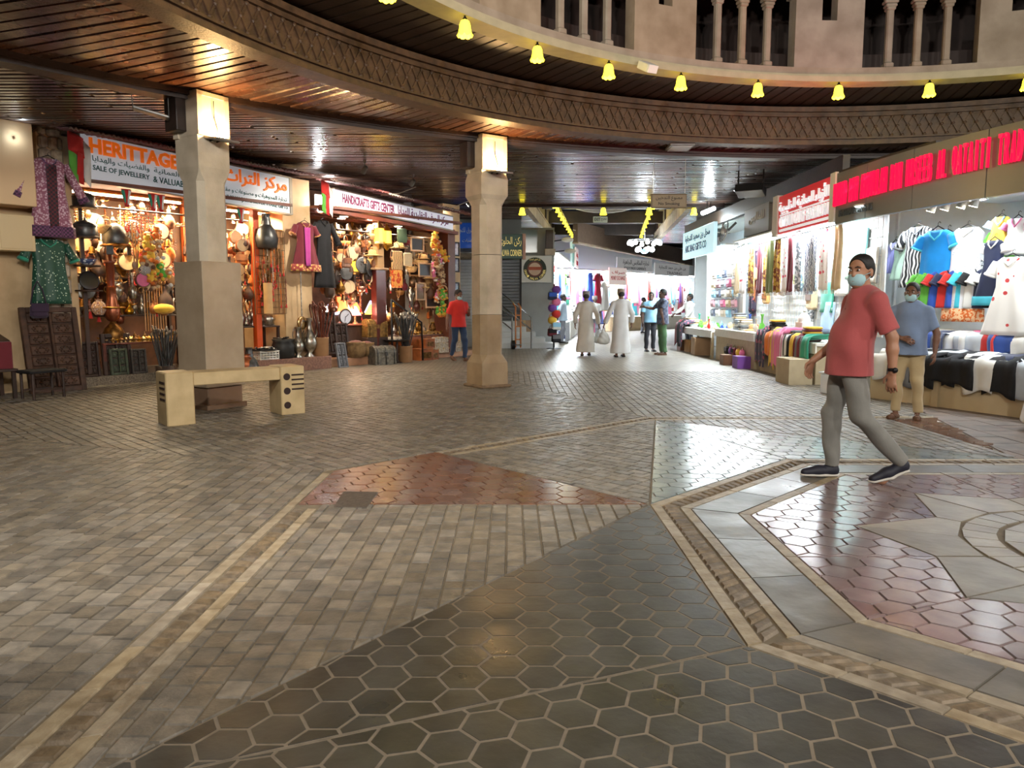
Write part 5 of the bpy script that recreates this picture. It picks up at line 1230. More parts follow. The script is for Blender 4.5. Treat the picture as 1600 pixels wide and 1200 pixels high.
# canopy beams and round downlights
for i,o in enumerate((.22,-.15,-.55)):
    mb=MB(); board(mb,4.7,8.95,3.36,3.44,3.16 if o>0 else 3.22,3.24 if o>0 else 3.30,o-.05,o+.05); tag(mb.build('canopy_beam',mat('canopy_red_wood',srgb(128,62,40),.45,var=.3,nscale=5)),['outermost','middle','innermost'][i]+' red wooden beam under the purple sign canopy','beam')
DL=kit('round_downlight','downlight',('rim',lath([(.1,0),(.11,-.02),(.1,-.03)],14),m_white),('disc',lath([(.0,-.034),(.092,-.032),(.092,-.026)],14),mat('warm_disc',(1,.95,.85),.3,emit=(1,.9,.74),estr=22)))
for px,py,o in ((537,322,-.05),(533,332,-.4),(580,333,-.05),(592,345,-.45),(622,352,-.1),(667,353,-.1)):
    s,z=H(px,py,o); z=min(z,3.36); T=put(DL,LW_(s,o,z),'round lit downlight under the purple sign canopy','downlights under the purple sign',LRZ)
    lamp('downlight_glow','SPOT',(0,0,-.05),95,(1,.84,.62),.08,rot=(0,0,0),parent=T,spot=R_(150))
T=thing('bare_bulb','glaring white lamp beside the maroon dress','lamp',HP(499,318,-.12),LRZ)
MB().box((0,.03,.0),(.2,.05,.4),bev=.02).build('housing',m_white,T); MB().box((0,-.02,-.02),(.15,.05,.32),bev=.02).build('tube',mat('glare_white',(1,1,1),.3,emit=(.95,.98,1),estr=30),T)
lamp('white_glow','POINT',(0,-.15,-.05),60,(.95,.98,1),.08,parent=T)
# wooden post, pale above and dark red below
T=thing('shop_post','wooden shop post pale above and dark red below with a small ledge','post',LW_(6.5,-.02,.19),LRZ)
MB().box((0,0,1.0),(.3,.2,2.0),bev=.01).build('lower_post',mat('dark_red_gloss',srgb(84,28,22),.25,var=.2,nscale=5,coat=.4),T); MB().box((0,0,2.02),(.42,.28,.05),bev=.01).build('ledge',LW,T); MB().box((.02,0,2.55),(.2,.16,1.05),bev=.008).build('upper_post',mat('pale_post',srgb(186,146,98),.5,var=.15),T)
mb=MB(); lbox(mb,8.72,8.98,-.4,.12,.15,3.3); tag(mb.build('end_post',mat('end_post_wood',srgb(108,58,40),.45,var=.25,nscale=5)),'brown wooden post at the end of the purple sign shop','post')
# black robe beside the dress, leather goods
put(dress('black_robe','robe',1.5,.22,.3,.5,(BK,BK,BK),seed=9),HP(505,338,.08),'long black robe hanging beside the glaring white lamp',None,LRZ,.95)
rail(4.75,8.7,-.12,3.05,'front rail crowded with hats and baskets in the purple sign shop'); rail(4.75,8.7,-.6,3.0,'rear rail crowded with hats and baskets in the purple sign shop')
nm={'basket':'straw basket','hat':'straw hat','gourd':'brown leather flask','satchel':'tan leather bag','bell':'brass bell','dagger':'sheathed dagger','drum':'small hand drum','mask':'carved mask','lantern':'brass lantern','strand':'shell strand','plate':'metal plate','tamb':'wooden tambourine','mirror':'small framed mirror','frame':'wooden picture frame','helmet':'metal helmet'}
def swarm(n,x0,x1,y0,y1,o0,o1,keys,where,sc=(.9,1.3),over=None):
    for i in range(n):
        px=rd.uniform(x0,x1); py=rd.uniform(y0,y1); o=rd.uniform(o0,o1); k=rd.choice(keys); s,z=H(px,py,o)
        put(K[k],LW_(s,o,z),nm[k]+' hanging '+where,nm[k]+' group '+where,LRZ+rd.uniform(-.6,.6),rd.uniform(*sc),rx=R_(82) if k=='plate' else 0,over={'body':rd.choice([LED,CP,BRD,LE])} if k=='gourd' else None)
swarm(34,510,592,345,400,-.9,.0,['basket','gourd','bell','dagger','satchel','lantern','hat','bell','gourd'],'left of the red shop post')
swarm(44,508,592,395,440,-.9,.0,['gourd','bell','dagger','gourd','drum','bell','strand','mask','plate'],'above the lit table lamps')
swarm(26,505,560,430,465,-.8,-.1,['gourd','bell','drum','bell','mask','gourd'],'beside the black robe')
swarm(14,612,690,352,400,-.9,-.3,['satchel','dagger','hat','basket','bell','gourd'],'right of the red shop post')
swarm(16,640,680,390,460,-.7,-.1,['satchel','basket','gourd','bell','mask','hat','frame'],'near the yellow plush bunch')
put(K['lantern'],HP(592,345,.08),'tall gold lantern hanging before the red shop post',None,LRZ,1.6); put(K['lantern'],HP(604,350,.1),'wider yellow lantern hanging before the red shop post',None,LRZ,1.5)
put(K['frame'],HP(652,372,-.1),'wooden frame hanging beside the yellow plush bunch',None,LRZ,1.2); put(K['frame'],HP(664,412,-.05),'wooden frame of small compartments below the plush bunch',None,LRZ,1.2); put(K['mirror'],HP(657,443,-.05),'tall framed mirror below the compartment frame',None,LRZ,1.1)
def printed_bag(m,w,h): return kit('printed_bag','bag',('pouch',MB().box((0,0,-h/2),(w,.07,h),bev=.02),m),('strap',MB().tube([(-w*.3,0,-.02),(-w*.2,0,.14),(0,0,.2),(w*.2,0,.14),(w*.3,0,-.02)],.009,5),LED))
put(printed_bag(pattern_mat('palm_print',[srgb(40,30,26),srgb(240,190,130)],'wave',9,thr=.28),.34,.46),HP(620,392,.0),'tan bag with a dark palm print',None,LRZ,1.0); put(printed_bag(pattern_mat('camel_print',[srgb(214,70,24),srgb(244,170,80),srgb(236,120,50)],'noise',9,thr=.45),.34,.42),HP(620,422,.0),'orange printed bag below the palm print bag',None,LRZ,1.0)
put(printed_bag(cloth('darkgreen',(60,84,54)),.3,.34),HP(628,357,-.1),'dark green cloth bag hanging above the palm print bag',None,LRZ,1.0); put(printed_bag(CRM,.3,.36),HP(637,395,-.04),'cream cloth bag beside the palm print bag',None,LRZ,.9)
for i in range(26):
    py=358+108*i/26; px=rd.uniform(676,693); o=rd.uniform(-.12,.06); k=PL[([2,0,2] if py<395 else [5,6,1,5])[i%3] if py<440 else [0,3,5][i%3]]
    put(k,HP(px,py,o),kname(k)+' plush toy in the tall bunch by the brown end post','plush toys in the purple sign shop',LRZ+rd.uniform(-.7,.7),rd.uniform(.8,1.1),ry=rd.uniform(-.5,.5))
put(K['tamb'],HP(692,446,.08),'wooden hoop tambourine beside the plush bunch',None,LRZ,1.3)
for i in range(5): put(PL[[3,2,3,2,3][i]],HP(683+3*i,478+3*(i%2),0),'yellow green plush toy in the lowest bunch','lowest plush toys',LRZ+rd.uniform(-.7,.7),.8)
# lit table lamps on a counter
T=thing('display_counter','dark wooden counter carrying lit table lamps','counter',LW_(5.95,-.55,.19),LRZ)
MB().box((0,0,.35),(2.1,.5,.7),bev=.01).build('cabinet',DK,T); MB().box((0,0,.72),(2.2,.56,.04),bev=.008).build('top',RW,T)
nmL=['orange shaded','white shaded','pale blue shaded','yellow shaded','coral shaded']
for i,(s,o,k,sc) in enumerate(((5.35,-.5,1,1.0),(5.55,-.6,2,1.1),(5.72,-.45,0,1.5),(5.95,-.6,1,1.2),(6.1,-.42,4,1.0),(6.25,-.6,0,1.2),(6.65,-.45,3,1.1),(6.8,-.6,2,1.3),(6.95,-.5,1,1.2))):
    put(SH[k],LW_(s,o,.93),nmL[k]+' table lamp glowing on the dark wooden counter','lit table lamps on the counter',LRZ,sc)
lamp('lamp_glow','POINT',LW_(5.9,-.2,1.25),26,(1,.75,.5),.15); lamp('lamp_glow','POINT',LW_(6.9,-.2,1.25),20,(1,.85,.7),.15)
# round white clock
T=thing('wall_clock','round white clock dial among the dark carvings','clock',HP(540,495,-.1),LRZ)
MB().cyl((0,0,0),(0,.03,0),.17,n=22).build('dial',mat('clock_white',srgb(226,228,240),.4),T); MB().tube([(.17*math.cos(t),-.005,.17*math.sin(t)) for t in np.linspace(0,2*pi,25)[:-1]],.016,6,True).build('rim',DK,T); MB().box((.04,-.01,.03),(.1,.006,.012),ry=R_(-40)).box((-.02,-.01,-.05),(.012,.006,.12),ry=R_(10)).build('hands',m_black,T)
# chests, sacks, boards on the pink step
put(K['chest'],HF(585,500,-.1,.62),'domed brass clad chest on top of the tin clad chest',None,LRZ-.25,1.15)
put(kit('chest_stand','stand',('block',MB().box((0,0,.21),(.55,.36,.43),bev=.01),DK),('plinth',MB().box((0,0,.01),(.6,.4,.02)),DK)),HF(585,500,-.1,.19),'dark wooden block under the brass clad chest',None,LRZ-.25)
put(K['schest'],HF(597,545,.34,.0),'domed tin clad chest with grey patina before the pink step',None,LRZ-.2,1.2); 
put(K['sack'],HF(556,545,.05,.19),'embroidered burlap sack filled with dates on the pink step',None,0,1.05); put(K['sack'],HF(572,545,-.02,.19),'plain burlap sack on the pink step',None,0,.95)
put(K['tray'],HF(620,530,.3,.52),'wide flat tray resting beside the tin clad chest',None,LRZ,1.25); put(kit('tray_stand','stand',('post',MB().cyl((0,0,0),(0,0,.52),.03,n=8),DK),('foot',lath([(.14,0),(.13,.02),(.03,.05)],10),DK)),HF(620,530,.3,0),'thin dark stand under the wide flat tray',None)
for i in range(12): put(K['bonebox'] if i%3==0 else K['knife'],LW_(H(620,530,.3)[0]+rd.uniform(-.2,.2),.3+rd.uniform(-.18,.18),.565),'small trinket on the wide flat tray','trinkets on the flat tray',rd.uniform(0,6),.5)
carved_door(HF(519,560,-.02,.28),LRZ,'tall dark carved arched board beside the red canes',.4,.95,DK,2,4,name='carved_board'); carved_door(HF(537,560,.02,.28),LRZ,'dark carved round topped board by the clock',.36,.7,DK,2,3,name='carved_board')
T=carved_door(HF(537,573,.34,0),LRZ,'small grey arched panel with dark openings leaning on the granite step',.26,.56,mat('grey_blue_wood',srgb(120,124,132),.7,var=.2),2,2,rx=R_(-12),name='carved_board')
put(K['claypot'],HF(610,470,-.2,.62+.28),'brass vase beside the domed chest',None,LRZ,.8,over={'*':BRD})
s,z=H(634,560,.3); bundle('wand',LW_(s,.3,0),34,'tan clay planter holding a sheaf of grey canes','grey silver tipped cane in the tan planter by the handrail','grey canes by the handrail',sp=.34,h0=.25,sc=1.2)
# handrail
T=thing('handrail','dark metal stair handrail beside the sheaf of grey canes','handrail',LW_(6.62,.28,0),LRZ)
MB().tube([(0,0,1.5),(.95,-.02,.95),(.98,-.02,.02)],.022,8).build('rail',m_black,T); MB().tube([(0,0,1.5),(0,0,.02)],.022,8).build('post',m_black,T); MB().tube([(.5,-.01,1.2),(.5,-.01,.02)],.016,8).build('post',m_black,T)
# little stall of boxes on the right
T=thing('display_counter','low wooden counter stacked with small boxes','counter',LW_(8.1,-.35,.15),LRZ)
MB().box((0,0,.22),(1.7,.5,.44),bev=.01).build('cabinet',mat('orange_wood',srgb(168,96,48)),T); MB().box((0,0,.455),(1.76,.56,.03),bev=.006).build('top',RW,T)
row(['burner','dallah','urn','jar'],7.3,8.9,-.45,.62,12,lb('the low wooden counter'),'brassware on the low wooden counter',(.6,.9))
for i in range(16): put(K['genie'],LW_(7.35+1.5*i/16,-.2+rd.uniform(-.06,.06),.62),'small brass trinket lamp on the low wooden counter','trinket lamps on the low counter',rd.uniform(0,6),1.1)
for j,(px,z,sc) in enumerate(((660,0.0,1.5),(667,.3,1.15),(672,.0,1.25))):
    put(K['woodbox'],HF(px,555,.12,z),['large orange wooden box with brass panel on the floor','smaller orange wooden box stacked on the large one','orange wooden box beside the stacked pair'][j],None,LRZ+.05*j,sc)
for i in range(14):
    px=682+ (i%5)*8; lv=i//5; put(K['bonebox'],HF(px,552,.04,.15+.135*lv),'white bone inlay box in the pile by the end post','white bone boxes',LRZ+rd.uniform(-.15,.15),rd.uniform(.95,1.15))
# framed pictures on the end wall
for i,(py,c) in enumerate(((385,BK),(410,BK),(448,WHT),(480,BK))):
    put(frame_kit(.2,.34,m_black if i<3 else LW,mat('pale_print_%d'%i,srgb(226-10*i,222,224),.4,ncol=srgb(120,110,140),nscale=14)),HP(713,py-6,-.22),['framed print topmost on the end wall','framed print second on the end wall','tall framed pale print on the end wall','framed print lowest on the end wall'][i],None,LRZ,1.0)
# spotlights on poles above the purple sign
for px,py,lb_ in ((570,250,'small grey spotlight on the ceiling above the purple sign'),(645,272,'small spotlight on a curved arm above the purple sign'),(735,307,'small lit spotlight by the blue sign')):
    p=fl(px,py,ZC); spot_fixture((p.x,p.y,ZC),R_(141) if px!=735 else R_(170),lb_,on=True,tilt=38,power=230 if px!=735 else 90,col=(1,.9,.76))
for a,b in (((595,305),(650,292)),((675,330),(735,313))):
    pa_,pb_=HP(*a,.45),HP(*b,.9); tag(MB().tube([pa_,tuple((Vector(pa_)+Vector(pb_))/2+Vector((0,0,-.06))),pb_],.012,6).build('cable_run',m_wire),'thin curved cable reaching from the awning '+('over the purple sign' if a[0]<600 else 'towards the blue sign'),'cable')

# ================================================================ bench in front of the plinth column
c1=fl(262,668); c2=fl(441,650); ax=(c2-c1).normalized(); brz=math.atan2(ax.y,ax.x)
T=thing('concrete_bench','cream concrete bench of two blocks and a slab with dark slots and dots','bench',(c1.x,c1.y,0),brz)
Lb=(c2-c1).length; m_bench=mat('cream_bench_paint',srgb(204,180,136),.5,ncol=srgb(180,156,114),nscale=4,bump=.08,bscale=40); m_hole=mat('bench_dark_recess',srgb(44,24,20),.7)
w=.31
b1=MB().box((w/2,.2,.31),(w,.4,.62),bev=.012).build('block',m_bench,T); b2=MB().box((Lb+w/2,.2,.31),(w,.4,.62),bev=.012).build('block',m_bench,T)
MB().box((Lb/2+w/2,.2,.53),(Lb-w,.36,.15),bev=.008).build('seat_slab',m_bench,T)
for i in range(4):
    MB().box((-.002,.14,.50-.065*i),(.012,.2,.022)).build('slot',m_hole,b1); MB().box((Lb+w*.7,-.002,.51-.06*i),(.16,.012,.018)).build('slot',m_hole,b2)
for i in range(3): MB().cyl((Lb+.075,-.006,.49-.18*i),(Lb+.075,.01,.49-.18*i),.044,n=16).build('dot',m_hole,b2)
# more small goods so that both shops read as crammed
rd=random.Random(77)
def more(n,x0,x1,y0,y1,o0,o1,keys,where,sc):
    for i in range(n):
        px=rd.uniform(x0,x1); py=rd.uniform(y0,y1); o=rd.uniform(o0,o1); k=rd.choice(keys); s,z=H(px,py,o)
        c=rd.choice([BR,BRD,CP,SV]) if k in ('dallah','burner','urn','bell','vase','lantern') else rd.choice([LE,LED,RW,LW,CP,ORG,MAR])
        nmx={'dallah':'coffee pot','burner':'incense burner','urn':'urn','bell':'bell','vase':'vase','gourd':'flask','satchel':'bag','strand':'strand','drum':'drum','necklace':'necklace','mask':'mask','genie':'oil lamp','dagger':'dagger','basket':'basket'}[k]
        put(K[k],LW_(s,o,z),cname(c)+' '+nmx+' '+where,nmx+'s '+where,LRZ+rd.uniform(-.6,.6),rd.uniform(*sc),over={k2[0]:c for k2 in K[k]['parts'][:1]})
more(70,120,278,312,400,-1.1,-.3,['bell','gourd','burner','dallah','strand','mask','drum','necklace','genie','dagger'],'dangling in the crammed upper half of the orange sign shop',(.7,1.1))
more(50,122,278,400,480,-1.0,-.35,['bell','urn','burner','dallah','vase','gourd','genie'],'dangling in the crammed lower half of the orange sign shop',(.7,1.0))
more(30,352,400,345,470,-.9,-.2,['bell','gourd','strand','burner','dagger','necklace'],'dangling beside the orange post',(.7,1.0))
more(80,508,594,350,470,-1.0,-.1,['bell','gourd','basket','strand','drum','satchel','burner','necklace','dagger','mask'],'dangling before the purple sign shop counter',(.7,1.05))
more(45,608,692,365,490,-1.1,-.4,['bell','gourd','basket','strand','satchel','necklace','dagger','urn'],'dangling behind the printed bags',(.7,1.05))
# ================================================================ PASSAGE straight ahead
rd=random.Random(31)
m_gwall=mat('grey_wall_paint',srgb(150,152,150),.7,var=.1,nscale=3)
m_shut=mat('white_shutter',srgb(206,210,212),.45,metal=.1,var=.08); m_shutd=mat('dark_shutter',srgb(92,96,100),.45,metal=.3,var=.1)
m_steel=mat('stainless_steel',srgb(176,178,180),.25,metal=1)
m_marb=mat('white_marble_step',srgb(214,218,220),.3,var=.06,nscale=4)
WHITE_L=(.86,.95,1.0)
# end walls and roof edges so that no night sky shows
mb=MB(); mb.box((-1.2,24.2,2.05),(3.0,.2,4.1)); mb.box((-2.8,22.2,2.05),(.2,4.2,4.1)); struct('wall_recess',mb,m_gwall,'grey wall behind the marble steps')
T=thing('roller_shutter','pale closed roller shutter behind the slender column','shutter',(-1.55,23.95,0))
for i in range(26): MB().box((0,0,.55+.1*i),(1.35,.03,.094),bev=.01).build('slat',m_shut,T)
MB().box((0,0,.25),(1.4,.05,.5)).build('bottom_panel',m_shut,T); MB().box((0,-.05,3.2),(1.5,.25,.3),bev=.01).build('shutter_box',m_grey,T)
T=thing('roller_shutter','dark closed roller shutter above the marble steps','shutter',(-.22,23.95,.8))
for i in range(20): MB().box((0,0,.05+.1*i),(.95,.03,.094),bev=.01).build('slat',m_shutd,T)
MB().box((.5,-.02,1.0),(.06,.06,2.1)).build('guide_rail',m_black,T); MB().box((-.5,-.02,1.0),(.06,.06,2.1)).build('guide_rail',m_black,T)
T=thing('shop_sign','blue shop sign with white Arabic lettering beside the end post','sign',(-1.15,22.6,3.1))
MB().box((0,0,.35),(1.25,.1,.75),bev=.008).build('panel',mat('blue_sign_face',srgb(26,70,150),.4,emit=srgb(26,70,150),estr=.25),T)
text('arabic_lettering','مؤسسة الشرق للتجارة'.replace('ؤ','و'),m_white,T,(-.05,-.055,.5),1.0,.2,ar=True); text('arabic_lettering','بيع الفضيات',m_white,T,(-.05,-.055,.18),.6,.14,ar=True)
T=thing('stone_ledge','rough grey stone ledge under the blue sign','ledge',(-1.42,22.3,2.72)); MB().box((0,0,.09),(.9,.45,.18),bev=.05).build('slab',m_pebb,T); MB().box((-.3,.1,-.06),(.12,.2,.14),bev=.02).box((.3,.1,-.06),(.12,.2,.14),bev=.02).build('corbel',m_pebb,T)
T=thing('shop_sign','dark green shop sign with gold lettering above the dark shutter','sign',(-.06,23.6,2.83),R_(6))
MB().box((0,0,.37),(.8,.1,.76),bev=.006).build('panel',mat('green_sign_face',srgb(20,56,44),.4,emit=srgb(20,56,44),estr=.15),T); m_gold=mat('gold_letter',srgb(226,204,120),.4,emit=srgb(226,204,120),estr=.3)
text('arabic_lettering','ركن الحلوى',m_gold,T,(0,-.056,.52),.7,.3,ar=True); text('lettering','HALWA CORNER',m_gold,T,(0,-.056,.17),.74,.2,bold=.01); MB().box((.44,0,.37),(.1,.14,.8)).build('side_frame',mat('pink_side_frame',srgb(170,130,116),.6),T)
# grey wall with the round emblem
mb=MB(); mb.box((.75,24.45,1.93),(1.25,.3,3.86)); struct('wall_emblem',mb,m_gwall,'grey wall carrying the round emblem sign')
T=thing('emblem_sign','grey sign box with a round green and brown emblem above the steps','sign',(.74,24.2,2.09))
MB().box((0,0,.43),(1.1,.14,.86),bev=.01).build('panel',mat('grey_sign_face',srgb(176,174,164),.45,emit=srgb(176,174,164),estr=.12),T)
def disc(r,y,m,nm,r0=0): return MB().cyl((.0,-.072-y,.43),(.0,-.07,.43),r,n=30).build(nm,m,T)
disc(.375,.004,mat('emblem_green',srgb(22,40,24),.5),'outer_ring'); disc(.255,.008,mat('emblem_brown',srgb(96,48,34),.5),'inner_ring'); disc(.205,.012,mat('emblem_beige',srgb(196,170,146),.5),'centre_disc'); MB().box((0,-.088,.45),(.40,.006,.1)).build('orange_band',mat('emblem_orange',srgb(160,72,38),.5),T)
for word,a0,a1,ar in (('OMANI HALWA CORNER',R_(188),R_(352),False),):
    n=len(word)
    for i,ch in enumerate(word):
        if ch==' ': continue
        a=a0+(a1-a0)*i/(n-1); rr=.315; rt=(-math.sin(a),0,math.cos(a)); up=(-math.cos(a),0,-math.sin(a))
        text('letter',ch,m_gold,T,(rr*math.cos(a),-.079,.43+rr*math.sin(a)),.048,.075,right=rt,up=up,depth=.002)
text('arabic_lettering','ركن الحلوى العمانية',m_gold,T,(0,-.079,.735),.36,.075,ar=True,depth=.002)
T=thing('window_box','grey glazed box above the round emblem sign','window',(.55,24.2,3.02)); MB().box((0,.05,.4),(.6,.12,.8),bev=.01).build('frame',m_grey,T); MB().box((0,-.015,.4),(.52,.02,.72)).build('pane',mat('dim_glass',srgb(120,134,140),.15),T)
T=thing('bracket_corbel','dark timber corbel on a cream block at the passage corner','corbel',(1.22,24.0,2.95)); MB().box((0,0,.1),(.34,.3,.2),bev=.01).build('block',m_plast,T); MB().box((-.02,0,.5),(.24,.24,.6),bev=.01).build('timber',m_wdark,T)
# marble steps
T=thing('marble_steps','white marble steps with steel handrails beside the emblem wall','steps',(0,0,0))
for i in range(5): MB().box(((-1.0+(1.35-.3*i))/2,(23.1+.1*i+24.09)/2,.085+.17*i),(2.35-.3*i,.99-.1*i,.17),bev=.008).build('step',m_marb,T)
def railing(x0,y,label):
    T=thing('handrail',label,'handrail',(0,0,0)); a,b=(x0,y,1.75),(x0+.95,y,.98)
    for dz in (0,-.38): MB().tube([(a[0],a[1],a[2]+dz),(b[0],b[1],b[2]+dz)],.02,8).build('rail',m_steel,T)
    for f in (0.0,1.0):
        p=Vector(a).lerp(Vector(b),f); MB().cyl((p.x,p.y,p.z),(p.x,p.y,.5*(1-f)+.0),.022,n=8).build('post',m_steel,T)
railing(-.35,22.98,'steel handrail on the outer edge of the marble steps'); railing(-.95,23.02,'steel handrail further along the marble steps')
put(K['carton'],(.38,23.84,.51),'brown carton on the marble steps',None,.1,1.2)
T=thing('hand_truck','wooden hand truck with a black wheel leaning at the marble steps','hand truck',(.17,22.8,0),R_(10))
for x in (-.06,.1): MB().tube([(x,0,.05),(x+.02,.12,1.3),(x-.06,.14,1.42)],.024,8).build('pole',mat('orange_pole',srgb(196,120,60),.5),T)
for z in (.3,.7,1.05): MB().box((.03,.06+.03*z,z),(.18,.03,.04)).build('crossbar',mat('orange_pole',srgb(196,120,60)),T)
MB().cyl((-.2,-.05,.14),(-.1,-.05,.14),.14,n=18).build('wheel',m_black,T); MB().cyl((-.22,-.05,.14),(.12,-.05,.14),.02,n=8).build('axle',m_steel,T)
# ---- raised roof well over the passage
def well(x0,y0,x1,y1,side,label):
    T=thing('well_balustrade',label,'balustrade',(0,0,0)); a=Vector((x0,y0)); b=Vector((x1,y1)); d=(b-a); L=d.length; d/=L; rz=math.atan2(d.y,d.x); m=(a+b)/2
    MB().box((m.x,m.y,4.2),(L,.16,.34),rz=rz).build('fascia',m_plast,T); MB().box((m.x,m.y,4.40),(L,.2,.06),rz=rz).build('fascia_cap',m_plast,T)
    n=46
    for i in range(n):
        if i%15 in (13,14): continue
        p=a+d*(L*(i+.5)/n); MB().box((p.x,p.y,4.83),(.1,.05,.8),rz=rz).build('slat',mat('cream_slat',srgb(190,172,130),.6,var=.15),T)
    for k in range(4):
        p=a+d*(L*min(.99,(14*k+14)/46.)); MB().box((p.x,p.y,4.83),(.42,.12,.9),rz=rz).build('post',m_wdark,T)
    MB().box((m.x,m.y,5.28),(L,.18,.1),rz=rz).build('top_rail',m_wdark,T); MB().box((m.x-side*.25,m.y,5.6),(L,.1,.7),rz=rz).build('upper_boarding',m_void,T)
well(.37,20.85,1.75,32,1,'slatted balustrade on the left side of the raised roof well'); well(4.95,20.85,6.25,32.5,-1,'slatted balustrade on the right side of the raised roof well')
mb=MB(); mb.slab([(-.3,20.7),(5.6,20.7),(7.2,36),(.8,36)],5.9,6.0); mb.box((2.6,20.72,5.0),(6.5,.12,1.9)); struct('ceiling_well',mb,m_wdark,'dark boarded ceiling of the raised roof well')
for i,(y,z0,z1) in enumerate(((22.6,4.75,5.15),(25.6,4.62,5.05),(29.0,4.5,4.95),(32.3,4.35,4.8))):
    sh=(y-20.8)*.12; tag(MB().box((2.65+sh,y,(z0+z1)/2),(4.4,.22,z1-z0),bev=.01).build('cross_beam',m_wdark),['nearest','second','third','farthest'][i]+' dark cross beam of the raised roof well','beam')
T=thing('arched_panel','white half round panel between the cross beams','panel',(3.25,26.6,4.72)); N=14
P=[(1.55*math.cos(pi*i/N),.62*math.sin(pi*i/N)) for i in range(N+1)]
mb=MB(); mb.add([(x,0,.5-z) for x,z in P]+[(x,.08,.5-z) for x,z in P],[tuple(range(N+1)),tuple(range(2*N+1,N,-1))]+[(i,N+1+i,N+2+i,i+1) for i in range(N)]); mb.build('panel',m_white,T); MB().box((0,.04,.54),(3.2,.12,.08)).build('head_rail',m_wdark,T)
# ceilings left and right of the well and beyond
mb=MB(); mb.slab([(-6,20.7),(.37,20.7),(1.9,33.5),(-6,33.5)],ZC+.02,ZC+.1); mb.slab([(4.95,20.7),(14,20.7),(14,34),(6.3,34)],ZC+.02,ZC+.1); mb.slab([(-6,33),(30,33),(30,56),(-6,56)],ZC+.9,ZC+1.0); struct('ceiling_passage',mb,m_wdark,'dark ceiling beside the raised roof well')
y=20.75
while y<33:
    sh=(y-20.8)*.118; plank([(4.95+sh+.08,y),(9.5,y),(9.5,y+.16),(4.95+sh+.08,y+.16)],ZC-.01,m_woodx,inset=.02,drop=.03); plank([(-2.5,y),(.37+sh-.08,y),(.37+sh-.08,y+.16),(-2.5,y+.16)],ZC-.01,m_woodx,inset=.02,drop=.03); y+=.16
# bells along the well and at its front edge
gp='bell lamps of the passage roof well'
def bell(loc,label,s=1.0,group=gp): return copy_tree(BELL,loc=loc,label=label,group=group,scale=s)
for x in (.28,2.52,3.78,5.02): bell((x,20.7,4.1),'yellow bell lamp hanging at the front edge of the raised roof well',1.05)
for i in range(11): f=i/10; bell((1.13+1.46*f,21.2+10.8*f,4.42),'yellow bell lamp in the left row of the roof well',.8,'left row of bell lamps in the roof well')
for i in range(9): f=i/8; bell((4.03+1.5*f,21.2+10.8*f,4.42),'yellow bell lamp in the right row of the roof well',.8,'right row of bell lamps in the roof well')
for x0,x1,nm in ((1.13,2.59,'left'),(4.03,5.53,'right')): tag(MB().tube([(x0,21.0,4.45),(x1,32.2,4.45)],.03,6).build('lamp_rail',mat('yellow_rail',srgb(190,170,60),.6)),'thin yellow rail carrying the '+nm+' row of bell lamps','rail')
[lamp('bell_row_glow','POINT',(1.45+.12*(y_-21),y_,4.6),14,(1,.85,.35),.2) for y_ in (22.5,27)]; [lamp('bell_row_glow','POINT',(4.4+.12*(y_-21),y_,4.6),14,(1,.85,.35),.2) for y_ in (22.5,27)]
# branch roof beam going off to the right
def br_(f,z=4.0): return (2.5+9.4*f,29.5+18.5*f,z)
T=thing('branch_beam','brown beam with a string of yellow bulbs over the branch passage','beam',(0,0,0))
p,q=Vector(br_(0)),Vector(br_(1)); rz=math.atan2(q.y-p.y,q.x-p.x); m=(p+q)/2
MB().box((m.x,m.y,4.22),((q-p).length,.2,.8),rz=rz).build('beam',mat('brown_beam_paint',srgb(112,92,78),.6,var=.2),T); MB().box((m.x,m.y,3.80),((q-p).length,.26,.06),rz=rz).build('lower_edge',m_plast,T)
for i in range(14): 
    f=.62+.36*i/13; MB().box((br_(f)[0]-.05,br_(f)[1]-.16,4.1),(.16,.05,.7),rz=rz).build('slat',mat('cream_slat',srgb(190,172,130)),T)
mb=MB()
mb.tube([(br_(f)[0]-.1,br_(f)[1]-.2,4.28) for f in np.linspace(0,1,12)],.02,5); mb.build('string',m_wire,T)
for f in (.02,.1,.2,.26,.32,.37,.62,.68,.74,.8,.86): bell((br_(f)[0]-.12,br_(f)[1]-.22,4.28),'yellow bulb on the string along the branch beam',1.0,'bulbs along the branch beam')
# globe chandelier
T=thing('globe_chandelier','cluster of white glass globes hanging on a thin frame','chandelier',(5.15,29.0,3.55))
mg=mat('white_globe',(1,1,1),.3,emit=(.92,.98,1),estr=9)
MB().tube([(.62*math.cos(t),.62*math.sin(t),.32) for t in np.linspace(0,2*pi,17)[:-1]],.012,5,True).tube([(0,0,.32),(0,0,2.36)],.012,5).tube([(-.62,0,.32),(.62,0,.32)],.01,5).build('frame',m_steel,T)
for i in range(8): t=i*pi/4; MB().lathe([(.02,.14),(.06,.1),(.085,.02),(.06,-.04),(0,-.06)],10,c=(.6*math.cos(t),.6*math.sin(t),.16),caps=False).build('globe',mg,T)
for i in range(5): t=i*2*pi/5; MB().lathe([(.02,.14),(.07,.1),(.1,.02),(.07,-.05),(0,-.07)],10,c=(.3*math.cos(t),.3*math.sin(t),-.08),caps=False).build('globe',mg,T)
MB().ball((0,0,-.12),(.16,.16,.09),12,7).build('blue_dish',mat('blue_glass',srgb(90,170,220),.2,emit=srgb(90,170,220),estr=1),T)
lamp('globe_glow','POINT',(0,0,-.3),150,WHITE_L,.3,parent=T)
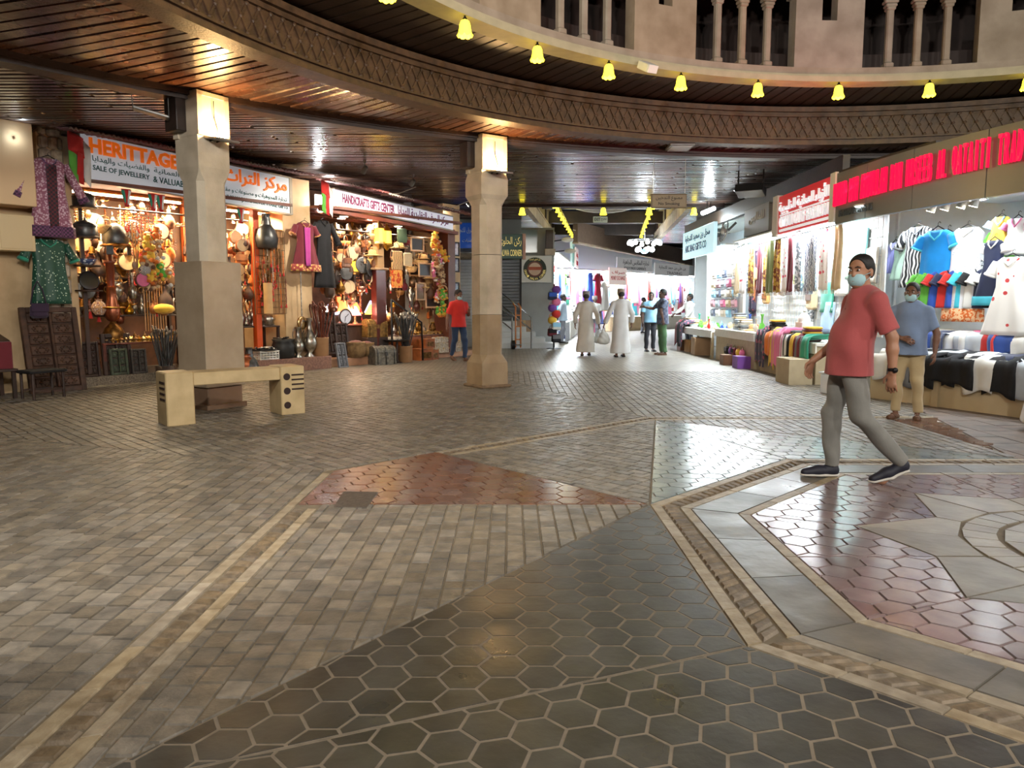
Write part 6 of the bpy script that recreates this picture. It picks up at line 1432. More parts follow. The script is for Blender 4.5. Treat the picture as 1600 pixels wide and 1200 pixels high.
# hanging signs
p=atY(1045,314,14.2); T=thing('hanging_sign','dark no smoking sign plate hanging on two wires from the ceiling','sign',tuple(p))
MB().box((0,0,0),(.68,.04,.27),bev=.015).build('plate',mat('bronze_plate',srgb(112,104,86),.5),T); MB().box((0,-.022,0),(.62,.006,.21),bev=.002).build('inner_border',mat('bronze_plate_inner',srgb(126,118,98),.5),T)
text('arabic_lettering','ممنوع التدخين',m_black,T,(0,-.026,.045),.5,.1,ar=True); text('lettering','No Smoking',m_black,T,(0,-.026,-.06),.4,.07,bold=.01)
for x in (-.3,.3): MB().cyl((x,0,.12),(x,0,ZC-p.z),.004,n=5).build('wire',m_wire,T)
p=atY(938,343,22.0); T=thing('hanging_sign','small exit sign hanging among the cross beams','sign',tuple(p)); MB().box((0,0,0),(.42,.05,.17),bev=.01).build('plate',mat('exit_plate',srgb(170,176,160),.4,emit=srgb(170,176,160),estr=.2),T); text('lettering','EXIT مخرج'.split()[0],m_black,T,(-.09,-.028,0),.17,.09,bold=.02); text('arabic_lettering','مخرج',m_black,T,(.1,-.028,0),.16,.1,ar=True); MB().cyl((0,0,.08),(0,0,5.92-p.z),.01,n=6).build('rod',m_wire,T)

# ---- left row of far shops, from the emblem wall into the distance
QA,QB=Vector((1.45,24.4)),Vector((3.0,35.0)); QD=(QB-QA).normalized(); QN=Vector((QD.y,-QD.x)); QRZ=math.atan2(QD.y,QD.x)
def Q(s,o,z): p=QA+QD*s+QN*o; return (p.x,p.y,z)
m_lite=mat('bright_shop_wall',srgb(232,234,236),.6)
def qbox(mb,s0,s1,o0,o1,z0,z1): return mb.box(Q((s0+s1)/2,(o0+o1)/2,(z0+z1)/2),(s1-s0,o1-o0,z1-z0),rz=QRZ)
mb=MB(); qbox(mb,0,10.8,-1.5,-1.4,0,4.4); struct('wall_passage_left',mb,m_lite)
RCLOTH=[RED,ORG,YEL,GRN,BLU,CYA,PNK,WHT,PUR,CRM,TEA,NVY,SKY,MAR,WHT,WHT,PNK,SKY]
pm_fl=pattern_mat('floral_white',[srgb(200,60,60),srgb(236,232,226),srgb(236,232,226)],'voronoi',7,thr=.2); pm_blk=pattern_mat('black_leaf',[srgb(40,40,44),srgb(222,222,222)],'voronoi',9,thr=.35)
SCK=[scarf_kit(m,.95,.2,i) for i,m in enumerate([RED,ORG,SKY,WHT,PNK,TEA,pm_fl,pm_blk,CRM,PUR])]
DRK=[dress('hanging_dress','dress',.95+.1*(i%3),.2,.3,.0 if i%2 else .2,(m,m,m),seed=20+i) for i,m in enumerate([WHT,BLU,MAR,PNK,pm_blk,CYA,pm_fl,CRM,WHT,SKY])]
TEE=[tee((m,m2,m2),30+i) for i,(m,m2) in enumerate([(GRN,GRN),(BLU,RED),(CYA,CYA),(WHT,BK),(RED,NVY),(NVY,WHT),(YEL,YEL),(PNK,WHT),(WHT,SKY),(BK,WHT)])]
def lit_canopy(loc,L,rz,label,power,col=WHITE_L,depth=.9):
    T=thing('canopy_light',label,'light',loc,rz); MB().box((0,.2,.06),(L,depth,.06),bev=.01).build('canopy',m_white,T)
    for y in (-.1,.4): MB().cyl((-L/2+.1,y,0),(L/2-.1,y,0),.025,n=8).build('tube',mat('cool_tube',(1,1,1)),T)
    lamp('canopy_glow','AREA',(0,-.15,-.05),power,col,L*.9,rot=(R_(18),0,0),parent=T,sy=.3); return T
for i,(s,L) in enumerate(((1.8,3.2),(5.4,3.2),(8.8,3.0))): lit_canopy(Q(s,-.2,3.05),L,QRZ,['nearest','second','farthest'][i]+' bright tube canopy along the left far shops',210)
for i in range(26):
    s=.4+10*i/26; kk=rd.choice(DRK+SCK+TEE); put(kk,Q(s,-.35+rd.uniform(-.15,.15),rd.uniform(2.6,2.95)),kname(kk)+' garment hanging high in the bright left far shops','garments hanging in the left far shops',QRZ,1.05)
for i in range(22):
    s=.4+10*i/22; kk=rd.choice(DRK+TEE); put(kk,Q(s,-.5+rd.uniform(-.1,.1),rd.uniform(1.7,1.95)),kname(kk)+' garment hanging low in the bright left far shops','lower garments in the left far shops',QRZ,1.0)
for i,(s,L) in enumerate(((3.4,2.4),(6.6,3.0),(9.6,2.2))):
    T=thing('goods_table','white cloth covered table of the left far shops',None,Q(s,-.1,0),QRZ); T['category']='table'; T['label']=['nearest','middle','farthest'][i]+' cloth covered goods table of the left far shops'
    MB().box((0,0,.35),(L,.5,.7),bev=.02).build('skirt',pattern_mat('blue_check',[srgb(40,60,110),srgb(220,224,230)],'check',7) if i==0 else WHT,T); MB().box((0,0,.72),(L+.06,.56,.05),bev=.02).build('top',WHT,T)
    for j in range(12):
        cc=rd.choice(RCLOTH); put(FOLD,Q(s-L/2+.2+j*(L-.4)/11,-.1+rd.uniform(-.1,.1),.745),cname(cc)+' folded cloth on the tables of the left far shops','folded goods in the left far shops',QRZ+rd.uniform(-.3,.3),.8,over={'*':cc})
# tall bunch of school bags at the corner
T=thing('bag_stand','tall dark stand of school bags at the passage corner','stand',(1.3,22.9,0)); MB().cyl((0,0,0),(0,0,2.0),.025,n=8).build('post',m_black,T); MB().lathe([(.25,0),(.22,.03),(.03,.05)],14).build('foot',m_black,T)
BGK=[handbag(m,m2,.34,.3,.2,.1,rnd=r) for m,m2,r in ((PUR,PNK,True),(RED,YEL,True),(YEL,ORG,True),(WHT,SKY,False),(PNK,MAR,True),(BK,GRY,False),(NVY,BLU,False),(MAR,BK,False))]
for i in range(9): 
    z=.22+.185*i; put(BGK[[5,7,3,2,1,0,4,6,0][i]],(1.3+.06*(-1)**i,22.72,z),['black','maroon','white','yellow','red','purple','pink','navy','violet'][i]+' school bag on the tall corner stand',None,R_(10),.85)
# ---- far facade slanting off to the right, all bright
FA,FB=Vector((2.7,35.2)),Vector((10.6,43.6)); FD=(FB-FA).normalized(); FN=Vector((FD.y,-FD.x)); FRZ=math.atan2(FD.y,FD.x)
def FF(s,o,z): p=FA+FD*s+FN*o; return (p.x,p.y,z)
mb=MB(); mb.box(FF(8.2,-1.6,2.4),(17.4,.1,4.8),rz=FRZ); struct('wall_far',mb,m_lite,'bright back wall of the far shops')
for i,(s,L) in enumerate(((1.6,3.0),(4.9,3.0),(8.3,3.2),(12.0,3.4))): lit_canopy(FF(s,-.2,3.0),L,FRZ,['leftmost','second','third','rightmost'][i]+' bright tube canopy of the far shops facing the passage',260)
for i in range(38):
    s=.3+13.4*i/38; kk=rd.choice(DRK+SCK); put(kk,FF(s,-.4+rd.uniform(-.2,.2),rd.uniform(2.5,2.95)),kname(kk)+' garment hanging high in the far shops','garments hanging in the far shops',FRZ,1.2)
for i in range(34):
    s=.3+13.4*i/34; kk=rd.choice(DRK+TEE); put(kk,FF(s,-.55+rd.uniform(-.1,.1),rd.uniform(1.55,1.9)),kname(kk)+' garment hanging low in the far shops','lower garments in the far shops',FRZ,1.15)
put(dress('blue_gown','gown',1.7,.2,.34,0,(cloth('gownblue',(70,100,220)),BLU,BLU),seed=51),FF(1.5,.1,3.0),'long bright blue gown hanging in the far shops',None,FRZ,1.1); put(dress('crimson_gown','gown',1.7,.22,.36,.3,(cloth('crimson',(176,20,50)),cloth('crimson',(176,20,50)),MAR),seed=52),FF(2.15,.1,3.0),'long crimson gown hanging beside the blue gown',None,FRZ,1.1); put(dress('white_gown','gown',1.3,.24,.36,.2,(WHT,WHT,WHT),seed=53),FF(2.7,.15,2.6),'short white gown hanging beside the crimson gown',None,FRZ,1.1); put(dress('navy_gown','gown',1.2,.2,.34,0,(cloth('denim',(40,70,140)),NVY,NVY),seed=54),FF(1.45,.14,1.42),'dark blue gown hanging low under the bright blue gown',None,FRZ,1.0)
for i,(s,L) in enumerate(((1.0,1.2),(4.6,2.8),(8.2,3.0))):
    T=thing('goods_table',['pink','pale','white'][i]+' skirted goods table of the far shops','table',FF(s,.1,0),FRZ); MB().box((0,0,.36),(L,.6,.72),bev=.02).build('skirt',[PNK,CRM,WHT][i],T); MB().box((0,0,.74),(L+.06,.66,.05),bev=.02).build('top',WHT,T)
def fsign(s,w,z0,z1,o,m,label,lines,ml):
    T=thing('shop_sign',label,'sign',FF(s,o,z0),FRZ); h=z1-z0; MB().box((0,0,h/2),(w,.08,h),bev=.008).build('panel',m,T)
    for body,x,z,ww,hh,ar in lines: text('arabic_lettering' if ar else 'lettering',body,ml,T,(x,-.045,z*h),ww,hh,ar=ar)
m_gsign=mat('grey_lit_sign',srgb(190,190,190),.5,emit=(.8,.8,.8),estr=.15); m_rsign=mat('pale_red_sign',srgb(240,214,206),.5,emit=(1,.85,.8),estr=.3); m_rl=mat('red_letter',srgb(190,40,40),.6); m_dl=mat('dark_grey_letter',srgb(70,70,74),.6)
fsign(3.45,1.5,2.35,3.2,.35,m_rsign,'pale sign with red exchange lettering in the far shops',[('صراف',0,.72,1.1,.22,True),('MONEY EXCHANGE',0,.4,1.2,.2,False)],m_rl)
fsign(5.1,3.2,3.1,3.75,.25,m_gsign,'long grey sign above the middle far shop',[('تجارة الملابس الجاهزة',.1,.62,2.4,.3,True),('READY MADE GARMENTS',0,.2,2.0,.14,False)],m_dl)
fsign(8.8,3.6,2.95,3.6,.25,m_gsign,'long grey sign above the rightmost far shop',[('بن علي بن حمد للتجارة',0,.62,2.8,.26,True),('TRADING',.2,.22,1.6,.16,False)],m_dl)
T=thing('shop_sign','pinkish sign high on the left far shops','sign',Q(9.4,.1,3.05),QRZ); MB().box((0,0,.4),(1.9,.08,.85),bev=.008).build('panel',m_rsign,T); text('arabic_lettering','مركز الأناقة',m_rl,T,(0,-.045,.52),1.3,.3,ar=True); text('lettering','FASHION',m_rl,T,(0,-.045,.18),1.2,.2)
T=thing('shop_sign','pale teal patterned sign beside the pinkish sign','sign',Q(6.6,.1,2.95),QRZ); MB().box((0,0,.5),(1.6,.08,1.0),bev=.008).build('panel',mat('pale_teal_sign',srgb(206,232,228),.5,ncol=srgb(120,190,180),nscale=4,emit=(.8,.95,.92),estr=.2),T); MB().box((0,-.045,.5),(1.2,.01,.7)).build('inner_panel',mat('teal_inner',srgb(150,210,200),.5),T)
# street lamp like fixtures on the corner wall
T=thing('fixture_arm','grey lamp heads on a bracket at the passage corner','lamp',(1.36,24.6,3.1)); MB().tube([(0,0,0),(.5,-.1,.05)],.02,6).build('arm',m_black,T); MB().tube([(0,0,.35),(.4,-.1,.4)],.02,6).build('arm',m_black,T); MB().ball((.55,-.15,.02),(.2,.12,.08),10,6).build('head',m_white,T); MB().ball((.45,-.2,.38),(.2,.12,.08),10,6).build('head',m_white,T)
mb=MB(); mb.box((17,44,2.4),(.2,22,4.8)); mb.box((8,55,2.4),(28,.2,4.8)); struct('wall_distant',mb,m_gwall,'distant end walls of the branch passage')
# ================================================================ RIGHT: bag shop, scarf shop, clothes shop
rd=random.Random(47)
def XP(px,py,x):   # point on the plane x = const
    d=ray(px,py); t=x/d.x; return (x,d.y*t,CAM_H+d.z*t)
RRZ=R_(-90)        # fronts (-y local) look towards -x
m_lav=mat('cool_white_wall',srgb(226,232,236),.55,var=.05)
mb=MB(); mb.box((6.75,18.75,1.78),(.1,11.5,3.55)); struct('wall_right',mb,m_lav,'bright back wall of the bag and scarf shops')
mb=MB(); mb.box((6.5,24.6,2.05),(.9,.1,4.1)); struct('wall_right_end',mb,m_lav)
mb=MB(); mb.box((6.25,17.7,3.55),(1.1,9.6,.06)); struct('ceiling_right_shops',mb,m_white,'white ceiling panels of the bag and scarf shops')
mb=MB(); mb.box((5.62,18.4,3.72),(.12,11.4,.34)); struct('trim_7',mb,m_wdark,'dark upper band above the right shop signs')
# tube canopies
def rcanopy(y,L,z,label,power,x=5.55):
    T=thing('canopy_light',label,'light',(x,y,z),RRZ)
    for yy in (0,.35): MB().cyl((-L/2+.1,yy,0),(L/2-.1,yy,0),.025,n=8).build('tube',mat('cool_tube',(1,1,1)),T)
    MB().box((0,.18,.05),(L,.6,.04),bev=.01).build('canopy',m_white,T)
    lamp('canopy_glow','AREA',(0,-.05,-.05),power,WHITE_L,L*.9,rot=(R_(10),0,0),parent=T,sy=.3)
rcanopy(14.0,2.6,2.86,'bright tube canopy over the scarf display',210); rcanopy(17.0,2.6,2.86,'bright tube canopy between scarves and bags',210); rcanopy(20.6,3.2,2.86,'bright tube canopy over the handbag wall',230)
# wire grid wall and rails
T=thing('wire_grid','white wire grid wall behind scarves and towels','grid',(6.05,15.4,0),RRZ); mb=MB()
for i in range(40): mb.cyl((-3.2+.164*i,0,.9),(-3.2+.164*i,0,2.85),.006,n=4,caps=False)
for i in range(13): mb.cyl((-3.2,0,.95+.155*i),(3.2,0,.95+.155*i),.006,n=4,caps=False)
o=mb.build('wires',m_white,T); o['kind']='stuff'; MB().box((0,.03,1.9),(6.6,.02,2.1)).build('backing_panel',m_lav,T)
T=thing('hanging_rail','steel rail carrying scarves under the red sign','rail',(0,0,0)); MB().cyl((5.52,12.55,2.74),(5.52,18.8,2.74),.022,n=8).build('bar',m_steel,T)
for yy in (12.75,15.2,18.6): MB().tube([(5.52,yy,2.74),(5.62,yy,2.8),(5.78,yy,2.86),(5.78,yy,3.55)],.012,6).build('bracket',m_steel,T)
# ---- signs
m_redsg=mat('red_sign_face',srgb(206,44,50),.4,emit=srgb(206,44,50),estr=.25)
def rsign(y0,y1,z0,z1,x,m,label,lines,ml,zs=0.0):
    T=thing('shop_sign',label,'sign',(x,(y0+y1)/2,z0),RRZ); h=z1-z0; L=abs(y1-y0); MB().box((0,0,h/2),(L,.1,h),bev=.008).build('panel',m,T)
    MB().box((-L*.3,.2,h*.8),(.06,.42,.08)).build('mount',m_grey,T); MB().box((L*.3,.2,h*.8),(.06,.42,.08)).build('mount',m_grey,T)
    for body,u,z,ww,hh,ar,d,mm in lines: text('arabic_lettering' if ar else 'lettering',body,mm or ml,T,(u*L,-.054,z*h),ww*L,hh*h,ar=ar,depth=d,bold=.01)
    return T
m_wl=mat('white_letter',srgb(240,244,248),.4,emit=(.9,.95,1),estr=.35)
T=rsign(12.55,15.0,2.78,3.52,5.38,m_redsg,'red shop sign with raised white English and Arabic lettering',[('الأزياء العمانية الخليجية',.0,.70,.94,.4,True,.03,None),('OMAN GULF FASHION',.02,.30,.92,.28,False,.04,None)],m_wl)
MB().box((0,-.052,.06),(2.3,.006,.05)).build('white_stripe',m_wl,T); MB().box((0,-.052,.36),(2.3,.004,.03)).build('white_stripe',m_wl,T); MB().box((1.32,.0,.37),(.2,.16,.8)).build('side_panel',m_white,T); MB().box((-1.36,.0,.37),(.26,.16,.8)).build('side_panel',m_white,T)
rsign(16.2,17.9,2.98,3.6,5.6,mat('dim_bronze_sign',srgb(120,112,100),.5),'dim bronze shop sign beside the wall fan',[('للملابس',.0,.6,.6,.4,True,.006,None)],mat('pale_bronze_letter',srgb(186,176,150),.5))
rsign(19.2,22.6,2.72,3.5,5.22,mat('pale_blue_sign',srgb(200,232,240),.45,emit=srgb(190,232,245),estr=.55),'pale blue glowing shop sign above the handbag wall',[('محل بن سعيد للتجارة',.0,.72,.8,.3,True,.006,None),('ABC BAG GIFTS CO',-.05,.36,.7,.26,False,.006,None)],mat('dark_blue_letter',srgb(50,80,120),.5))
# fan
T=thing('wall_fan','grey wall fan with a wide round cage','fan',(5.45,18.55,3.3),RRZ); MB().tube([(.3*math.cos(t),-.2+.05*math.sin(t),-.12+.25*math.sin(t)) for t in np.linspace(0,2*pi,25)[:-1]],.014,6,True).build('cage_ring',m_grey,T)
for k in range(12): t=k*pi/12; MB().tube([(.3*math.cos(t),-.2+.05*math.sin(t),-.12+.25*math.sin(t)),(-.3*math.cos(t),-.2-.05*math.sin(t),-.12-.25*math.sin(t))],.004,4).build('cage_wire',m_grey,T)
MB().ball((0,-.18,-.12),(.08,.1,.08),10,7).build('motor',m_white,T); MB().cyl((0,-.1,-.1),(0,.1,.1),.03,n=8).build('arm',m_grey,T)
for k in range(3):
    a=k*2*pi/3; MB().box((.15*math.cos(a),-.2,-.12+.12*math.sin(a)),(.24,.01,.09),ry=-a).build('blade',mat('fan_blade',srgb(150,152,158),.4),T)
# black ceiling speaker box and track spots
p=fl(1210,300,3.62); T=thing('speaker_box','black box hanging from the ceiling on two straps','speaker',(p.x-.35,p.y+.4,3.66),R_(-30)); MB().box((0,0,.05),(.55,.4,.16),rx=R_(-14),bev=.01).build('cabinet',m_black,T)
for x in (-.25,.25): MB().box((x,0,.3),(.03,.02,.34)).build('strap',m_black,T)
MB().box((0,-.2,.3),(.55,.02,.02)).build('crossbar',m_black,T)
for i,(px,py) in enumerate(((1162,312),(1181,303))):
    p=fl(px,py,ZC-.15); spot_fixture((p.x,p.y,ZC),R_(150),['black track spotlight farther from the hanging black box','black track spotlight beside the hanging black box'][i],on=False,tilt=55,m=m_black)
p=fl(1107,318,ZC-.05); T=thing('ceiling_lamp','white slanted tube lamp under the passage ceiling','lamp',(p.x,p.y,ZC),R_(30)); MB().cyl((-.22,0,-.32),(.22,0,-.16),.06,n=12).build('shade',mat('white_tube_shade',(1,1,1),.4,emit=(.8,.92,1),estr=2.5),T); MB().cyl((-.05,0,0),(-.05,0,-.24),.012,n=6).cyl((.08,0,0),(.08,0,-.2),.012,n=6).build('mount',m_black,T); lamp('tube_glow','POINT',(0,0,-.5),40,WHITE_L,.1,parent=T)
p=fl(1160,283,ZC); 
T=thing('ceiling_light','flush pale ceiling light box on the plank ceiling','light',tuple(fl(1062,227,ZC))+(ZC-.03,),0); MB().box((0,0,0),(.42,.5,.05),bev=.008).build('box',m_grey,T); MB().box((0,0,-.028),(.34,.42,.01)).build('diffuser',mat('pale_diffuser',srgb(190,196,200),.4),T)
# ---- counters of bag / scarf shop (front at x = 5.05)
def rcounter(y0,y1,x,z,d,label,m,m2=None,open_=False):
    T=thing('goods_counter',label,'counter',(x,(y0+y1)/2,0),RRZ); L=y1-y0
    if open_:
        for xx in (-L/2+.05,L/2-.05):
            for yy in (.05,d-.05): MB().box((xx,yy,z/2),(.06,.06,z)).build('leg',m2 or m,T)
    else: MB().box((0,d/2,z/2-.02),(L-.06,d-.06,z-.04)).build('base',m2 or m,T)
    MB().box((0,d/2,z-.02),(L,d,.06),bev=.01).build('top',m,T); MB().box((0,.01,z-.11),(L,.03,.14),bev=.005).build('apron',m,T)
m_tan=mat('beige_counter',srgb(176,160,130),.6,var=.15); 
rcounter(15.6,18.6,5.12,.78,.7,'pale counter with a beige base before the scarf display',m_white,m_tan); rcounter(18.7,22.6,5.05,.72,.7,'pale open table before the handbag wall',m_white,m_tan,True); rcounter(12.6,15.5,5.2,.72,.7,'low counter of folded cloth beside the pink striding man',m_white,m_tan)
put(K['carton'],(5.25,20.3,0),'large brown carton under the open table',None,R_(85),1.6); put(K['carton'],(5.3,21.5,0),'upright brown carton under the open table',None,R_(95),1.2); put(K['carton'],(5.2,22.2,0),'dark open carton at the far end of the open table',None,R_(90),1.1,over={'box':BRN}); put(K['carton'],(5.0,16.0,0),'purple printed carton against the beige base',None,R_(90),.9,over={'box':PUR}); put(K['carton'],(4.98,12.95,0),'beige carton with a cloth on top beside the counter',None,R_(90),(1.5,1.3,1.5),over={'box':m_tan}); put(K['carton'],(4.95,16.9,0),'grey brown carton against the beige base',None,R_(88),.8,over={'box':BRN})
# handbag wall: rows of folded wallets bags
pal=[cloth('slate',(96,104,124)),cloth('dustyrose',(206,150,160)),SKY,CRM,cloth('sand',(206,190,170)),PNK,WHT,cloth('mist',(176,186,196))]
T=thing('handbag_rack','white board rack of the handbag wall','rack',(5.75,20.0,0),RRZ); MB().box((0,0,1.7),(3.4,.04,2.3)).build('board',m_lav,T); MB().box((-1.7,-.02,1.7),(.06,.06,2.4)).build('post',m_white,T); MB().box((1.7,-.02,1.7),(.06,.06,2.4)).build('post',m_white,T)
wb=handbag(CRM,CRM,.36,.2,.07,.02)
for r in range(5):
    for c in range(5): put(wb,(5.66,18.8+.5*c+.05*(r%2),1.05+.26*r),cname(pal[(r+2*c)%8])+' flat handbag in the '+['lowest','second','third','fourth','fifth'][r]+' row of the handbag wall','flat handbags in rows',RRZ,1.0,over={'*':pal[(r+2*c)%8]})
tot=handbag(WHT,WHT,.34,.34,.06,.34)
for c in range(4): put(tot,(5.6,18.9+.55*c,2.38),'white tote bag in the top row of the handbag wall','white tote bags',RRZ,.9)
# goods on open table: small craft items, hats
for i in range(40):
    y=15.7+6.8*i/40; cc=rd.choice([WHT,CRM,SKY,RED,TEA,BLU,cloth('sand',(206,190,170)),GRN,YEL]); k=rd.choice(['jar','burner','bowl','cushion','jar','vase']); put(K[k],(5.3+rd.uniform(0,.35),y,.79 if y<18.65 else .73),cname(cc)+' '+{'jar':'jar','burner':'censer','bowl':'bowl','cushion':'pincushion','vase':'vase'}[k]+' on the pale counters of the bag shop','craft pieces on the pale counters',rd.uniform(0,6),rd.uniform(.5,.8) if k!='cushion' else .45,over={'*':cc})
for st,(y,n) in enumerate(((22.2,6),(21.7,5),(17.4,9),(17.0,6),(14.9,8),(13.2,6),(13.9,4))):
    for j in range(n): put(FOLD,(5.38+rd.uniform(-.02,.02),y+rd.uniform(-.02,.02),(.73 if y>18.6 else .79 if y>15.6 else .73)+.044*j),['folded cloth in the striped pile at the far end of the open table','folded cloth in the second pile on the open table','folded cloth in the tall pile on the pale counter','folded cloth in the lower pile on the pale counter','folded cloth in the dark pile on the low counter','folded cloth in the bright pile on the low counter','folded cloth in the flat pile on the low counter'][st],'folded cloth pile %d'%(st+1),RRZ+rd.uniform(-.1,.1),1.0,over={'*':rd.choice([WHT,GRY,CRM,cloth('mist',(176,186,196))] if st<4 else [BK,GRY,MAR,YEL,WHT] )})
HB=[handbag(WV,LE,.34,.3,.16,.24),handbag(pattern_mat('dot_bag',[srgb(70,60,120),srgb(226,214,206),srgb(226,214,206)],'voronoi',22,thr=.3),LED,.46,.32,.16,.34,True),handbag(cloth('honey',(206,160,96)),LE,.32,.26,.1,.16),handbag(cloth('lime',(186,186,120)),cloth('olive',(120,130,70)),.34,.24,.12,.2),handbag(cloth('dustyrose',(206,150,160)),LED,.34,.3,.2,.2),handbag(CRM,BRN,.3,.42,.14,.16)]
hb=[('woven straw handbag hanging at the edge of the scarf display',0,(1158,440)),('round white handbag with purple dots and brown handles',1,(1223,463)),('honey coloured handbag below the round one',2,(1197,475)),('olive green handbag with a flap',3,(1247,446)),('dusty pink bucket handbag beside the scarves',4,(1200,445)),('tall cream drawstring handbag beside the towels',5,(1268,484))]
for l,i,(px,py) in hb: q_=XP(px,py,5.95); put(HB[i],(5.95,min(q_[1],18.35),q_[2]),l,None,RRZ,1.05)
put(K['hat'],(5.5,16.75,.95),'straw hat on the counter end',None,0,1.3); put(kit('birdcage_box','box',('body',MB().box((0,0,.14),(.3,.2,.28),bev=.01),WHT),('dome',MB().ball((0,0,.28),(.15,.1,.16),12,8),WHT),('knob',MB().ball((0,0,.46),.025,8,5),SV)),(5.7,14.4,.745),'white domed cabinet box on the scarf counter',None,RRZ,1.1)
# scarves along the rail
pm=[pattern_mat('floral_dark',[srgb(190,90,110),srgb(50,44,60),srgb(60,52,72)],'voronoi',16,thr=.3),pattern_mat('ochre_print',[srgb(120,60,30),srgb(196,160,70),srgb(214,186,110)],'noise',14,thr=.48),MAR,pattern_mat('grey_leaf',[srgb(220,224,230),srgb(120,130,140)],'noise',18,thr=.5),pattern_mat('rose_print',[srgb(220,90,110),srgb(236,230,226),srgb(236,230,226)],'voronoi',10,thr=.25),pattern_mat('blue_lines',[srgb(80,90,120),srgb(214,220,228)],'wave',18,thr=.35),CRM,cloth('oliveg',(130,140,90)),pattern_mat('peach_dots',[srgb(240,200,150),srgb(206,116,60),srgb(206,116,60)],'voronoi',30,thr=.25)]
SC2=[scarf_kit(m,1.0,.3,60+i) for i,m in enumerate(pm)]
order=[6,4,3,1,2,1,7,1,4,2,3,5,5,4,6]
for i,k in enumerate(order):
    y=18.2-.385*i; put(SC2[k],(5.5+.04*(i%3),y,2.74),['dark floral','ochre printed','maroon','grey leaf printed','rose printed','blue lined','cream','olive','orange dotted'][k]+' scarf draped on the steel rail under the red sign','scarves on the steel rail',RRZ,1.1)
for px,py,k,l,sc in ((1168,415,0,'long dark floral scarf hanging low at the end of the display',1.5),(1178,425,8,'orange dotted scarf hanging below the rail',1.0),(1187,395,2,'maroon scarf hanging before the dark floral one',1.1),(1163,430,0,'second dark floral scarf at the end of the display',1.3),(1262,400,5,'blue lined bag like scarf beside the towels',.9),(1270,440,3,'grey silky scarf beside the towels',1.0)): q_=XP(px,py-20,6.03); put(SC2[k],(6.03,min(q_[1],18.5),q_[2]),l,None,RRZ,sc)
# towels on the grid
TW=lambda m:kit('hanging_towel','towel',('cloth',MB().sheet(lambda u,v:((u-.5)*.5,.012*math.sin(8*u+3*v),-v*.5),8,8,.02),m),('border',MB().sheet(lambda u,v:((u-.5)*.502,-.012+.012*math.sin(8*u+2.7),-.42-.05*v),8,2,.006),WHT))
for i,(px,py,m,l) in enumerate(((1297,390,SKY,'pale blue towel topmost on the wire grid'),(1297,418,cloth('aqua',(150,220,220)),'aqua towel on the wire grid'),(1294,453,TEA,'green towel on the wire grid'),(1294,484,cloth('paleblue',(170,200,240)),'pale blue towel lowest on the wire grid'),(1318,425,WHT,'white towel beside the aqua one'),(1345,370,cloth('aqua',(150,220,220)),'aqua towel near the grey fascia'),(1335,395,cloth('mint',(190,220,200)),'mint towel near the grey fascia'),(1360,400,WHT,'white towel near the grey fascia'))): put(TW(m),XP(px,py-12,6.035),l,None,RRZ,1.15)
# draped scarves on the low counter front
HP2=[heap(m,80+i) for i,m in enumerate([pm[0],YEL,PNK,GRY,ORG,BK,WHT,TEA,MAR])]
for i in range(13): put(HP2[[0,0,3,4,1,2,2,6,5,1,8,3,7][i]],(5.17,15.3-.2*i,.75),['dark floral','yellow','pink','grey','orange','black','white','teal','maroon'][[0,0,3,4,1,2,2,6,5,1,8,3,7][i]]+' cloth draped over the front of the low counter','cloths draped on the low counter',RRZ+rd.uniform(-.1,.1),(1,1,1.15 if i not in (0,1,4,5,6) else 1.9))
for i in range(5): put(BGK[[4,2,7,0,5][i]],(5.09,16.25+.28*i,.22),'beaded pouch hanging on the beige counter base','pouches on the beige base',RRZ,.6)
for i in range(3): put(HP2[[8,5,0][i]],(5.02,22.3-.3*i,.74),'dark skirt draped at the far end of the open table','dark skirts on the open table',RRZ,(1,1,1.8))

# ---- curved grey fascia with the red letter sign
cpx=[(5.32,12.35),(5.42,11.2),(5.58,10.2),(5.83,9.2),(6.2,8.2),(6.75,7.2),(7.5,6.3)]
def smooth(P,n):
    out=[]
    for i in range(len(P)-1):
        p0=P[max(i-1,0)];p1=P[i];p2=P[i+1];p3=P[min(i+2,len(P)-1)]
        for k in range(n):
            t=k/n; out.append(tuple(.5*((2*p1[q])+(-p0[q]+p2[q])*t+(2*p0[q]-5*p1[q]+4*p2[q]-p3[q])*t*t+(-p0[q]+3*p1[q]-3*p2[q]+p3[q])*t**3) for q in (0,1)))
    out.append(P[-1]); return [Vector(p) for p in out]
CV=smooth(cpx,12); cl=[0]
for a,b in zip(CV,CV[1:]): cl.append(cl[-1]+(b-a).length)
def cvp(s):
    for i in range(len(cl)-1):
        if cl[i]<=s<=cl[i+1] or i==len(cl)-2:
            f=(s-cl[i])/(cl[i+1]-cl[i]); p=CV[i].lerp(CV[i+1],f); d=(CV[i+1]-CV[i]).normalized(); return p,d
T=thing('curved_fascia','curved grey metal fascia above the clothes shop','fascia',(0,0,0)); m_fas=mat('brushed_grey_panel',srgb(128,132,128),.38,metal=.45,var=.08,nscale=2)
Z0,Z1=2.70,3.52; S_=0.0; joints=[0,.9,1.95,3.15,3.75,4.1,5.4,6.7]
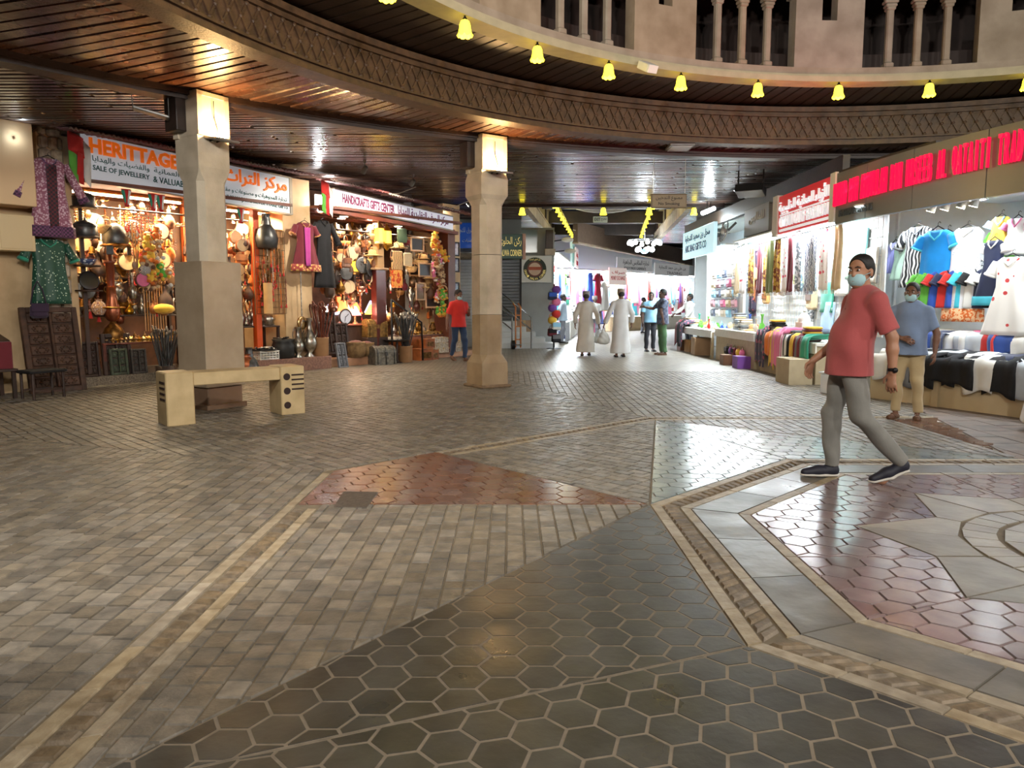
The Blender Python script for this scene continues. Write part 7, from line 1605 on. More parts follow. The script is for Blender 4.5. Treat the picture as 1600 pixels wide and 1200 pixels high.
for a,b in zip(joints,joints[1:]):
    b=min(b,cl[-1]-.01); mb=MB(); n=6; vs=[]
    for i in range(n+1):
        p,d=cvp(a+.006+(b-a-.012)*i/n); nn=Vector((-d.y,d.x)); nn=-nn if nn.x>0 else nn
        for o in (0,-.08):
            for z in (Z0,Z1): q=p+nn*o; vs.append((q.x,q.y,z))
    fs=[]
    for i in range(n):
        k=i*4; fs+=[(k,k+4,k+5,k+1),(k+2,k+3,k+7,k+6),(k+1,k+5,k+7,k+3),(k,k+2,k+6,k+4)]
    fs+=[(0,1,3,2),(n*4,n*4+2,n*4+3,n*4+1)]; mb.add(vs,fs); mb.build('panel',m_fas,T)
# red letters, one by one along the curve
m_neon=mat('red_lit_letter',srgb(120,4,20),.4,emit=(1,.005,.055),estr=1.05)
TS=thing('letter_sign','long row of glowing red channel letters on the curved grey fascia','sign',(0,0,0))
msg='HAMAD BIN ABDULLAH BIN NASEEB AL QATAITI TRAD.'; s0_,s1_=.02,3.72; n=len(msg)
for i,ch in enumerate(msg):
    if ch==' ': continue
    s=s0_+(s1_-s0_)*(i+.5)/n; p,d=cvp(s); nn=Vector((-d.y,d.x)); nn=-nn if nn.x>0 else nn; q=p+nn*.05
    w=(s1_-s0_)/n*(.62 if ch not in 'I.' else .22); z=3.16+.08*(s/s1_); h=.36 if ch!='.' else .07
    text('letter',ch,m_neon,TS,(q.x,q.y,z if ch!='.' else z-.15),w,h,right=(d.x,d.y,0),depth=.02)
lamp('red_glow','AREA',tuple(cvp(1.7)[0]-Vector((.28,.05)))+(3.25,),26,(1,.03,.1),3.0,rot=aim((-.75,.1,.65)),parent=TS,sy=.25)
TS2=T
p,d=cvp(.62); nn=Vector((-d.y,d.x)); nn=-nn if nn.x>0 else nn; q=p+nn*.012; text('lettering','READYMADE GARMENTS',mat('dim_letter',srgb(96,104,104),.4,metal=.5),T,(q.x,q.y,2.86),.95,.11,right=(d.x,d.y,0),depth=.008)
# clothes shop shell
UA,UB=Vector((5.42,10.6)),Vector((7.35,6.4)); UD=(UB-UA).normalized(); UN=Vector((UD.y,-UD.x)); UN=-UN if UN.x>0 else UN; URZ=math.atan2(UD.y,UD.x)
def U(s,o,z): p=UA+UD*s+UN*o; return (p.x,p.y,z)
def UP(px,py,o):
    d=ray(px,py); p=UA+UN*o; t=p.dot(UN)/(d.x*UN.x+d.y*UN.y); g=Vector((d.x*t,d.y*t)); return U((g-UA).dot(UD),o,CAM_H+d.z*t)
URF=URZ      # +x local runs along the counter towards the camera, -y local faces the plaza
def ubox(mb,s0,s1,o0,o1,z0,z1,bev=0): return mb.box(U((s0+s1)/2,(o0+o1)/2,(z0+z1)/2),(s1-s0,abs(o1-o0),z1-z0),rz=URZ,bev=bev)
mb=MB(); ubox(mb,-2.2,6,-2.3,-2.2,0,3.3); struct('wall_clothes_shop',mb,m_lav,'bright back wall of the clothes shop')
mb=MB(); ubox(mb,.05,6,-2.3,-.15,2.92,2.97); struct('ceiling_clothes_shop',mb,m_lav,'white panel ceiling with round downlights')
DL2=kit('round_downlight','downlight',('rim',lath([(.12,0),(.13,-.015),(.12,-.025)],16),m_white),('disc',lath([(.0,-.03),(.11,-.028),(.11,-.02)],16),mat('cool_disc',(1,1,1),.3,emit=(.9,.97,1),estr=14)))
for i,(s,o) in enumerate(((-.9,-.4),(.3,-.4),(1.5,-.35),(2.6,-.3),(.3,-1.3),(1.6,-1.3),(2.9,-1.2),(-.8,-1.3))):
    T=put(DL2,U(s,o,2.92),'round white downlight in the clothes shop ceiling','downlights of the clothes shop',0); lamp('downlight_glow','SPOT',(0,0,-.04),88,WHITE_L,.1,rot=(0,0,0),parent=T,spot=R_(155))
for i,(px,py) in enumerate(((1458,318),(1375,345),(1355,352),(1505,320),(1490,330))):
    p=UP(px,py,-.3); s_=(Vector(p[:2])-UA).dot(UD); p=U(max(s_,.15+.2*i),-.3,0); spot_fixture((p[0],p[1],2.92),URZ+R_(200),'white can spotlight pointing down at the hung clothes',True,70,(1,1,1),0,m_white,'can spotlights of the clothes shop')
# counter with cream base
T=thing('goods_counter','cream based long counter heaped with folded clothes','counter',(0,0,0))
mb=MB(); ubox(mb,-.3,4.6,-.95,-.04,0,.56); mb.build('base',mat('cream_counter_base',srgb(196,176,140),.55,var=.12,nscale=3),T); mb=MB(); ubox(mb,-.34,4.6,-1.0,.0,.56,.62,.01); mb.build('top',m_white,T)
for s in (.75,2.1,3.4): mb=MB(); ubox(mb,s-.05,s+.05,-.04,.0,0,.56); mb.build('pilaster',mat('cream_counter_base',srgb(196,176,140)),T)
mb=MB(); ubox(mb,-.34,4.6,-1.75,-1.0,.0,.9); mb.build('rear_tier',m_white,T)
T=thing('stone_block','white low stone block before the cream counter','block',U(-.72,-.1,0),URZ); MB().box((0,0,.16),(.7,.5,.32),bev=.02).build('block',m_marb,T); MB().box((0,0,.33),(.74,.54,.03),bev=.01).build('cap',m_marb,T)
UH=[heap(m,100+i) for i,m in enumerate([BK,WHT,GRY,BK,cloth('silver',(190,196,202)),BK,NVY])]
for i in range(15):
    k=[1,2,0,0,0,1,0,4,4,0,3,5,0,3,5][i]; put(UH[k],U(.0+.27*i,-.02,.62),['white','grey','black','black','silver','black','navy'][k]+' garment draped over the front edge of the cream counter','garments draped over the cream counter',URZ+rd.uniform(-.12,.12),(1.15,1.1,.95+.25*rd.random()))
for i in range(26):
    s=-.1+4.1*(i%13)/13+rd.uniform(-.05,.05); o=-.5-.3*(i//13); cc=rd.choice([WHT,GRY,BK,NVY,cloth('denim',(40,70,140)),cloth('denimdark',(52,62,92)),cloth('silver',(190,196,202))]); put(FOLD,U(s,o,.63 if o>-.7 else .67),cname(cc)+' loosely folded garment on top of the cream counter','folded clothes on the cream counter',URZ+rd.uniform(-.6,.6),(1.2,1.15,1.3),over={'*':cc})#([WHT,GRY,BK,NVY,cloth('denim',(40,70,140)),cloth('denimdark',(52,62,92)),cloth('silver',(190,196,202))])})
for i in range(26):
    s=-.1+4.2*(i%13)/13; z=.9+.06*(i//13); cc=rd.choice([BLU,cloth('denim',(40,70,140)),RED,WHT,WHT,NVY,cloth('silver',(190,196,202)),PNK]); put(FOLD,U(s,-1.2-.22*(i//13),z),cname(cc)+' folded garment on the raised rear tier of the cream counter','folded clothes on the rear tier',URZ+rd.uniform(-.5,.5),(1.25,1.2,1.3),over={'*':cc})#([BLU,cloth('denim',(40,70,140)),RED,WHT,WHT,NVY,cloth('silver',(190,196,202)),PNK])})
# shirts on a rack
tag(MB().tube([U(-.45,-1.35,2.02),U(.85,-1.35,2.02)],.016,8).build('hanging_rail',m_steel),'steel rack rail of coloured shirts','rail')
cols=[0,0,1,4,1,2,3,5,9,3]; cn=['lime green','blue with red sleeves','cyan','white with black sleeves','red with navy sleeves','navy with white sleeves','yellow','pink','white','black with white sleeves']
for i,k in enumerate(cols): put(TEE[k],U(-.42+.14*i,-1.33,2.0),cn[k]+' shirt on the steel rack behind the man in blue','shirts on the steel rack',URZ+R_(35 if i else 8),1.0)
# hung clothes (positions read off the photograph, all on the plane behind the counter)
zeb=pattern_mat('zebra_cloth',[srgb(236,236,236),srgb(24,24,30)],'wave',5.5,thr=.42)
GD=dress
hung=[(GD('zebra_tunic','tunic',.95,.24,.3,.3,(zeb,zeb,GRY),seed=70),(1436,345),-1.5,'black and white zebra patterned tunic',1.0),
 (tee((cloth('brightblue',(10,140,220)),cloth('brightblue',(10,140,220)),CYA),71),(1466,347),-1.3,'bright blue sports shirt beside the zebra tunic',1.25),
 (tee((RED,BK,BK),72),(1482,352),-1.5,'red and black shirt behind the bright blue one',1.3),
 (GD('pale_gown','gown',1.3,.25,.3,0,(pattern_mat('pale_sprigs',[srgb(170,178,196),srgb(226,228,234),srgb(226,228,234)],'voronoi',22,thr=.14),WHT,WHT),hem=pattern_mat('orange_hem',[srgb(226,110,40),srgb(240,196,150)],'noise',26,thr=.5),yoke=None,seed=73),(1513,345),-1.3,'long pale sleeveless gown with an orange printed hem',1.05),
 (GD('navy_tiered_dress','dress',.95,.16,.27,.12,(NVY,WHT,WHT),hem=CYA,yoke=None,seed=74),(1555,365),-1.15,'navy dress with cyan bands',.95),
 (GD('floral_dress','dress',1.05,.22,.36,.2,(pm_fl,pm_fl,WHT),seed=75),(1583,390),-.95,'white dress with large red flowers',1.0),
 (GD('child_dress','dress',.5,.15,.24,.1,(YEL,SKY,SKY),seed=76),(1566,328),-1.6,'small yellow and blue child dress',1.0),
 (GD('child_dress','dress',.5,.15,.24,.1,(WHT,PNK,PNK),seed=77),(1592,330),-1.5,'small white and pink child dress',1.0),
 (GD('lilac_slip','dress',.5,.14,.2,0,(cloth('lilac',(150,150,210)),WHT,WHT),seed=78),(1400,370),-1.7,'small lilac slip by the grid',1.0),
 (GD('mint_slip','dress',.55,.16,.22,0,(cloth('mint',(190,220,200)),WHT,WHT),seed=79),(1412,375),-1.6,'small mint slip by the zebra tunic',1.0)]
for k,(px,py),o,l,sc in hung: put(k,UP(px,py,o),l,None,URZ,sc)
put(GD('black_trousers','trousers',.5,.13,.17,0,(BK,BK,BK),seed=90),UP(1470,398,-1.5),'black shorts hanging under the bright blue shirt',None,URZ,1.0)
for i in range(8): kk=DRK[i] if i%2 else TEE[(i*3)%10]; put(kk,U(.3+.55*i,-1.95,2.6-.1*(i%3)),kname(kk)+' garment hanging at the back of the clothes shop','garments at the back of the clothes shop',URZ,.9)
# boarding that closes the gap above the fascia, and more clothes on the counters
mb=MB(); 
for a,b in zip(np.linspace(0,2.3,14),np.linspace(0,2.3,14)[1:]):
    p,d=cvp(a); q,e=cvp(b); nn=Vector((d.y,-d.x)); nn=nn if nn.x>0 else -nn
    mb.slab(ccw([(p.x+nn.x*.03,p.y+nn.y*.03),(q.x+nn.x*.03,q.y+nn.y*.03),(q.x+nn.x*.3,q.y+nn.y*.3),(p.x+nn.x*.3,p.y+nn.y*.3)]),3.48,3.56)
struct('trim_8',mb,m_wdark,'dark boarding above the curved grey fascia')
UH2=[heap(m,130+i) for i,m in enumerate([WHT,BK,cloth('silver',(190,196,202)),NVY,cloth('denim',(40,70,140)),RED,cloth('denimdark',(52,62,92)),GRY])]
un=['white','black','silver','navy','denim blue','red','dark denim','grey']
for i in range(17):
    k=[0,7,1,2,1,0,3,1,2,0,1,6,1,0,2,1,3][i]; put(UH2[k],U(-.12+.25*i,-.3,.70),un[k]+' garment heaped on the middle of the cream counter','garments heaped on the cream counter',URZ+rd.uniform(-.35,.35),(1.1,1.2,.6))
for i in range(17):
    k=[4,6,0,2,5,4,0,5,2,0,6,4,0,2,0,4,0][i]; put(UH2[k],U(-.15+.25*i,-.93,.93),un[k]+' garment laid over the edge of the rear tier','garments laid over the rear tier',URZ+rd.uniform(-.4,.4),(1.15,1.2,.75))
# ================================================================ PEOPLE: blended distance fields turned into one continuous surface each
def surface_nets(D, org, h):
    s=D<0; nx,ny,nz=D.shape
    c=np.zeros((nx-1,ny-1,nz-1)); acc=np.zeros((nx-1,ny-1,nz-1,3))
    def corner(a,b,d): return (slice(a,nx-1+a),slice(b,ny-1+b),slice(d,nz-1+d))
    for ax in range(3):
        for p in (0,1):
            for q in (0,1):
                o0=[0,0,0]; oth=[k for k in range(3) if k!=ax]; o0[oth[0]]=p; o0[oth[1]]=q; o1=list(o0); o1[ax]=1
                d0=D[corner(*o0)]; d1=D[corner(*o1)]; m=(d0<0)!=(d1<0)
                t=np.where(m,d0/np.where(d0-d1==0,1,d0-d1),0)
                c+=m
                for k in range(3): acc[...,k]+=m*(o0[k]+(t if k==ax else 0))
    cell=c>0; idx=-np.ones(c.shape,int); idx[cell]=np.arange(cell.sum())
    ijk=np.argwhere(cell); V=(ijk+acc[cell]/c[cell][:,None])*h+np.array(org)
    F=[]
    for ax in range(3):
        sl0=[slice(1,-1)]*3; sl0[ax]=slice(0,-1); sl1=list(sl0); sl1[ax]=slice(1,None)
        a=s[tuple(sl0)]; b=s[tuple(sl1)]
        for flip,m in ((False,a&~b),(True,~a&b)):
            e=np.argwhere(m)
            if len(e)==0: continue
            e=e+np.array([0 if k==ax else 1 for k in range(3)])
            u,v=[(1,2),(2,0),(0,1)][ax]
            du=np.eye(3,dtype=int)[u]; dv=np.eye(3,dtype=int)[v]
            q=[e-du-dv,e-dv,e,e-du]; ii=[idx[x[:,0],x[:,1],x[:,2]] for x in q]
            f=np.stack(ii,1); F.append(f[:,::-1] if flip else f)
    F=np.concatenate(F); F=F[(F>=0).all(1)]
    return V,F
def sdf_mesh(name, prims, h, mat_, cuts=(), folds=None, parent=None, smooth_it=1):
    P=np.array([v for p in prims for v in p['bb']]); lo=P.min(0)-3*h; hi=P.max(0)+3*h
    n=np.ceil((hi-lo)/h).astype(int)+1; D=np.full(n,.3,np.float32)
    for p in prims:
        k=p.get('k',.03); b=np.array(p['bb']); a0=np.maximum(np.floor((b.min(0)-k-2.5*h-lo)/h).astype(int),0); a1=np.minimum(np.ceil((b.max(0)+k+2.5*h-lo)/h).astype(int)+1,n)
        if (a1<=a0).any(): continue
        g=np.meshgrid(*[lo[q]+h*np.arange(a0[q],a1[q]) for q in range(3)],indexing='ij'); d=p['f'](*g).astype(np.float32)
        S=D[a0[0]:a1[0],a0[1]:a1[1],a0[2]:a1[2]]
        if p.get('sub'):
            S[...]=np.maximum(S,-d)
        else:
            hh=np.maximum(k-np.abs(S-d),0)/k; S[...]=np.minimum(S,d)-hh*hh*k*.25
    G=None
    if folds or cuts: G=np.meshgrid(*[lo[q]+h*np.arange(n[q]) for q in range(3)],indexing='ij')
    if folds: D=D+folds(*G)
    for pt,nr in cuts: D=np.maximum(D,(G[0]-pt[0])*nr[0]+(G[1]-pt[1])*nr[1]+(G[2]-pt[2])*nr[2])
    V,F=surface_nets(D,lo,h)
    me=bpy.data.meshes.new(name); me.vertices.add(len(V)); me.vertices.foreach_set('co',V.astype(np.float32).ravel())
    me.loops.add(F.size); me.polygons.add(len(F)); me.loops.foreach_set('vertex_index',F.astype(np.int32).ravel())
    me.polygons.foreach_set('loop_start',np.arange(0,F.size,4,dtype=np.int32)); me.update(calc_edges=True)
    me.polygons.foreach_set('use_smooth',np.ones(len(F),bool)); me.materials.append(mat_); me.validate()
    return link(name,me,parent)
def cone(a,b,ra,rb=None,k=.03,flat=None,flata=False,flatb=False,sub=False):
    """round cone a-b; flat=(dir,f): squashed by f along dir"""
    rb=ra if rb is None else rb; a=np.array(a,float); b=np.array(b,float); ba=b-a; L2=max(ba@ba,1e-9); L=math.sqrt(L2); u=ba/L
    def f(X,Y,Z):
        x,y,z=X-a[0],Y-a[1],Z-a[2]; t=np.clip((x*ba[0]+y*ba[1]+z*ba[2])/L2,0,1)
        qx,qy,qz=x-t*ba[0],y-t*ba[1],z-t*ba[2]; r=ra+(rb-ra)*t
        if flat is not None:
            fd=np.array(flat[0],float); fd/=np.linalg.norm(fd); s=qx*fd[0]+qy*fd[1]+qz*fd[2]; e=s*(1/flat[1]-1)
            qx,qy,qz=qx+fd[0]*e,qy+fd[1]*e,qz+fd[2]*e
        d=np.sqrt(qx*qx+qy*qy+qz*qz)-r
        al=x*u[0]+y*u[1]+z*u[2]
        if flatb: d=np.maximum(d,al-L)
        if flata: d=np.maximum(d,-al)
        return d
    m=max(ra,rb); bb=[np.minimum(a,b)-m,np.maximum(a,b)+m]
    return dict(f=f,bb=bb,k=k,sub=sub)
def ell(c,r,k=.02,R=None,sub=False):
    c=np.array(c,float); r=np.array(r,float); R=np.eye(3) if R is None else np.array(R)
    def f(X,Y,Z):
        x,y,z=X-c[0],Y-c[1],Z-c[2]; p=[(R[0][i]*x+R[1][i]*y+R[2][i]*z)/r[i] for i in range(3)]
        q=np.sqrt(p[0]**2+p[1]**2+p[2]**2); return (q-1)*r.min()*np.clip(q,.6,1)
    m=r.max(); return dict(f=f,bb=[c-m,c+m],k=k,sub=sub)
def V3(*a): return np.array(a,float)
def nrm(v): v=np.array(v,float); return v/np.linalg.norm(v)
SKIN=[mat('skin_tan',srgb(172,124,96),.5,var=.08,nscale=12),mat('skin_brown',srgb(120,82,62),.5,var=.08,nscale=12),mat('skin_dark',srgb(84,58,46),.5,var=.08,nscale=12)]
HAIR=mat('black_hair',srgb(24,20,18),.55,var=.3,nscale=40,bump=.4,bscale=120); MASK=mat('pale_blue_mask',srgb(168,206,212),.7,var=.06); EYEW=mat('eye_white',srgb(214,206,200),.3); EYEB=mat('eye_dark',srgb(28,18,14),.2)
def hand(pr,w,d,n,s,curl=.5,sc=1.0):
    """palm from wrist w along d, palm facing n, s = side of the thumb"""
    d,n,s=nrm(d),nrm(n),nrm(s)
    pr.append(cone(w,w+d*.085*sc,.027*sc,.036*sc,.012,flat=(n,.48)))
    kn=w+d*.09*sc; L=[.068,.078,.074,.058]
    for i in range(4):
        b=kn+s*(.033-.0225*i)*sc; q=b+(d*math.cos(curl*.5)+n*math.sin(curl*.5))*L[i]*.5*sc; e=q+(d*math.cos(curl*1.6)+n*math.sin(curl*1.6))*L[i]*.5*sc
        pr.append(cone(b,q,.0094*sc,.0088*sc,.003)); pr.append(cone(q,e,.0088*sc,.0078*sc,.003))
    b=w+d*.02*sc+s*.024*sc; q=b+nrm(d*.7+s*.75+n*.2)*.045*sc; e=q+nrm(d*.9+s*.2+n*.35)*.036*sc
    pr.append(cone(b,q,.014*sc,.011*sc,.01)); pr.append(cone(q,e,.011*sc,.009*sc,.005))
def person(loc, rz, label, H=1.75, skin=0, vox=.014, hips=(0,0,.94), chest=(0,0,1.3), head=(0,-.02,1.63), look=(0,-1,0), feet=None, knees=None, elbows=None, wrists=None, hand_dir=None,
           top=None, top_len=.86, sleeve='short', bottom=None, robe=None, shoe=None, belly=0.0, cap=None, mask=True, toe=(0,-1,0), toes=None, hair=True, watch=False, near=False, sandals=False, curl=(.5,.5), heel=(0,0), slim=1.0, collar=True):
    T=thing('person',label,'person',loc,rz); T.scale=(H/1.75,)*3
    hp,ch,hd=V3(*hips),V3(*chest),V3(*head); up=nrm(ch-hp); fr=V3(0,-1,0)
    sl=V3(.18*slim,0,.098)+ch; sr=V3(-.18*slim,0,.098)+ch; nk=ch+V3(0,.01,.13); hl=hp+V3(.095,0,-.04); hr=hp+V3(-.095,0,-.04)
    feet=[V3(*f) for f in (feet or [(.11,0,.0),(-.11,0,.0)])]
    an=[f+V3(0,.045,.085)+V3(0,0,heel[i]) for i,f in enumerate(feet)]
    kn=[V3(*k) for k in knees] if knees else [(a+b)/2+V3(0,-.025,.02) for a,b in ((hl,an[0]),(hr,an[1]))]
    wr=[V3(*w) for w in (wrists or [(.27,-.05,.86),(-.27,-.05,.86)])]
    el=[V3(*e) for e in elbows] if elbows else [(a+b)/2+V3((.03 if i==0 else -.03),.045,0) for i,(a,b) in enumerate(((sl,wr[0]),(sr,wr[1])))]
    tv=[V3(*t) for t in toes] if toes else [nrm(toe)]*2
    lk=nrm(look); sd=nrm(np.cross(lk,(0,0,1))); hu=np.cross(sd,lk)   # sd: the head's right... 
    hs=1.06; R=np.stack([sd,-lk,hu],1)                                         # columns: side, back, up
    def HL(x,y,z): return hd+R@V3(x,y,z)*hs
    b=[]   # ---- the body: head, neck, trunk, arms with hands, legs, feet in one surface
    b+= [ell(HL(0,.015,.035),(.077,.097,.091),.03,R),ell(HL(0,-.02,-.045),(.061,.076,.079),.03,R),ell(HL(0,-.045,-.088),(.034,.036,.03),.025,R)]
    b+= [cone(HL(0,-.086,.018),HL(0,-.096,-.026),.009,.013,.012),ell(HL(0,-.083,.034),(.055,.018,.012),.02,R),ell(HL(0,-.09,-.066),(.024,.012,.011),.01,R)]
    for q in (-1,1): b.append(ell(HL(.079*q,.012,-.008),(.011,.022,.033),.008,R)); b.append(ell(HL(.03*q,-.096,.012),(.015,.01,.011),.008,R,sub=True))
    b+= [cone(HL(0,.02,-.06),ch+V3(0,.01,.13),.056,.062,.03),cone(ch+V3(0,.0,.06),hp+V3(0,0,.02),.13,.12,.05,flat=(fr,.7)),cone(sl,nk,.05,.05,.05),cone(sr,nk,.05,.05,.05)]
    hdirs=hand_dir or [None,None]
    for i,(s,e,w) in enumerate(((sl,el[0],wr[0]),(sr,el[1],wr[1]))):
        b+= [cone(s,e,.052,.041,.03),cone(e,e+(w-e)*.35,.041,.042,.02),cone(e+(w-e)*.35,w,.042,.027,.02)]
        d,n,t=hdirs[i] if hdirs[i] else (nrm(w-e)+V3(0,0,-.2),V3(-1 if i==0 else 1,.1,0),fr)
        d=nrm(d); n=nrm(n-d*(n@d)); t=nrm(t-d*(t@d)-n*(t@n)); hand(b,w,d,n,t,curl[i],1.0 if near else 1.08)
    for i,(hj,k,a) in enumerate(((hl,kn[0],an[0]),(hr,kn[1],an[1]))):
        b+= [cone(hj,k,.072,.05,.04),cone(k,k+(a-k)*.35+V3(0,.012,0),.05,.05,.02),cone(k+(a-k)*.35+V3(0,.012,0),a,.05,.034,.02)]
        f0=feet[i]; t=tv[i]; hz=V3(0,0,heel[i]); b+= [cone(f0-t*.055+V3(0,0,.035)+hz,f0+t*.1+V3(0,0,.022),.032,.03,.03),cone(f0+t*.1+V3(0,0,.022),f0+t*.15+V3(0,0,.018),.032,.018,.02)]
    sdf_mesh('body',b,vox,SKIN[skin],parent=T)
    c=[]
    rd=random.Random(int(abs(loc[0]*100)))
    p1,p2,p3=[rd.uniform(0,6) for _ in range(3)]
    fold=lambda amp,fz: (lambda X,Y,Z: amp*(np.sin(fz*Z+18*X+p1)*np.sin(9*Y+7*Z+p2)+.6*np.sin(26*X+fz*.6*Z+14*Y+p3)))
    if robe is not None:
        c+= [cone(ch+V3(0,0,.05),hp+V3(0,0,-.02),.175*slim,.185*slim,.05,flat=(fr,.74)),cone(hp,V3(hp[0],hp[1],.2),.19*slim,.25,.05,flat=(fr,.78)),cone(V3(hp[0],hp[1],.22),V3(hp[0],hp[1]+.02,.06),.25,.27,.05,flat=(fr,.8)),cone(sl,nk,.07,.06,.05),cone(sr,nk,.07,.06,.05),cone(ch+V3(0,.005,.1),ch+V3(0,0,.185),.075,.064,.03,flatb=True)]
        for s,e,w in ((sl,el[0],wr[0]),(sr,el[1],wr[1])): c+= [cone(s,e,.068,.068,.04),cone(e,e+(w-e)*.95,.068,.062,.03,flatb=True)]
        sdf_mesh('robe',c,vox*1.15,robe,cuts=[((0,0,.1),(0,0,-1))],folds=fold(.009,7),parent=T)
    if top is not None:
        zh=top_len
        c=[cone(ch+V3(0,0,.05),hp+V3(0,0,.06),.182*slim,.17*slim,.05,flat=(fr,.76)),cone(hp+V3(0,0,.06),V3(hp[0],hp[1],zh-.12),.178*slim,.212*slim,.04,flat=(fr,.86)),cone(sl,nk,.064,.056,.05),cone(sr,nk,.064,.056,.05)]
        if belly: c.append(ell((ch*.35+hp*.65)+V3(0,-.07,.03),(.155,.08+belly,.17),.06))
        if collar: c.append(cone(ch+V3(0,.005,.1),ch+V3(0,-.002,.185),.072,.066,.02,flatb=True))
        for s,e,w in ((sl,el[0],wr[0]),(sr,el[1],wr[1])):
            if sleeve=='short': c.append(cone(s,s+(e-s)*.82,.066,.07,.04,flatb=True))
            else: c+= [cone(s,e,.066,.06,.04),cone(e,e+(w-e)*.93,.062,.046,.03,flatb=True)]
        sdf_mesh('shirt',c,vox,top,cuts=[((0,0,zh),(0,.0,-1))],folds=fold(.0085,13),parent=T)
        if near:
            mb=MB()
            for z in (.02,.1,.18,.26): q=ch*1+V3(0,-.135-belly*.9*(1 if z>.1 else .3),.06-z); mb.ball(tuple(q),.008,6,4)
            mb.build('buttons',mat('shirt_button',srgb(120,40,44),.4),T)
    if top is not None and collar:
        mb=MB(); cz=ch+V3(0,-.002,.178); mb.tube([tuple(cz+V3(.074*math.sin(t),.074*math.cos(t),.012*math.cos(t)-.004)) for t in np.linspace(-2.75,2.75,17)],[.011]*17,6); mb.build('collar',top,T)
    if bottom is not None:
        c=[ell(hp+V3(0,.0,-.02),(.155*slim,.11,.1),.05)]
        for i,(hj,k,a) in enumerate(((hl,kn[0],an[0]),(hr,kn[1],an[1]))): c+= [cone(hj+V3(0,0,-.06),k,.09*slim,.074,.05),cone(k,a+V3(0,0,-.0),.074,.058,.03,flatb=True)]
        sdf_mesh('trousers',c,vox,bottom,cuts=[((0,0,hp[2]+.04),(0,0,1))],folds=fold(.0085,20),parent=T)
    if shoe is not None:
        for i in range(2):
            f0=feet[i]; t=tv[i]; hz=V3(0,0,heel[i]); sdv=np.cross(t,(0,0,1))
            if sandals:
                mb=MB(); mb.tube([tuple(f0-t*.08+V3(0,0,.012)+hz),tuple(f0+V3(0,0,.012)+hz*.5),tuple(f0+t*.16+V3(0,0,.012))],[.04,.046,.04],8); S=mb.build('sandal',shoe,T); mb=MB(); mb.tube([tuple(f0+t*.06+sdv*.045+V3(0,0,.02)),tuple(f0+t*.07+V3(0,0,.066)),tuple(f0+t*.06-sdv*.045+V3(0,0,.02))],.012,6); mb.build('strap',shoe,S)
            else:
                S=sdf_mesh('shoe',[cone(f0-t*.06+V3(0,0,.05)+hz,f0+t*.06+V3(0,0,.045)+hz*.4,.046,.044,.03),cone(f0+t*.06+V3(0,0,.045)+hz*.4,f0+t*.165+V3(0,0,.034),.044,.034,.03),cone(f0-t*.045+V3(0,0,.06)+hz,an[i]+V3(0,0,.0),.045,.045,.03,flatb=True)],min(vox,.01),shoe,cuts=[((0,0,.012),(0,0,-1))] if not heel[i] else [],parent=T)
                S2=sdf_mesh('sole',[cone(f0-t*.065+V3(0,0,.017)+hz,f0+t*.05+V3(0,0,.017)+hz*.35,.048,.05,.02,flat=((0,0,1),.36)),cone(f0+t*.05+V3(0,0,.017)+hz*.35,f0+t*.165+V3(0,0,.016),.05,.04,.02,flat=((0,0,1),.36))],min(vox,.009),mat('white_sole',srgb(206,200,190),.6),parent=S)
    if hair: sdf_mesh('hair',[ell(HL(0,.022,.05),(.086,.106,.089),.02,R),ell(HL(0,.06,-.0),(.08,.064,.08),.03,R)],min(vox,.01),HAIR,cuts=[(HL(0,-.052,.07),-R[:,1]*.8-R[:,2]*.25),(HL(0,.02,-.045),-R[:,2])] ,parent=T)
    if cap is not None:
        mb=MB(); Mx=Matrix(R.tolist()); mb.lathe([(.097,.0),(.103,.03),(.1,.14),(.082,.158),(0,.162)],18,c=tuple(HL(0,.012,0)),sy=1.14,M=Mx,caps=False); mb.build('cap',cap,T)
    if mask:
        sdf_mesh('face_mask',[ell(HL(0,-.043,-.055),(.067,.062,.062),.02,R)],min(vox,.009),MASK,cuts=[(HL(0,-.03,0),R[:,1]),(HL(0,0,-.112),-R[:,2]),(HL(0,0,-.012),R[:,2])],parent=T)
        mb=MB()
        for q in (-1,1): mb.tube([tuple(HL(.05*q,-.06,-.03)),tuple(HL(.077*q,-.02,-.012)),tuple(HL(.083*q,.02,.0))],.0025,4); mb.tube([tuple(HL(.05*q,-.06,-.085)),tuple(HL(.074*q,-.02,-.05)),tuple(HL(.083*q,.02,-.02))],.0025,4)
        mb.build('ear_loops',MASK,T)
    for q in (-1,1):
        e=MB(); e.ball(tuple(HL(.03*q,-.083,.012)),(.0125,.0115,.008),10,8); E_=e.build('eye',EYEW,T); e=MB(); e.ball(tuple(HL(.03*q,-.0915,.012)),(.0072,.0058,.0075),8,6); e.build('iris',EYEB,E_)
        e=MB(); e.tube([tuple(HL(.013*q,-.099,.03)),tuple(HL(.03*q,-.0985,.036)),tuple(HL(.049*q,-.088,.03))],[.004,.005,.003],5); e.build('eyebrow',HAIR,T)
    if watch:
        w=wr[0]; d=nrm(w-el[0]); mb=MB(); q=Vector(d).to_track_quat('Z','Y'); c0=Vector(w-d*.02)
        mb.lathe([(.031,-.012),(.035,-.01),(.035,.01),(.031,.012)],14,c=c0,M=q.to_matrix(),caps=False); W_=mb.build('watch',m_black,T); MB().lathe([(0,-.0),(.02,.0),(.02,.01),(.0,.012)],12,c=c0+Vector((.033,-.0,0)),M=Matrix.Rotation(pi/2,3,'Y'),caps=False).build('watch_face',m_black,W_)
    return T
ZF=.010
def gp(px,py): p=fl(px,py); return (p.x,p.y,ZF)
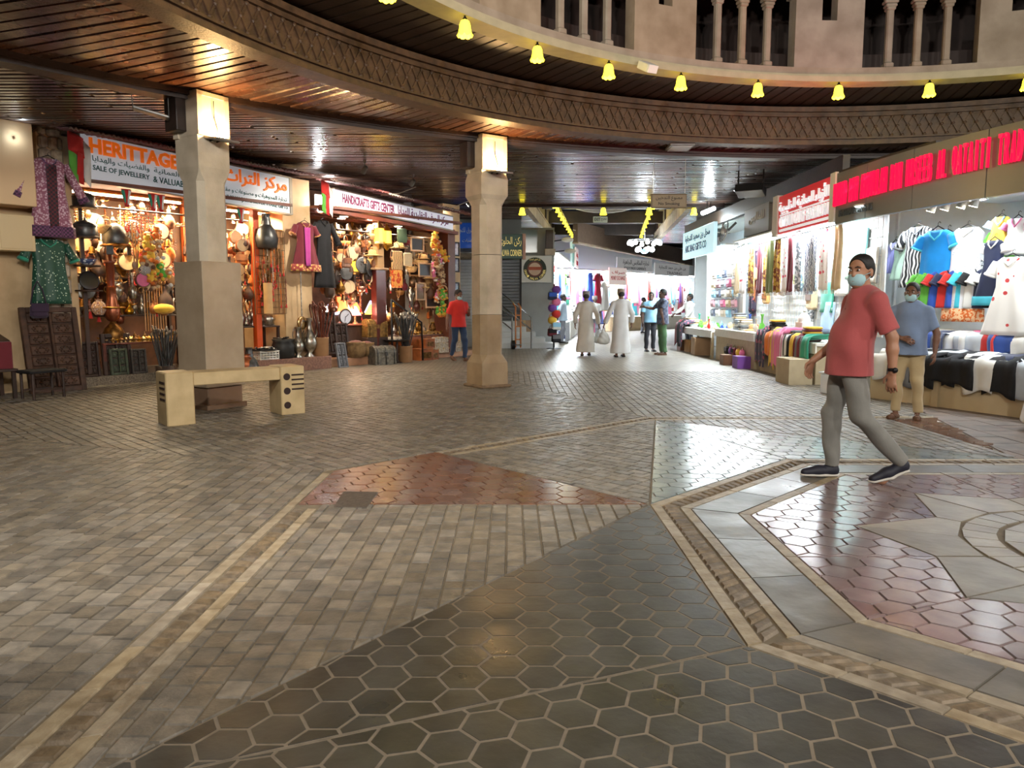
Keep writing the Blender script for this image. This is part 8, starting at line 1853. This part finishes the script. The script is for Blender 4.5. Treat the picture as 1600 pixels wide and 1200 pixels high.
c_pink=cloth('coralshirt',(176,82,82),.12); c_jean=cloth('greyjean',(132,130,124),.2); c_blue=cloth('chambray',(124,142,172),.15); c_khaki=cloth('khaki',(186,164,124),.12)
# striding man in the coral shirt
person((2.74,5.75,ZF),R_(-90),'man in coral shirt and grey jeans striding across the mauve tiles',1.75,0,.0078,hips=(0,-.1,.95),chest=(0,.0,1.31),head=(.0,-.05,1.635),look=(.62,-.78,-.02),
  feet=[(.13,.24,.0),(-.1,-.2,0)],knees=[(.1,-.04,.52),(-.1,-.17,.53)],elbows=[(.25,.1,1.14),(-.25,-.04,1.12)],wrists=[(.28,.1,.88),(-.25,-.28,.93)],heel=(.085,.0),
  hand_dir=[(V3(.04,-.08,-1),V3(-.5,.6,0),V3(-.2,-1,0)),(V3(0,-.35,-.95),V3(.8,.3,0),V3(0,-1,-.3))],top=c_pink,top_len=.84,bottom=c_jean,shoe=mat('navy_shoe',srgb(30,30,44),.6,var=.2),belly=.036,near=True,watch=True,slim=1.04,curl=(.55,.6))
# shopkeeper in blue shirt
person(gp(1414,655),R_(-38),'man in blue shirt and khaki trousers standing by the cream counter',1.63,1,.0125,head=(0,-.02,1.63),look=(-.05,-1,-.02),feet=[(.13,.02,0),(-.13,0,0)],toes=[(.25,-1,0),(-.2,-1,0)],
  elbows=[(.3,.03,1.12),(-.29,.02,1.13)],wrists=[(.3,-.03,.88),(-.06,-.24,1.06)],hand_dir=[None,(V3(.9,-.2,-.25),V3(0,.7,-.6),V3(0,-.3,1))],top=c_blue,top_len=.84,bottom=c_khaki,shoe=mat('brown_sandal',srgb(96,66,46),.6),sandals=True,belly=.045,slim=1.08)
# white robed person at the counter edge
person((5.82,7.95,ZF),R_(60),'person in white robe reaching over the cream counter',1.74,1,.016,elbows=[(.44,-.05,1.2),(-.4,-.1,1.16)],wrists=[(.28,-.3,1.02),(-.25,-.3,.98)],robe=cloth('robewhite',(220,214,206),.06),shoe=mat('brown_sandal',srgb(96,66,46)),sandals=True,cap=pattern_mat('cap_embroidery',[srgb(120,110,100),srgb(206,202,196)],'check',50),mask=True)
# walking man in the red shirt
person(gp(717,564),R_(28),'man in red shirt and blue jeans walking past the purple sign shop',1.72,1,.016,feet=[(.1,-.2,0),(-.1,.16,0)],knees=[(.1,-.14,.52),(-.1,.03,.5)],heel=(0,.06),look=(.25,-1,-.25),elbows=[(.27,.0,1.14),(-.27,.06,1.12)],wrists=[(.2,-.2,1.2),(-.33,-.02,.88)],hand_dir=[(V3(-.2,-.5,.8),V3(-.3,.6,.3),V3(-1,0,0)),None],top=cloth('redpolo',(214,44,36),.12),top_len=.84,bottom=cloth('bluejean',(40,62,96),.2),shoe=mat('brown_sandal',srgb(96,66,46)),sandals=True)
cap1=pattern_mat('grey_cap',[srgb(96,92,90),srgb(168,162,156)],'check',60); rb1=cloth('thobe',(206,200,190),.08); rb2=cloth('thobe2',(196,194,192),.08)
person(gp(915,556),R_(176),'man in beige robe seen from behind with a bag in his right hand',1.70,1,.016,feet=[(.1,.05,0),(-.1,-.12,0)],elbows=[(.3,.02,1.14),(-.3,.06,1.14)],wrists=[(.3,-.05,.88),(-.36,-.02,.86)],robe=rb1,shoe=m_black,sandals=True,cap=cap1,mask=False,curl=(.5,1.1))
person(gp(969,558),R_(184),'man in pale grey robe seen from behind with a bag in his left hand',1.75,1,.016,feet=[(.12,.06,0),(-.1,-.08,0)],elbows=[(.32,.05,1.14),(-.3,.02,1.14)],wrists=[(.42,-.02,.88),(-.31,-.05,.9)],robe=rb2,shoe=m_black,sandals=True,cap=pattern_mat('brown_cap',[srgb(110,90,76),srgb(180,166,150)],'check',60),mask=False,curl=(1.1,.5),slim=1.05)
def carrier(loc,label,m,s=1.0):
    T=thing('shopping_bag',label,'bag',loc); sdf_mesh('pouch',[ell((0,0,.16),(.13,.07,.17),.04),cone((-.08,0,.08),(.08,0,.08),.09,.09,.05,flat=((0,1,0),.6))],.016,m,folds=lambda X,Y,Z:.006*np.sin(40*X+20*Z)*np.sin(25*Z),parent=T)
    MB().tube([(-.05,0,.28),(-.02,0,.4),(0,0,.44),(.02,0,.4),(.05,0,.28)],.012,6).build('handles',m,T)
p=gp(915,556); carrier((p[0]+.37,p[1]+.02,.36),'thin white plastic bag carried by the man in beige robe',mat('white_film',srgb(206,214,216),.35,var=.1)); p=gp(969,558); carrier((p[0]-.44,p[1]+.02,.36),'grey plastic bag carried by the man in pale grey robe',mat('grey_film',srgb(190,188,182),.4,var=.1))
person(gp(879,538),R_(75),'man in pale blue shirt and grey trousers standing by the school bags',1.72,2,.018,elbows=[(.27,.1,1.12),(-.27,.1,1.12)],wrists=[(.08,.17,.95),(-.08,.17,.93)],top=cloth('paleblueshirt',(176,196,216),.08),top_len=.82,bottom=cloth('greytrouser',(126,128,140),.12),shoe=m_black,mask=False,look=(.2,-1,-.05))
person((4.05,21.6,ZF),R_(10),'man in striped sky blue shirt and black trousers talking in the passage',1.72,2,.018,top=cloth('skystripe',(140,190,220),.12),top_len=.86,bottom=cloth('blacktrouser',(30,30,38),.2),shoe=m_black,sandals=True,mask=False,look=(-.6,-1,0))
person(gp(1034,555),R_(-78),'man in dark checked shirt and green trousers pointing in the passage',1.78,2,.017,elbows=[(.24,-.16,1.2),(-.22,-.18,1.24)],wrists=[(.26,-.1,.95),(-.14,-.45,1.28)],hand_dir=[None,(V3(0,-1,.1),V3(.6,.2,-.6),V3(0,0,1))],top=pattern_mat('dark_check',[srgb(52,60,82),srgb(84,92,112)],'check',14),top_len=.82,bottom=cloth('greentrouser',(70,104,68),.15),shoe=mat('brown_sandal',srgb(96,66,46)),sandals=True,mask=False)
person((6.15,34.6,ZF),R_(70),'man in brown shirt and grey trousers at the far goods table',1.68,2,.022,wrists=[(.2,-.32,1.02),(-.2,-.32,1.02)],top=cloth('brownshirt',(96,84,82),.12),bottom=cloth('greytrouser',(126,128,140)),shoe=m_black,mask=False)
person((3.15,28.2,ZF),R_(12),'person in white shirt walking between the two robed men',1.66,2,.02,top=cloth('whiteshirt',(220,220,218),.06),bottom=cloth('greytrouser',(126,128,140)),shoe=m_black,sandals=True,cap=cap1,mask=False)
person((5.62,23.4,ZF),R_(-70),'person in white shirt leaning behind the striped folded pile',1.7,2,.02,wrists=[(.2,-.3,.98),(-.24,-.42,1.1)],top=cloth('whiteshirt',(220,220,218)),sleeve='long',bottom=cloth('blacktrouser',(30,30,38)),shoe=m_black,mask=False)
